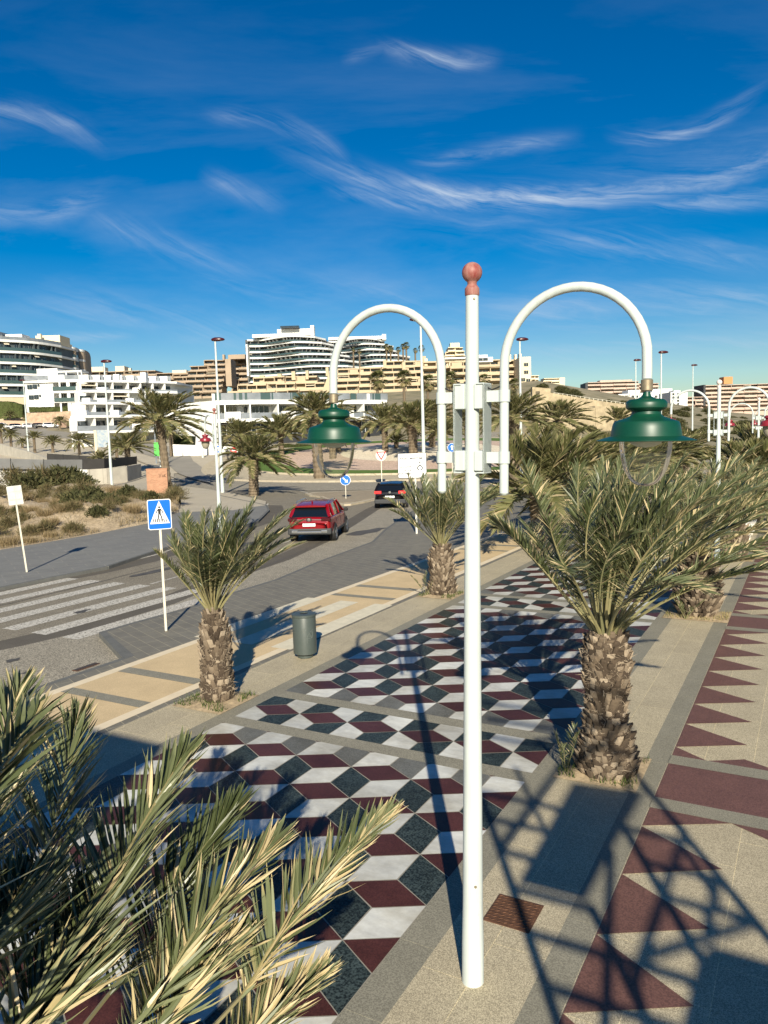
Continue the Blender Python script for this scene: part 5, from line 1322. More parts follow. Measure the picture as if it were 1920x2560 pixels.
# ================================================================== scrub on the waste ground
brush = attr_mat('dry_brush', [(0, (.035, .040, .016)), (.3, (.085, .085, .032)), (.6, (.16, .125, .062)), (.8, (.25, .18, .095)), (1, (.42, .33, .19))], .9, .15)
def bush_mesh(seed, kind):
    b = MB(); rnd = random.Random(seed); n = {'round': 1500, 'grassy': 500, 'twiggy': 900}[kind]
    for i in range(n):
        az = rnd.random()*2*pi
        if kind == 'grassy':
            r0 = rnd.random()**.5*.6; p = Vector((r0*cos(az), r0*sin(az), 0)); d = Vector((rnd.gauss(0, .22)+cos(az)*.3, rnd.gauss(0, .22)+sin(az)*.3, 1)).normalized(); l = .5+.6*rnd.random(); v = .55+.4*rnd.random(); w_ = .010
        else:
            el = rnd.random()**.8*pi/2; lump = .8+.35*noise.noise(Vector((cos(az)*1.5+seed, sin(az)*1.5, el*2)))
            rr = (.35+.65*rnd.random()**.6)*lump; p = Vector((cos(az)*cos(el)*rr, sin(az)*cos(el)*rr, sin(el)*rr*.72))
            d = (p+Vector((rnd.gauss(0, .5), rnd.gauss(0, .5), rnd.gauss(.2, .4)))).normalized(); l = (.10+.16*rnd.random())*(1 if kind == 'round' else 1.9)
            v = (.18 if kind == 'round' else .48)+rnd.gauss(0, .13); w_ = .030 if kind == 'round' else .011
        v = max(0, min(1, v)); s = d.cross(Vector((rnd.gauss(0, 1), rnd.gauss(0, 1), rnd.gauss(0, 1)))).normalized()*w_
        b.add([p-s*.5, p+s*.5, p+d*l*.5+s, p+d*l*.5-s, p+d*l], [(0, 1, 2, 3), (3, 2, 4)], 0, v)
    me = bpy.data.meshes.new('foliage'); me.from_pydata(b.v, [], b.f); me.materials.append(brush)
    at = me.attributes.new('shade', 'FLOAT', 'POINT'); at.data.foreach_set('value', b.a); me.update(); return me
BM = {k: [bush_mesh(i*7+j, k) for j in range(2)] for i, k in enumerate(('round', 'grassy', 'twiggy'))}
sb = MB(); rn_ = random.Random(2)
for i in range(9):
    a = 2*pi*i/9; sb.tube([(0, 0, 0), (.2*cos(a), .2*sin(a), .3), (.45*cos(a+.3), .45*sin(a+.3), .5)], [.03, .02, .006], n=5)
STEM = bpy.data.meshes.new('stem'); STEM.from_pydata(sb.v, [], sb.f); STEM.materials.append(bark_far)
def bush(x, y, z, s, kind, label, group, sz=1.0):
    r = empty('shrub', (x, y, z), 0, label, 'shrub', group)
    o = bpy.data.objects.new('foliage', random.choice(BM[kind])); COL.objects.link(o); o.parent = r; o.scale = (s, s, s*sz); o.rotation_euler = (0, 0, random.random()*6.28)
    if kind != 'grassy':
        o = bpy.data.objects.new('stem', STEM); COL.objects.link(o); o.parent = r; o.scale = (s, s, s*sz)
    return r
random.seed(12)
def at_px(px, py):
    x, y = gp(px, py); return x, y, dirt_z(x, y)
random.seed(12)
kinds = {'round': 'dark rounded shrub', 'twiggy': 'brown twiggy shrub', 'grassy': 'tuft of tall dry grass'}; zc_ = {}
R9 = random.Random(99)
ordn = ('first', 'second', 'third', 'fourth', 'fifth', 'sixth', 'seventh', 'eighth', 'ninth', 'tenth', 'eleventh', 'twelfth', 'thirteenth', 'fourteenth', 'fifteenth', 'sixteenth', 'seventeenth', 'eighteenth', 'nineteenth', 'twentieth', 'twenty-first', 'twenty-second', 'twenty-third', 'twenty-fourth', 'twenty-fifth', 'twenty-sixth', 'twenty-seventh', 'twenty-eighth', 'twenty-ninth', 'thirtieth')
for px, py, s, kind in sorted([(210, 1262, 2.0, 'twiggy'), (235, 1290, 1.9, 'round'), (190, 1285, 1.7, 'round'), (262, 1300, 1.5, 'round'), (285, 1275, 1.2, 'twiggy'),
        (40, 1225, 2.6, 'twiggy'), (75, 1228, 2.4, 'round'), (110, 1222, 2.6, 'twiggy'), (150, 1220, 2.6, 'round'), (185, 1218, 2.2, 'round'), (10, 1222, 2.6, 'round'), (-30, 1226, 2.6, 'twiggy'), (205, 1222, 1.6, 'round'),
        (60, 1320, 1.1, 'twiggy'), (20, 1335, 1.2, 'twiggy'), (75, 1345, .9, 'twiggy'), (100, 1270, .8, 'twiggy'), (48, 1300, .9, 'round'),
        (320, 1250, 1.5, 'round'), (350, 1262, 1.2, 'twiggy'), (380, 1268, 1.1, 'round'), (310, 1275, .9, 'twiggy'), (420, 1262, 1.3, 'grassy'), (440, 1285, 1.1, 'grassy'), (460, 1270, 1.2, 'grassy'), (400, 1290, 1.1, 'grassy'),
        (330, 1305, 1.0, 'grassy'), (300, 1325, .9, 'grassy'), (350, 1310, .9, 'grassy'), (280, 1330, .8, 'grassy'), (120, 1325, .9, 'grassy'), (160, 1320, .9, 'grassy'), (180, 1335, .7, 'grassy'), (15, 1365, .9, 'grassy'), (45, 1372, .8, 'grassy'),
        (75, 1358, .6, 'grassy'), (125, 1345, .6, 'grassy'), (220, 1335, .7, 'grassy'), (250, 1340, .6, 'grassy'), (370, 1320, .8, 'grassy'), (480, 1265, 1.2, 'grassy'), (500, 1275, 1.1, 'grassy'), (520, 1285, 1.0, 'grassy'), (440, 1250, 1.3, 'twiggy'), (410, 1245, 1.2, 'twiggy'),
        (-20, 1350, 1.2, 'twiggy'), (0, 1310, 1.3, 'twiggy'), (140, 1295, .7, 'twiggy'), (245, 1318, 1.0, 'round'), (275, 1312, .8, 'twiggy'), (90, 1300, .6, 'grassy'), (160, 1275, .6, 'twiggy'), (115, 1245, .7, 'twiggy'), (0, 1275, .8, 'twiggy')]+[(-20+505*R9.random(), (1238 if q < 26 else 1300)+45*R9.random(), .7+.7*R9.random(), ('twiggy', 'grassy', 'twiggy')[q % 3]) for q in range(44)]):
    x, y = gp(px, py)
    if x > lot_edge(y)-.5: continue
    x, y, z = at_px(px, py); s *= .82 if py > 1240 else 1.05
    zn = 'below the grey mesh fence' if py < 1235 and px < 300 else 'by the brick pillar' if px > 300 and py < 1300 else 'along the far pavement edge' if py > 1312 else 'in the middle of the waste ground'
    zc_[(kind, zn)] = zc_.get((kind, zn), 0)+1
    bush(x, y, z-.05, s, kind, ordn[zc_[(kind, zn)]-1]+' '+kinds[kind]+' '+zn+' from the left', 'wild shrubs and grass tufts on the waste ground', 1.0 if kind != 'grassy' else .8)
b = MB(); rnd = random.Random(8)
for i in range(9000):
    s = rnd.random()**2.2; y = 8+rnd.random()*33; x = lot_edge(y)-.1-s*16
    if noise.noise(Vector((x*.4, y*.4, 3)))+.35*(1-s) < .12: continue
    z = dirt_z(x, y); h = .10+.28*rnd.random(); a = rnd.random()*6.28; w_ = .012
    b.add([(x-w_*cos(a), y-w_*sin(a), z), (x+w_*cos(a), y+w_*sin(a), z), (x+rnd.gauss(0, .09), y+rnd.gauss(0, .09), z+h)], [(0, 1, 2)], 0, .45+.5*rnd.random())
tag(b.build('dry_grass', brush, attr='shade'), 'thin dry grass growing along the edge of the sandy waste ground', 'grass', kind='stuff')

# ================================================================== walls, fences
conc = mat('cast_concrete', (.40, .37, .31), .9, var=.15, vscale=.8); add_brick(conc, 1, 2.2, 4, .02, (1, 1, 1), (.95, .95, .95), (.6, .6, .6), rot=(0, 0, radians(-29)))
def wall(name, label, pts, h, th, m, cat='wall', cap=None):
    """pts: plan points with optional top pixel; wall follows terrain"""
    b = MB(); cum = 0
    for i in range(len(pts)-1):
        a, c = Vector(pts[i][:2]), Vector(pts[i+1][:2]); n_ = Vector((-(c-a).y, (c-a).x)).normalized()*th/2; k = max(1, int((c-a).length/6))
        for j in range(k):
            p, q = a.lerp(c, j/k), a.lerp(c, (j+1)/k)
            hp = pts[i][2] if len(pts[i]) > 2 else T(*p)+h; hq = pts[i+1][2] if len(pts[i+1]) > 2 else T(*q)+h
            if len(pts[i]) > 2: hp, hq = pts[i][2]+(pts[i+1][2]-pts[i][2])*j/k, pts[i][2]+(pts[i+1][2]-pts[i][2])*(j+1)/k
            zp, zq = T(*p)-.6, T(*q)-.6
            b.add([(p.x-n_.x, p.y-n_.y, zp), (p.x+n_.x, p.y+n_.y, zp), (q.x+n_.x, q.y+n_.y, zq), (q.x-n_.x, q.y-n_.y, zq),
                   (p.x-n_.x, p.y-n_.y, hp), (p.x+n_.x, p.y+n_.y, hp), (q.x+n_.x, q.y+n_.y, hq), (q.x-n_.x, q.y-n_.y, hq)],
                  [(0, 1, 2, 3), (4, 7, 6, 5), (0, 4, 5, 1), (3, 2, 6, 7), (1, 5, 6, 2), (0, 3, 7, 4)])
    return tag(b.build(name, m), label, cat)
def wp(px, u, py): return (*XY(px, u), ZP(px, py, u))
wall('concrete_wall', 'low grey concrete retaining wall under the dark mesh fence', [wp(213, 88, 1174), wp(262, 89, 1171), wp(310, 91, 1166), wp(346, 97, 1160)], 0, .3, conc)
wall('concrete_wall', 'pale concrete wall top below the translucent grey mesh fence', [wp(-60, 80, 1172), wp(213, 88, 1174)], 0, .3, M['white_wall'])
wall('concrete_wall', 'sloping concrete wall climbing to the left beside the small palms', [wp(-60, 150, 1100), wp(0, 142, 1109), wp(75, 128, 1130), wp(120, 118, 1146)], 0, .35, conc)
mesh_l = mat('grey_windbreak_mesh', (.20, .20, .195), .8, var=.12, vscale=.7); mesh_d = mat('black_windbreak_mesh', (.030, .028, .026), .8, var=.2, vscale=1)
def screen_fence(label, pts, m):
    r = empty('screen_fence', (*XY(*pts[0][:2]), 0), 0, label, 'fence', 'mesh screened fences round the waste ground'); o = Vector((*XY(*pts[0][:2]), 0))
    b = MB(); pb = []
    for i in range(len(pts)-1):
        (pa, ua, ta, ba), (pc, uc, tc_, bc) = pts[i], pts[i+1]
        A_, B_ = W(pa, ta, ua)-o, W(pc, tc_, uc)-o; C_, D_ = W(pa, ba, ua)-o, W(pc, bc, uc)-o; nn = Vector((0, 0, 1)).cross((B_-A_)).normalized()*.02
        b.add([A_-nn, B_-nn, D_-nn, C_-nn, A_+nn, B_+nn, D_+nn, C_+nn], [(0, 1, 2, 3), (7, 6, 5, 4), (0, 4, 5, 1), (3, 2, 6, 7), (0, 3, 7, 4), (1, 5, 6, 2)])
        k = max(1, int((B_-A_).length/2.6))
        for j in range(k+1): pb.append((A_.lerp(B_, j/k), C_.lerp(D_, j/k)))
    b.build('mesh_screen', m, r)
    for t_, c_ in pb:
        c = MB(); c.tube([c_+Vector((0, -.05, -.1)), t_+Vector((0, -.05, .06))], .035, n=6); c.build('post', M['black'], r)
screen_fence('long translucent grey mesh fence on the pale wall behind the scrub', [(-60, 79.5, 1145, 1171), (110, 84, 1149, 1172), (207, 87.8, 1149, 1174)], mesh_l)
screen_fence('dark mesh fence panel turning the corner above the concrete retaining wall', [(207, 87.8, 1149, 1174), (262, 89, 1146, 1171), (342, 98, 1141, 1160)], mesh_d)
screen_fence('dark mesh fence run standing behind the grey one, beside the left road', [(119, 104, 1134, 1150), (240, 100, 1141, 1158)], mesh_d)
# brick pillar with graffiti
brk = mat('orange_brick', (.42, .215, .125), .9, var=.12, vscale=3, coord='obj'); add_brick(brk, 1, .24, .085, .010, (1, 1, 1), (.80, .78, .75), (.85, 1.1, 1.3), rot=(pi/2, 0, 0), coord='obj')
x, y = XY(388, 63); hb = ZP(388, 1173, 63)
r = empty('brick_pillar', (x, y, -.12), YAW+radians(12), 'orange brick service pillar with scrawled graffiti at the foot of the tall palm', 'brick pillar')
b = MB(); b.box((0, 0, (hb+.12)/2), (1.62, .8, hb+.12)); bp_ = b.build('pillar_body', brk, r)
b = MB(); b.box((0, 0, hb+.15), (1.66, .84, .06)); b.build('cap', brk, r)
b = MB()
def sc(pts): b.tube([(p[0], -.405, p[1]) for p in pts], .014, n=4)
z_ = hb-.45
sc([(.15, z_+.2), (.25, z_+.02), (.36, z_+.2)]); sc([(.25, z_+.02), (.22, z_-.12)]); sc([(.40, z_), (.44, z_+.1), (.52, z_+.08), (.53, z_-.04), (.43, z_-.05), (.40, z_)]); sc([(.58, z_-.08), (.60, z_+.14), (.70, z_+.12), (.60, z_+.03), (.72, z_-.10)])
b.build('graffiti', M['black'], r)
# flags / banners by the tall palm
for px, top, u, m_, lb in ((398, 1012, 108, M['white_paint'], 'white mast behind the tall palm carrying a green and red banner'), (388, 1010, 112, M['grey_rail'], 'grey green mast directly left of the white banner mast')):
    x, y = XY(px, u); z = T(x, y); r = empty('mast', (x, y, z), 0, lb, 'mast'); b = MB(); h = ZP(px-8, top, u)-z; b.tube([(0, 0, -.2), (0, 0, h)], [.11, .07], n=10); b.build('pole', m_, r)
    if m_ is M['white_paint']:
        b = MB(); zc = ZP(px, 1123, u)-z; b.box((-.1, -.25, zc), (1.05, .06, 1.9), YAW); b.build('green_banner', mat('green_cloth', (.10, .45, .09), .8), r)
        b = MB(); b.box((.55, -.28, zc-.55), (.5, .06, .7), YAW); b.build('red_banner', M['red_sign'], r)
# small bill board in the hill field
x, y = XY(255, 116); z = T(x, y); r = empty('information_board', (x, y, z), YAW+.5, 'tall narrow information board with blue artwork among the left palms', 'information board')
h0 = ZP(255, 1118, 116)-z; h1 = ZP(255, 1075, 116)-z; b = MB(); b.box((-.9, 0, h1/2), (.35, .3, h1)); b.build('post', M['cream'], r)
b = MB(); b.box((.1, 0, (h0+h1)/2), (1.6, .15, h1-h0)); b.build('panel', mat('faded_blue_print', (.20, .30, .42), .6, var=.6, vscale=2.5, col2=(.5, .5, .45)), r)
# white plinth pole near people
x, y = XY(505, 118); z = T(x, y); r = empty('mast', (x, y, z), 0, 'plain white mast standing in front of the white villa end wall', 'mast'); b = MB(); b.tube([(0, 0, -.2), (0, 0, ZP(499, 1004, 118)-z)], [.17, .10], n=10); b.build('pole', M['white_paint'], r)
# perimeter wall with hedge
wall('garden_wall', 'low white garden wall curving behind the roundabout', [wp(430, 122, 1111), wp(520, 122, 1114), wp(600, 124, 1118)], 0, .4, M['white_wall'])
wall('garden_wall', 'white garden wall under the clipped hedge behind the gravel bed', [wp(600, 124, 1120), wp(668, 126, 1128), wp(700, 127, 1129), wp(790, 129, 1136), wp(890, 132, 1141), wp(1100, 136, 1141)], 0, .4, M['white_wall'])
hedge_m = mat('clipped_hedge', (.060, .075, .018), .95, var=.5, vscale=6, bump=1, bscale=14)
def hedge(label, pts, th=1.6):
    b = MB(); rnd = random.Random(len(label))
    P_ = []
    for i in range(len(pts)-1):
        (pa, ua, ta, ba), (pc, uc, tc_, bc) = pts[i], pts[i+1]
        for j in range(9):
            t = j/8; P_.append((pa+(pc-pa)*t, ua+(uc-ua)*t, ta+(tc_-ta)*t, ba+(bc-ba)*t))
    vs = []; fs = []
    for p, u, t_, b_ in P_:
        for k, (du, py) in enumerate(((0, b_), (0, (t_+b_)/2), (0, t_), (th, t_), (th, b_))):
            q = W(p, py, u) if du == 0 else W(p, py, u)+FH*du; jn = .10
            vs.append((q.x+rnd.gauss(0, jn), q.y+rnd.gauss(0, jn), q.z+rnd.gauss(0, jn*.7)))
    n = len(P_)
    for i in range(n-1):
        for k in range(4): fs.append((i*5+k, i*5+k+1, (i+1)*5+k+1, (i+1)*5+k))
    b.add(vs, fs+[(0, 1, 2, 3, 4), tuple(range((n-1)*5, n*5))])
    for i in range(1800):
        i0 = rnd.randrange(n-1); p, u, t_, b_ = P_[i0]; q = W(p+(P_[i0+1][0]-p)*rnd.random(), t_+(b_-t_)*rnd.random()**1.5, u-.05)
        a = rnd.random()*6; s = .09
        b.add([(q.x+s*cos(a), q.y+s*sin(a), q.z), (q.x-s*cos(a), q.y-s*sin(a), q.z+.05), (q.x, q.y-.1, q.z+s*1.6)], [(0, 1, 2)])
    return tag(b.build('hedge', hedge_m), label, 'hedge')
hedge('clipped yellow green hedge left of the second palm behind the gravel bed', [(706, 128, 1112, 1132), (740, 128, 1113, 1131)])
hedge('taller square clipped hedge above the white garden wall', [(740, 128, 1111, 1136), (785, 129, 1113, 1138)])
hedge('long low hedge on top of the white wall right of the green hood', [(882, 131, 1112, 1122), (940, 133, 1112, 1120)])
hedge('bushy hedge in front of the white villa end wall', [(432, 126, 1088, 1112), (478, 126, 1092, 1113)], 2.5)
hedge('dark hedge strip below the terraced white villas on the stone wall', [(72, 238, 1018, 1030), (140, 238, 1017, 1029), (205, 238, 1013, 1025)])
hedge('dark green thicket at the left edge below the curved apartment block', [(-40, 240, 1002, 1046), (20, 240, 1004, 1046), (55, 240, 1012, 1042)], 4)
bam = mat('bamboo_screen', (.30, .22, .12), .9, var=.25, vscale=3, stretch=(4, 4, .3))
wall('bamboo_fence', 'brown bamboo screen fence behind the give way sign', [wp(885, 130.5, 1122), wp(1000, 132, 1124), wp(1060, 133, 1126)], 0, .15, bam, 'fence')
stonew = mat('rubble_stone_wall', (.40, .29, .20), .95, var=.35, vscale=1.2, bump=.8, bscale=3)
wall('stone_wall', 'rubble stone retaining wall below the white villas', [wp(70, 232, 1033), wp(140, 232, 1030), wp(215, 230, 1025)], 0, .5, stonew)
wall('stone_wall', 'pinkish low wall behind the parked cars on the hill', [wp(-40, 232, 1050), wp(60, 230, 1052), wp(150, 228, 1056), wp(225, 200, 1062), wp(300, 180, 1070)], 0, .5, mat('pink_wall', (.46, .31, .22), .9, var=.15, vscale=1))
# gravelly scrub hill on the right: terraces, rail fence, shrubs
terr = mat('pale_rock_terrace', (.38, .31, .20), .95, var=.3, vscale=.7, bump=.5, bscale=3)
for k, pts in enumerate(([wp(1345, 170, 978), wp(1420, 172, 991), wp(1500, 175, 1004), wp(1560, 178, 1012)], [wp(1335, 150, 1000), wp(1400, 152, 1008), wp(1480, 155, 1020), wp(1580, 160, 1025)], [wp(1330, 200, 968), wp(1375, 200, 972)], [wp(1480, 160, 1016), wp(1560, 163, 1018)])):
    b_ = wall('terrace_wall', ('pale rocky terrace wall across the right hand slope, upper one', 'long pale rocky terrace wall across the right hand slope, lower one', 'short pale terrace wall near the top of the right hand slope', 'pale terrace wall just left of the right green hood')[k], pts, 0, 2.0, terr)
r = empty('rail_fence', (*XY(1385, 205), 0), 0, 'post and rail fence running down the dry slope', 'fence'); o = Vector((*XY(1385, 205), 0)); pv = None
for i in range(18):
    px = 1385+i*11; py = 984+i*1.62+.5; u = 205; t_ = W(px, py-3, u)-o; c_ = W(px, py+14, u)-o; c = MB(); c.tube([c_, t_], .10, n=5); c.build('post', M['post'], r)
    if pv:
        c = MB(); c.tube([pv, t_], .05, n=4); c.build('rail', M['post'], r)
    pv = t_
for i in range(120):
    rr_ = random.Random(300+i); px = 1335+rr_.random()*560; u = 150+rr_.random()*110; x, y = XY(px, u); z = T(x, y)
    bush(x, y, z-.2, 1.2+1.6*rr_.random(), 'round', 'low green scrub bush on the dry slope at the right', 'scrub bushes on the right hand slope', .8)

# ================================================================== palms farther off
gq = 'palms around the roundabout and on the far pavement'
def P_at(px, base_py, top_py, rad_px, tw, label, crown=0, u=None, fan=False, group=gq, lean=(0, 0)):
    if u is None: x, y, z, u = gt(px, base_py)
    else: x, y = XY(px, u); z = T(x, y)
    H = ZP(px, top_py, u)-z; return far_palm(x, y, z, max(.5, H), rad_px*u/FPX, tw, label, group, crown, fan, lean)
P_at(420, 1226, 1048, 118, .85, 'tallest palm with a rough trunk and orange leaf bases behind the brick pillar', 0, lean=(-.08, 0))
P_at(255, 1208, 1150, 38, .65, 'short leaning palm between the small lamp and the dark mesh fence', 2)
P_at(322, 1190, 1120, 62, .8, 'broad palm in front of the concrete retaining wall', 3)
P_at(635, 1240, 1145, 100, .85, 'bushy palm standing right beside the left exit of the roundabout', 1, lean=(.03, 0))
P_at(702, 1162, 1085, 80, .8, 'palm before the white garden wall, between the bushy palm and the green hood', 3, u=112)
P_at(600, 1160, 1092, 74, .8, 'palm behind the no entry sign and the walking people', 0, u=116)
P_at(795, 1186, 1032, 92, 1.15, 'thick trunked palm on the roundabout lawn seen through the left lamp glass', 1, u=84, lean=(-.05, 0))
P_at(830, 1155, 1058, 76, .9, 'palm on the gravel bed half hidden by the green hood', 2, u=104)
P_at(1032, 1132, 1062, 92, 1.2, 'palm with a stout trunk above the direction board', 3, u=100)
P_at(962, 1130, 1058, 80, .9, 'palm behind the give way sign with a slim dark trunk', 0, u=108)
P_at(1080, 1130, 1048, 84, 1.0, 'palm just left of the nearest lamp post bracket', 1, u=112)
P_at(1170, 1130, 1060, 66, 1.0, 'palm directly behind the nearest lamp post bracket', 2, u=100)
P_at(1105, 1140, 1085, 60, 1.0, 'low palm between the direction board and the lamp post', 3, u=92)
P_at(990, 1125, 1105, 34, .7, 'small low palm by the bamboo fence', 2, u=112)
P_at(845, 1140, 1100, 40, .8, 'small palm on the pink gravel right of the green hood', 0, u=112)
P_at(428, 1133, 1082, 34, .7, 'palm between the tall palm and the white villa wall', 1, u=122)
gw = 'tall fan palms in front of the ochre terraces'
for px, py, rr_, u in ((947, 950, 30, 165), (1013, 946, 27, 172), (1072, 957, 26, 178), (1128, 948, 25, 182), (1211, 950, 19, 190), (1286, 960, 18, 195)):
    P_at(px, 0, py, rr_, .75, {947: 'fan palm, leftmost and largest in front of the ochre terraces', 1013: 'second fan palm from the left before the ochre terraces', 1072: 'fan palm right of the tall thin street lamp before the ochre terraces', 1128: 'fan palm seen left of the nearest lamp pole', 1211: 'fan palm top just right of the nearest lamp pole', 1286: 'small fan palm left of the ochre block end wall'}[px], u=u, fan=True, group=gw)
gh = 'thin fan palms on the hill beside the white curved blocks'
for k, (px, py, rr_) in enumerate(((972, 868, 11), (982, 872, 10), (1001, 874, 9), (1013, 866, 9), (1021, 864, 11), (1043, 876, 8), (1058, 871, 11), (905, 878, 8), (890, 874, 7))):
    P_at(px, 0, py, rr_, 1.0, ('third', 'fourth', 'fifth', 'sixth', 'seventh', 'eighth', 'ninth', 'second', 'first')[k]+' thin skyline fan palm from the left by the white wavy blocks', u=385, fan=True, group=gh)
gl = 'small palms along the road up the hill on the left'
for px, by, ty, rr_, lb in ((5, 1110, 1072, 22, 'at the left edge'), (28, 1142, 1088, 24, 'with a slim bent trunk beside the sloping wall'), (56, 1122, 1106, 20, 'very low one near the far lamp'), (86, 1134, 1095, 28, 'right of the far lamp'), (131, 1133, 1105, 28, 'low one left of the broad open crown'), (197, 1139, 1104, 38, 'with the broadest open crown of the row'),
        (31, 1062, 1040, 20, 'before the villa wall at far left'), (73, 1058, 1045, 16, 'above the parked white estate car'), (113, 1064, 1042, 24, 'standing over the parked dark cars'), (153, 1076, 1053, 22, 'right of the last parked car'), (188, 1082, 1057, 22, 'fourth along the upper pavement'), (217, 1086, 1058, 24, 'below the terraced white houses'), (262, 1092, 1066, 24, 'before the terraced white houses'), (290, 1160, 1118, 30, 'behind the street lamp by the dark fence')):
    x, y, z, u = gt(px, by)
    P_at(px, by, ty, rr_, .5, 'small roadside palm up the hill, '+lb, crown=int(px) % 4, group=gl, u=min(u, 235))
# rows along the promenade into the distance
gr = 'palms in two rows along the promenade'
for k, yy in enumerate((29.9, 39.4, 48.9, 58.4, 67.9)):
    x = -9.4; far_palm(x, yy, 0, (2.3, 2.2, 2.2, 2.4, 2.4)[k], (4.1, 3.9, 3.6, 3.4, 3.4)[k], .95, 'promenade palm in the left row, '+('first', 'second', 'third', 'fourth', 'fifth')[k]+' beyond the lamp post pole', gr, k)
for k, yy in enumerate((39.1, 48.6, 58.1, 67.6, 77.1, 86.6, 96)):
    far_palm(-2.4, yy, max(0, T(-2.4, yy)), 2.0+.3*(k % 2), 3.6, .95, 'promenade palm in the right row, '+('nearest one past the stone seats', 'second past the stone seats', 'third past the stone seats', 'fourth past the stone seats', 'fifth past the stone seats', 'sixth past the stone seats', 'farthest of the row')[k], gr, k+1)
for k, (px, u, ty, rr_) in enumerate(((1285, 62, 1045, 105), (1395, 70, 1052, 90), (1545, 95, 1052, 55), (1640, 110, 1050, 40))):
    P_at(px, 0, ty, rr_, .9, 'palm in the cluster beyond the lamp pole and right green hood, '+('leftmost one', 'second from left', 'third from left', 'rightmost one')[k], crown=k, u=u, group='palms clustered beyond the large right palm')

# ================================================================== buildings
def off_poly(P_, d):
    out = []
    for i, p in enumerate(P_):
        a = P_[max(0, i-1)]; c = P_[min(len(P_)-1, i+1)]; t = Vector((c[0]-a[0], c[1]-a[1])).normalized(); n_ = Vector((-t.y, t.x)); out.append((p[0]+n_.x*d, p[1]+n_.y*d))
    return out
def resample(P_, step):
    out = []
    for i in range(len(P_)-1):
        a, c = Vector(P_[i]), Vector(P_[i+1]); k = max(1, int(round((c-a).length/step)))
        for j in range(k): q = a.lerp(c, j/k); out.append((q.x, q.y))
    out.append(tuple(P_[-1])); return out
def smooth_path(P_, n=24):
    P3 = [Vector((p[0], p[1], 0)) for p in P_]; return [tuple(catmull(P3, i/n)[:2]) for i in range(n+1)]
WM = {}
def win_mesh(gm, fm):
    k = gm.name+fm.name
    if k not in WM:
        b = MB(); b.box((0, 0, 0), (1, .04, 1), mi=0)
        b.box((-.485, -.01, 0), (.03, .08, 1), mi=1); b.box((.485, -.01, 0), (.03, .08, 1), mi=1); b.box((0, -.01, .48), (.94, .08, .04), mi=1); b.box((0, -.012, 0), (.03, .085, .92), mi=1)
        me = bpy.data.meshes.new('window'); me.from_pydata(b.v, [], b.f); me.materials.append(gm); me.materials.append(fm); me.polygons.foreach_set('material_index', b.m); me.update(); WM[k] = me
    return WM[k]
def window(root, x, y, z, ang, w_, h_, fm=None, gm=None):
    o = bpy.data.objects.new('window', win_mesh(gm or M['glass_dark'], fm or M['white_wall'])); COL.objects.link(o); o.parent = root; o.location = (x, y, z); o.rotation_euler = (0, 0, ang); o.scale = (w_, 2, h_); return o
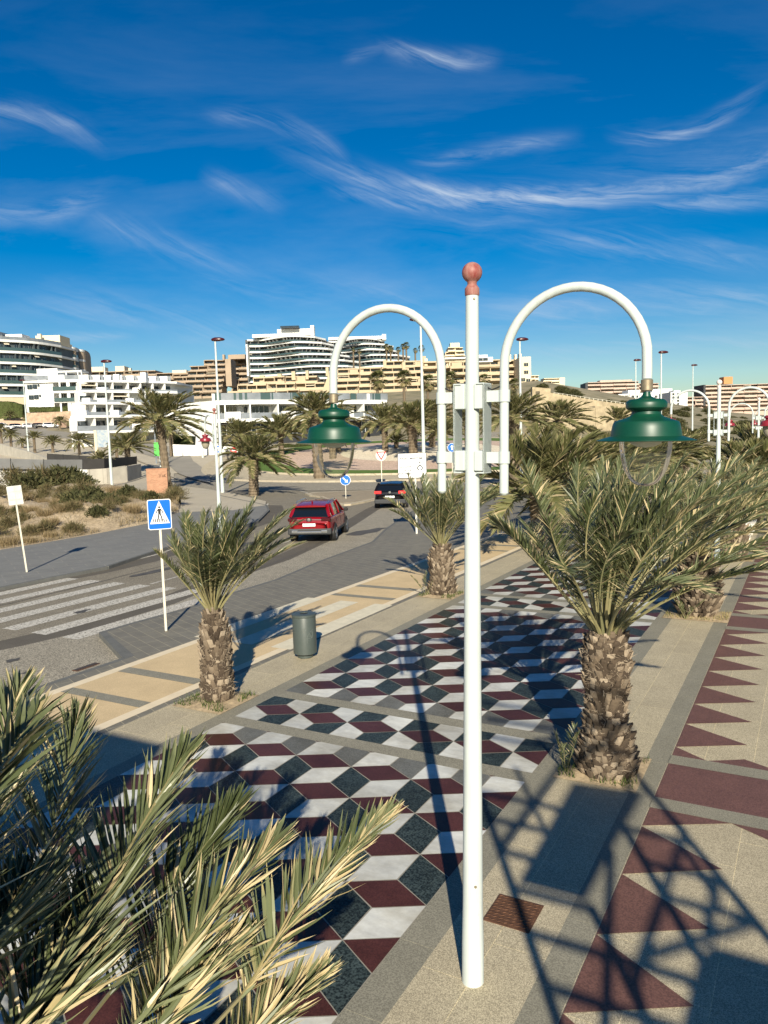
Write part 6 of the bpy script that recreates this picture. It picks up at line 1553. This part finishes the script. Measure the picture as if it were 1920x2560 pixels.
def block(name, label, rows, wallm, railm, origin, slabm=None, bay=4.0, rec=1.5, depth=14, back=None, slab_t=.35, rail_h=1.0, div=.5, seed=0, winframe=None, cat='building', group=None, wmax=95, lintel=0, fill=0.0, awn=0.0, wallstep=1, rail_p=1.0, bottom=None, railth=.08):
    """rows: (front path, floor height z0, storey height) from the top row to the bottom one"""
    r = empty(name, (*origin, 0), 0, label, cat, group); O_ = Vector((*origin, 0)); rnd = random.Random(seed); slabm = slabm or wallm; nw = 0
    ww = MB()
    for ri, (path, z0, h) in enumerate(rows):
        P_ = [(p[0]-O_.x, p[1]-O_.y) for p in path]; R_ = resample(P_, bay)
        inner = off_poly(R_, rec); bk = [(p[0]+FH.x*depth, p[1]+FH.y*depth) for p in R_]
        zb = z0
        if bottom is None: bottom = rows[-1][1]-12
        ww.prism(inner+bk[::-1], z0 if ri < len(rows)-1 or bottom is None else bottom, z0+h-.02)
        bk2 = [(p[0]+FH.x*(depth-.5), p[1]+FH.y*(depth-.5)) for p in R_]; b = MB(); b.prism(R_+bk2[::-1], z0+h-slab_t, z0+h)
        if ri == len(rows)-1: b.prism(R_+bk2[::-1], z0-slab_t, z0)
        b.build('floor_slab', slabm, r)
        b = MB(); ofs = off_poly(R_, .06); of2 = off_poly(R_, .06+railth)
        for i in range(len(R_)-1):
            if rnd.random() > rail_p: continue
            b.prism([ofs[i], ofs[i+1], of2[i+1], of2[i]], z0, z0+rail_h)
        b.build('balcony_railing', railm, r)
        for i in range(0, len(R_)-1):
            a, c = Vector(inner[i]), Vector(inner[i+1]); m_ = (a+c)/2; t = (c-a); ang = atan2(t.y, t.x); nn = Vector((-t.y, t.x)).normalized()
            if rnd.random() < div:
                e = Vector(R_[i]); e2 = Vector(inner[i]); dd = (e2-e); q = e+dd*.08; tt = t.normalized()*.16
                ww.prism([tuple(q-tt), tuple(q+tt), tuple(e2+tt+dd*.1), tuple(e2-tt+dd*.1)], z0, z0+h-slab_t)
            if lintel and rnd.random() < .7:
                ww.prism([R_[i], R_[i+1], tuple(Vector(R_[i+1])+nn*.3), tuple(Vector(R_[i])+nn*.3)], z0+h-slab_t-lintel, z0+h-slab_t)
            if rnd.random() < fill:
                k0, k1 = .1, .9; pa, pb_ = Vector(R_[i]).lerp(Vector(R_[i+1]), k0), Vector(R_[i]).lerp(Vector(R_[i+1]), k1)
                ww.prism([tuple(pa), tuple(pb_), tuple(pb_+nn*rec), tuple(pa+nn*rec)], z0, z0+h-slab_t)
            elif nw < wmax and rnd.random() < .9:
                hh = (h-slab_t)*.78; q = m_-nn*.05; window(r, q.x, q.y, z0+hh/2+.05, ang, t.length*.82, hh, winframe or wallm); nw += 1
            if rnd.random() < awn:
                pa, pb_ = Vector(R_[i]), Vector(R_[i+1]); c2 = MB(); c2.add([(pa.x, pa.y, z0+h-slab_t-.9), (pb_.x, pb_.y, z0+h-slab_t-.9), (inner[i+1][0], inner[i+1][1], z0+h-slab_t-.05), (inner[i][0], inner[i][1], z0+h-slab_t-.05), (pa.x, pa.y, z0+h-slab_t-.8), (pb_.x, pb_.y, z0+h-slab_t-.8)], [(0, 1, 2, 3), (0, 1, 5, 4)]); c2.build('awning', M['awning'], r)
    ww.build('wall', wallm, r)
    return r, O_
def boxpart(name, r, O_, px0, px1, u, py_t, py_b, dep, m, pymid=None):
    a, c = XY(px0, u), XY(px1, u); t = (Vector(c)-Vector(a)).normalized(); n_ = Vector((-t.y, t.x)); z1 = ZP((px0+px1)/2, py_t, u); z0 = ZP((px0+px1)/2, py_b, u)
    b = MB(); b.prism([(a[0]-O_.x, a[1]-O_.y), (c[0]-O_.x, c[1]-O_.y), (c[0]+n_.x*dep-O_.x, c[1]+n_.y*dep-O_.y), (a[0]+n_.x*dep-O_.x, a[1]+n_.y*dep-O_.y)], z0, z1); return b.build(name, m, r)
def path(*pts): return [XY(*p) for p in pts]

# left: dark glazed curved block
cv = smooth_path(path((-160, 254), (-60, 257), (30, 263), (110, 271), (170, 283)), 26)
zt = ZP(60, 853, 269); fh = 3.65
rows = [(cv, zt-fh*(i+1)-0, fh) for i in range(6)]
r, O_ = block('apartment_block', 'long curved apartment block with dark glazed balconies at the left edge', rows, mat('dark_facade', (.06, .075, .08), .5, var=.3, vscale=.3), M['rail_glass'], XY(60, 269), slabm=M['white_wall'], bay=4.2, rec=1.2, depth=16, slab_t=.75, rail_h=1.15, div=.3, seed=2, winframe=M['grey_rail'], bottom=14, awn=.10)
boxpart('roof_house', r, O_, 108, 168, 283, 838, 862, 9, M['cream']); boxpart('roof_house', r, O_, 34, 75, 271, 835, 848, 6, M['white_wall']); boxpart('chimney', r, O_, 113, 121, 280, 834, 850, 1.2, M['cream']); boxpart('roof_house', r, O_, -30, 20, 268, 829, 846, 6, M['grey_rail'])
b = MB(); q = off_poly([(p[0]-O_.x, p[1]-O_.y) for p in cv], .2); q2 = off_poly([(p[0]-O_.x, p[1]-O_.y) for p in cv], .3); b.prism(q+q2[::-1], zt, zt+1.1); b.build('roof_railing', M['grey_rail'], r)
cv = smooth_path(path((172, 296), (188, 293), (206, 296), (217, 306), (221, 322)), 18); zt = ZP(190, 868, 295)
r, O_ = block('apartment_block', 'second curved apartment block with rounded white balconies, right of the dark glazed one', [(cv, zt-3.75*(i+1), 3.75) for i in range(5)], M['brown_wall'], M['rail_glass'], XY(195, 296), slabm=M['white_wall'], bay=2.4, rec=1.6, depth=9, slab_t=.8, div=.4, seed=4, bottom=16)
boxpart('roof_house', r, O_, 171, 184, 294, 858, 872, 5, M['cream'])
boxpart('retaining_wall', r, O_, 150, 200, 300, 960, 1000, 5, M['cream'])
# stone base below the curved block
wall('stone_wall', 'ochre terrace wall under the dark glazed curved block', [wp(-60, 250, 992), wp(80, 255, 994)], 0, .8, M['tan_wall'])

# white corner villa
vw = M['white_wall']; O2 = XY(110, 234.3); r = empty('villa', (*O2, 0), 0, 'white corner villa with blank end wall and two balcony storeys, left of the terraces', 'building'); O_ = Vector((*O2, 0))
boxpart('end_wall', r, O_, 73, 143, 238.56, 955, 1030, 14, vw); boxpart('eaves', r, O_, 70, 212, 237.85, 950, 955.5, 15, vw)
boxpart('wall', r, O_, 143, 212, 242.82, 955, 1030, 12, vw)
boxpart('penthouse', r, O_, 105, 156, 247.08, 921, 951, 8, vw); boxpart('penthouse', r, O_, 130, 172, 242.82, 937, 951, 8, vw); boxpart('pergola', r, O_, 155, 216, 242.82, 926, 930, 6, vw)
for px in (176, 205, 214): boxpart('pergola_post', r, O_, px, px+2.5, 242.82, 930, 951, .4, vw)
boxpart('roof_railing', r, O_, 72, 131, 238.56, 939, 950, .2, M['grey_rail']); boxpart('roof_railing', r, O_, 172, 212, 238.844, 937, 950, .2, M['grey_rail'])
for t_, b_, m_ in ((975.5, 981.5, vw), (1001, 1006, vw)): boxpart('balcony_slab', r, O_, 141, 218, 237.14, t_, b_, 4.5, m_)
for px0, px1, t_ in ((141, 200, 966), (143, 202, 994)): boxpart('balcony_railing', r, O_, px0, px1, 236.856, t_, t_+9.5, .15, M['rail_glass'])
for px0, px1, t_ in ((199, 215, 965), (203, 222, 992), (222, 237, 993)): boxpart('balcony_box', r, O_, px0, px1, 236.004, t_, t_+12, 3, vw)
for px, py, w_, h_ in ((85, 967, 1.1, .9), (98, 966, .9, .9), (107, 963, .35, .5), (87, 993, 1.1, .9), (100, 992, .9, .9), (109, 989, .35, .5)):
    x, y = XY(px, 238.276); window(r, x-O_.x, y-O_.y, ZP(px, py, 238.276), YAW, w_*1.42, h_*1.42, M['grey_rail'])
for px in (149, 167, 190):
    for py, h_ in ((965, 2.8), (992, 2.9), (1017, 2.9)):
        x, y = XY(px, 242.536); window(r, x-O_.x, y-O_.y, ZP(px, py, 242.536), YAW, 1.9 if px < 150 else 2.7, h_, vw)
for px in (157, 176, 180): boxpart('column', r, O_, px, px+4, 237.424, 955, 1030, .4, vw)

# stepped white terraced houses
rows = []
zt = ZP(320, 946, 178)
seg = [path((212, 178), (330, 184), (450, 192)), path((206, 168), (330, 174), (450, 182)), path((200, 158), (330, 165), (450, 173)), path((196, 149), (330, 156), (450, 164))]
z = zt
for i, s_p in enumerate(seg): z -= 3.0; rows.append((s_p, z, 3.0))
r, O_ = block('terraced_houses', 'stepped row of white terraced houses with boxy balconies behind the tall palm', rows, vw, M['grey_rail'], XY(320, 165), bay=3.4, rec=3.4, depth=16, slab_t=.45, div=1.0, seed=9, fill=.02, awn=.06, rail_p=1, winframe=M['grey_rail'], bottom=4)
rnd = random.Random(3)
for i in range(11):
    k = i % 4; px = 210+rnd.random()*225; u = (176, 166, 156, 147)[k]; z_ = rows[k][1]; x, y = XY(px, u+(px-212)*.055)
    b = MB(); b.box((x-O_.x, y-O_.y, z_+.62), (1.7, 1.4, 1.2), YAW+.03); b.build('balcony_box', vw, r)
for i in range(16):
    px = 220+i*14; u = 181+(px-212)*.055; x, y = XY(px, u); b = MB(); b.box((x-O_.x, y-O_.y, zt+.7), (1.1 if i % 2 else 2.2, .12, 1.4), YAW); b.build('roof_railing', M['grey_rail'] if i % 2 else vw, r)
for i in range(3):
    px = 238+i*66; u = 186; x, y = XY(px, u); b = MB(); b.box((x-O_.x, y-O_.y, zt+.7), (1.3, 2, 1.3+.5*(i % 3)), YAW); b.build('stair_house', vw, r)

# long white villa row with blank end wall
u0 = 136; O2 = XY(700, u0); r = empty('villa_row', (*O2, 0), 0, 'long white villa row with a big blank end wall and glazed roof terrace', 'building'); O_ = Vector((*O2, 0))
A_, B_, C_ = XY(441, 142), XY(545, 133), XY(970, 150)
def lp(p): return (p[0]-O_.x, p[1]-O_.y)
zT = ZP(545, 1001, 133); zB = 2.0
b = MB(); bk = off_poly([B_, C_], 13); b.prism([lp(p) for p in (A_, B_, bk[0])], zB, zT); b.build('end_wall', vw, r)
rows_ = smooth_path([B_, XY(640, 134.5), XY(760, 139), XY(880, 145), C_], 20)
def ribbon(name, P_, d0, d1, z0, z1, m): b = MB(); a_, c_ = off_poly(P_, d0), off_poly(P_, d1); b.prism([lp(p) for p in a_]+[lp(p) for p in c_[::-1]], z0, z1); return b.build(name, m, r)
ribbon('roof_slab', rows_, 0, 13, zT-.75, zT, vw); ribbon('wall', rows_, 2.6, 12.9, zT-3.7, zT-.75, vw); ribbon('shaded_lower_wall', rows_, 2.6, 12.9, zB, zT-3.7, M['dark']); ribbon('balcony_slab', rows_, 0, 2.6, zT-3.75, zT-3.2, vw); ribbon('balcony_railing', rows_, .05, .12, zT-3.2, zT-2.2, M['grey_rail'])  # lower wall coloured dark to stand in for the shaded ground floor
RR = resample(rows_, 2.4)
for i in range(len(RR)-1):
    a, c = Vector(RR[i]), Vector(RR[i+1]); m_ = (a+c)/2; t = c-a; n_ = Vector((-t.y, t.x)).normalized(); ang = atan2(t.y, t.x)
    if i % 4 != 3:
        q = m_+n_*2.5; window(r, q.x-O_.x, q.y-O_.y, zT-1.95, ang, 1.5 if i % 3 else 2.0, 2.1, vw); window(r, q.x-O_.x, q.y-O_.y, zT-5.0, ang, 1.7, 2.1, vw) if i % 2 else None
    if i % 3 == 1:
        b = MB(); q = m_+n_*1.3; b.box((q.x-O_.x, q.y-O_.y, zT-1.98), (.22, 2.6, 2.45), ang); b.build('party_wall', vw, r)
    if i % 6 == 2:
        b = MB(); q = m_-n_*.1; b.box((q.x-O_.x, q.y-O_.y, zT-2.75), (2.6, .6, 1.5), ang); b.build('balcony_box', vw, r)
    b = MB(); q = m_+n_*.6; b.box((q.x-O_.x, q.y-O_.y, zT+.62), (2.3 if i % 5 else 1.2, .10, 1.25), ang); b.build('roof_railing', M['grey_rail'] if i % 3 else M['rail_glass'], r)
x, y = XY(457, 139.8); window(r, x-O_.x, y-O_.y, ZP(457, 1055, 139.8), atan2(B_[1]-A_[1], B_[0]-A_[0]), .9, .9, vw)
for px in (535, 920, 800): boxpart('chimney', r, O_, px, px+7, 137, 984, 1003, 1.2, vw)

# white wavy hotels
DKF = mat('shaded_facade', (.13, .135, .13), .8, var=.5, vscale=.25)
def wavy(name, label, x0, ends, u, ytop, pitch, seed, group=None):
    rows = []; z = ZP((x0+ends[0])/2, ytop, u)
    fh = pitch*u/FPX
    for i, e in enumerate(ends):
        z -= fh; n = 22; pth = []
        for k in range(n+1):
            t = k/n; px = x0+(e-x0)*t; uu = u+6*sin(t*7.5+.6)*(1-t*.3)+(12*max(0, t-.86)/.14)**1.0*(1 if t > .86 else 0)-6*t
            pth.append(XY(px, uu))
        rows.append((pth, z, fh))
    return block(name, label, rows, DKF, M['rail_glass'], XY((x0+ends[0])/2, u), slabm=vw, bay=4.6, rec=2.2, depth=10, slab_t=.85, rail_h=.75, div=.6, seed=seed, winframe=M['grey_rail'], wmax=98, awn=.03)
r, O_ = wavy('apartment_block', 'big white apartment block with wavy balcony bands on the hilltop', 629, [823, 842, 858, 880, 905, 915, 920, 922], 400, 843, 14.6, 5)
boxpart('roof_house', r, O_, 704, 790, 404, 822, 838, 12, vw); boxpart('roof_house', r, O_, 786, 795, 402, 813, 838, 6, vw); boxpart('solar_panel', r, O_, 712, 758, 400, 814, 819, 5, M['glass_dark']); boxpart('parapet', r, O_, 642, 704, 402, 835, 843, 10, vw); boxpart('end_fin', r, O_, 625, 629, 398, 860, 940, 18, vw)
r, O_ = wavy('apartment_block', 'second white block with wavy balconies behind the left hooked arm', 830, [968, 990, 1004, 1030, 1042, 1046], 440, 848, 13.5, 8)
boxpart('parapet', r, O_, 830, 968, 444, 841, 848, 12, vw); boxpart('roof_house', r, O_, 962, 972, 442, 835, 848, 8, vw)

# brown terraces on the left skyline
def terr_block(label, spans, u, ytop, pitch, wallm, seed, railm=None, bay=5, dep=16, setback=2.5, **kw):
    rows = []; fh = pitch*u/FPX; z = ZP(sum(spans[0])/2, ytop, u+setback*len(spans))
    for i, (a, c) in enumerate(spans):
        uu = u+setback*(len(spans)-1-i); z -= fh; n = max(2, int((c-a)*uu/FPX/9)); pp = []
        for k in range(n):
            o_ = (0, 2.4, .8, 3.0)[(k+i*3) % 4]*(1 if fh > 2.4 and setback else .4); pp += [XY(a+(c-a)*k/n, uu+o_), XY(a+(c-a)*(k+.97)/n, uu+o_)]
        rows.append((pp, z, fh))
    return block('apartment_terraces', label, rows, wallm, railm or wallm, XY(sum(spans[0])/2, u), bay=bay, rec=2.4, depth=dep, slab_t=.42, seed=seed, railth=.25, **kw)
r, O_ = terr_block('brown stepped apartment terraces left of the wavy white block', [(520, 572), (484, 572), (478, 570), (474, 566), (470, 562), (466, 560), (462, 560)], 410, 900, 14.2, M['brown_wall'], 21, div=.7, awn=.04)
boxpart('tower', r, O_, 572, 586, 408, 897, 965, 14, M['brown_wall']); boxpart('chimney', r, O_, 566, 571, 410, 886, 900, 3, M['brown_wall'])
r, O_ = terr_block('brown apartment terraces squeezed against the left end of the wavy white block', [(584, 626)]*6, 425, 897, 14, M['brown_wall'], 22, div=.6); boxpart('roof_house', r, O_, 580, 622, 430, 886, 897, 10, M['brown_wall'])
r, O_ = terr_block('low brown terraces on the far skyline behind the white terraced houses', [(240, 400), (236, 480), (232, 500)], 440, 928, 13, M['brown_wall'], 23, div=.7, setback=4); boxpart('roof_house', r, O_, 238, 270, 452, 917, 930, 8, M['cream']); boxpart('roof_house', r, O_, 300, 322, 452, 915, 930, 8, M['cream'])
boxpart('roof_house', r, O_, 332, 338, 450, 920, 932, 2, M['cream']); boxpart('roof_house', r, O_, 440, 475, 455, 925, 938, 6, M['cream'])
r, O_ = terr_block('brown terraces on the skyline right of the tall palm crown', [(400, 480), (395, 490), (390, 500)], 435, 933, 13, M['brown_wall'], 24, div=.7, setback=4)

# ochre terraces, three wings stepping up to the right
kw = dict(div=1.0, fill=.08, lintel=.22, rail_p=1, rail_h=1.0)
r, O_ = terr_block('ochre stepped apartment terraces, left wing under the wavy white block', [(640, 800), (600, 818), (575, 814), (548, 808), (545, 800), (540, 796)], 300, 942, 19.5, M['tan_wall'], 31, bay=4.2, awn=.05, setback=4.5, **kw)
for px, py, w_ in ((735, 928, 9), (655, 938, 12), (700, 934, 10), (770, 926, 7), (820, 918, 7)): boxpart('chimney', r, O_, px, px+w_, 324, py, py+22, 3, M['tan_wall'])
# sloping gable
b = MB(); a = XY(800, 312); c = XY(834, 312); n_ = FH; zt_, zb_ = ZP(834, 918, 312), ZP(800, 1000, 312)
b.add([(a[0]-O_.x, a[1]-O_.y, zb_), (c[0]-O_.x, c[1]-O_.y, zb_), (c[0]-O_.x, c[1]-O_.y, zt_)]+[(p[0]-O_.x+n_.x*8, p[1]-O_.y+n_.y*8, q) for p, q in ((a, zb_), (c, zb_), (c, zt_))], [(0, 1, 2), (5, 4, 3), (0, 2, 5, 3), (1, 4, 5, 2)]); b.build('gable_wall', M['tan_wall'], r)
r, O_ = terr_block('ochre stepped apartment terraces, middle wing seen through the left hooked arm', [(965, 1065), (850, 1068), (850, 1072), (846, 1075), (842, 1078), (840, 1080), (838, 1080), (836, 1080), (834, 1080)], 322, 903, 17.5, M['tan_wall'], 32, bay=4.2, awn=.05, setback=4.2, **kw)
for px, py, w_ in ((963, 900, 8), (1060, 890, 9), (905, 917, 9), (1010, 905, 8)): boxpart('chimney', r, O_, px, px+w_, 352, py, py+20, 3, M['tan_wall'])
r, O_ = terr_block('ochre apartment terraces, right wing behind the nearest lamp pole', [(1062, 1330), (1062, 1330), (1064, 1332), (1066, 1334), (1068, 1300), (1070, 1300), (1070, 1290), (1070, 1290)], 318, 900, 18, M['tan_wall'], 33, bay=4.4, awn=.03, setback=1.0, dep=18, **kw)
boxpart('end_wall', r, O_, 1302, 1329, 312, 892, 966, 20, M['cream'])
for px, py in ((1317, 911), (1317, 930), (1309, 949), (1322, 951)):
    x, y = XY(px, 311.8); window(r, x-O_.x, y-O_.y, ZP(px, py, 311.8), YAW, 1.8, 1.3, M['cream'])
for px, py, w_ in ((1065, 896, 8), (1120, 896, 9), (1275, 886, 5), (1289, 886, 5), (1300, 884, 6)): boxpart('chimney', r, O_, px, px+w_, 326, py, py+18, 2.5, M['cream'])
r, O_ = terr_block('pale ochre block on the skyline immediately left of the lamp pole', [(1125, 1162), (1118, 1166), (1113, 1168)], 480, 868, 11, M['cream'], 34, bay=5, setback=2); boxpart('roof_house', r, O_, 1130, 1153, 486, 857, 869, 6, M['cream'])
O2 = XY(1200, 300); r = empty('villa', (*O2, 0), 0, 'white modern villa with thin curved roofs just right of the lamp pole', 'building'); O_ = Vector((*O2, 0))
boxpart('wall', r, O_, 1180, 1235, 300, 893, 905, 8, vw); boxpart('roof', r, O_, 1195, 1222, 302, 887, 893, 8, vw); boxpart('roof', r, O_, 1115, 1170, 300, 893, 897, 8, vw); x, y = XY(1210, 299.8); window(r, x-O_.x, y-O_.y, ZP(1210, 898, 299.8), YAW, 4, 1.0, vw)
r, O_ = terr_block('small cream house on the ridge beside the ochre end wall', [(1329, 1349)]*2, 500, 938, 10, M['cream'], 35, bay=3, setback=0)
r, O_ = terr_block('cream four storey block standing alone on the ridge', [(1361, 1399)]*4, 560, 945, 8.0, M['cream'], 36, bay=4.5, setback=0, dep=12)
boxpart('end_wall', r, O_, 1399, 1413, 562, 944, 974, 12, M['cream'])
r, O_ = terr_block('long pinkish four storey block with balcony bands left of the right lamp arm', [(1470, 1598)]*5, 620, 954, 9.0, M['pinkish'], 37, bay=7, setback=0, dep=14, rail_h=1.2, div=.3)
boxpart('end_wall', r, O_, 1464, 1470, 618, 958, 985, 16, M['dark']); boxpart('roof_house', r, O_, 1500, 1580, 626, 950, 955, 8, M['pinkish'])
r, O_ = terr_block('pinkish block behind the right lamp socket', [(1598, 1648)]*4, 630, 958, 9.0, M['pinkish'], 38, bay=6, setback=0, dep=14, div=.3)
O2 = XY(1600, 360); r = empty('villa', (*O2, 0), 0, 'low white houses between the pinkish block and the right green hood', 'building'); O_ = Vector((*O2, 0))
for a_, c_, t_, b_ in ((1546, 1575, 985, 1000), (1570, 1600, 975, 1000), (1598, 1630, 982, 1002), (1630, 1680, 972, 1000)): boxpart('wall', r, O_, a_, c_, 360, t_, b_, 9, vw)
for px in (1556, 1566, 1582, 1592, 1606, 1640, 1655, 1668):
    x, y = XY(px, 359.7); window(r, x-O_.x, y-O_.y, ZP(px, 991, 359.7), YAW, 1.3, 1.0, vw)
O2 = XY(1690, 330); r = empty('apartment_block', (*O2, 0), 0, 'white five storey block with small square windows behind the second promenade lamp arch', 'building'); O_ = Vector((*O2, 0))
boxpart('wall', r, O_, 1676, 1706, 330, 980, 1024, 14, vw); boxpart('wall', r, O_, 1706, 1718, 334, 978, 1022, 10, vw); boxpart('roof_house', r, O_, 1684, 1700, 333, 976, 981, 6, vw)
for px in (1683, 1695):
    for k in range(5): x, y = XY(px, 329.7); window(r, x-O_.x, y-O_.y, ZP(px, 985+8.2*k, 329.7), YAW, .9, .9, vw)
r, O_ = terr_block('tan low block between the white block and the big brown one', [(1718, 1758)]*3, 560, 992, 10, M['pinkish'], 39, bay=4, setback=1)
r, O_ = terr_block('big brown banded apartment slab at the right edge with an orange roof box', [(1762, 1990), (1762, 1990), (1763, 1990), (1764, 1990), (1765, 1990), (1766, 1990)], 580, 960, 10.2, M['pinkish'], 40, bay=6, setback=0, dep=16, rail_h=1.2, div=.35, awn=.05)
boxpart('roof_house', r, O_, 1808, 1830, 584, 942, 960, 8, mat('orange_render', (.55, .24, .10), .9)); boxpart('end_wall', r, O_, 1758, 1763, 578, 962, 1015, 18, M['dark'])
# distant mountain
vs = []; fs = []; n = 60
rnd = random.Random(5)
for i in range(n+1):
    px = 1560+i*16; prof = max(0, 1-((px-1735)/80)**2)*34 if px < 1830 else 0; prof = max(prof, 10*max(0, sin(i*.35))+6)
    for j in range(7):
        t = j/6; x, y = XY(px, 5200+900*t); zt_ = 4.7+(1064-1020+prof)*5200/FPX*1.0; zz = (zt_*sin(pi*min(1, t*1.0)*.5 if t < .99 else pi*.5))*1.0
        vs.append((x, y, -20+(zt_+20)*sin(pi*t/2)*(1+.04*noise.noise(Vector((i*.5, j*.9, 0))))))
for i in range(n):
    for j in range(6): fs.append((i*7+j, (i+1)*7+j, (i+1)*7+j+1, i*7+j+1))
b = MB(); b.add(vs, fs); tag(b.build('mountain', mat('hazy_mountain_rock', (.10, .12, .15), .95, var=.2, vscale=.003), smooth=True), kind='structure')  # rock colour turned blue-grey to carry the haze of distance
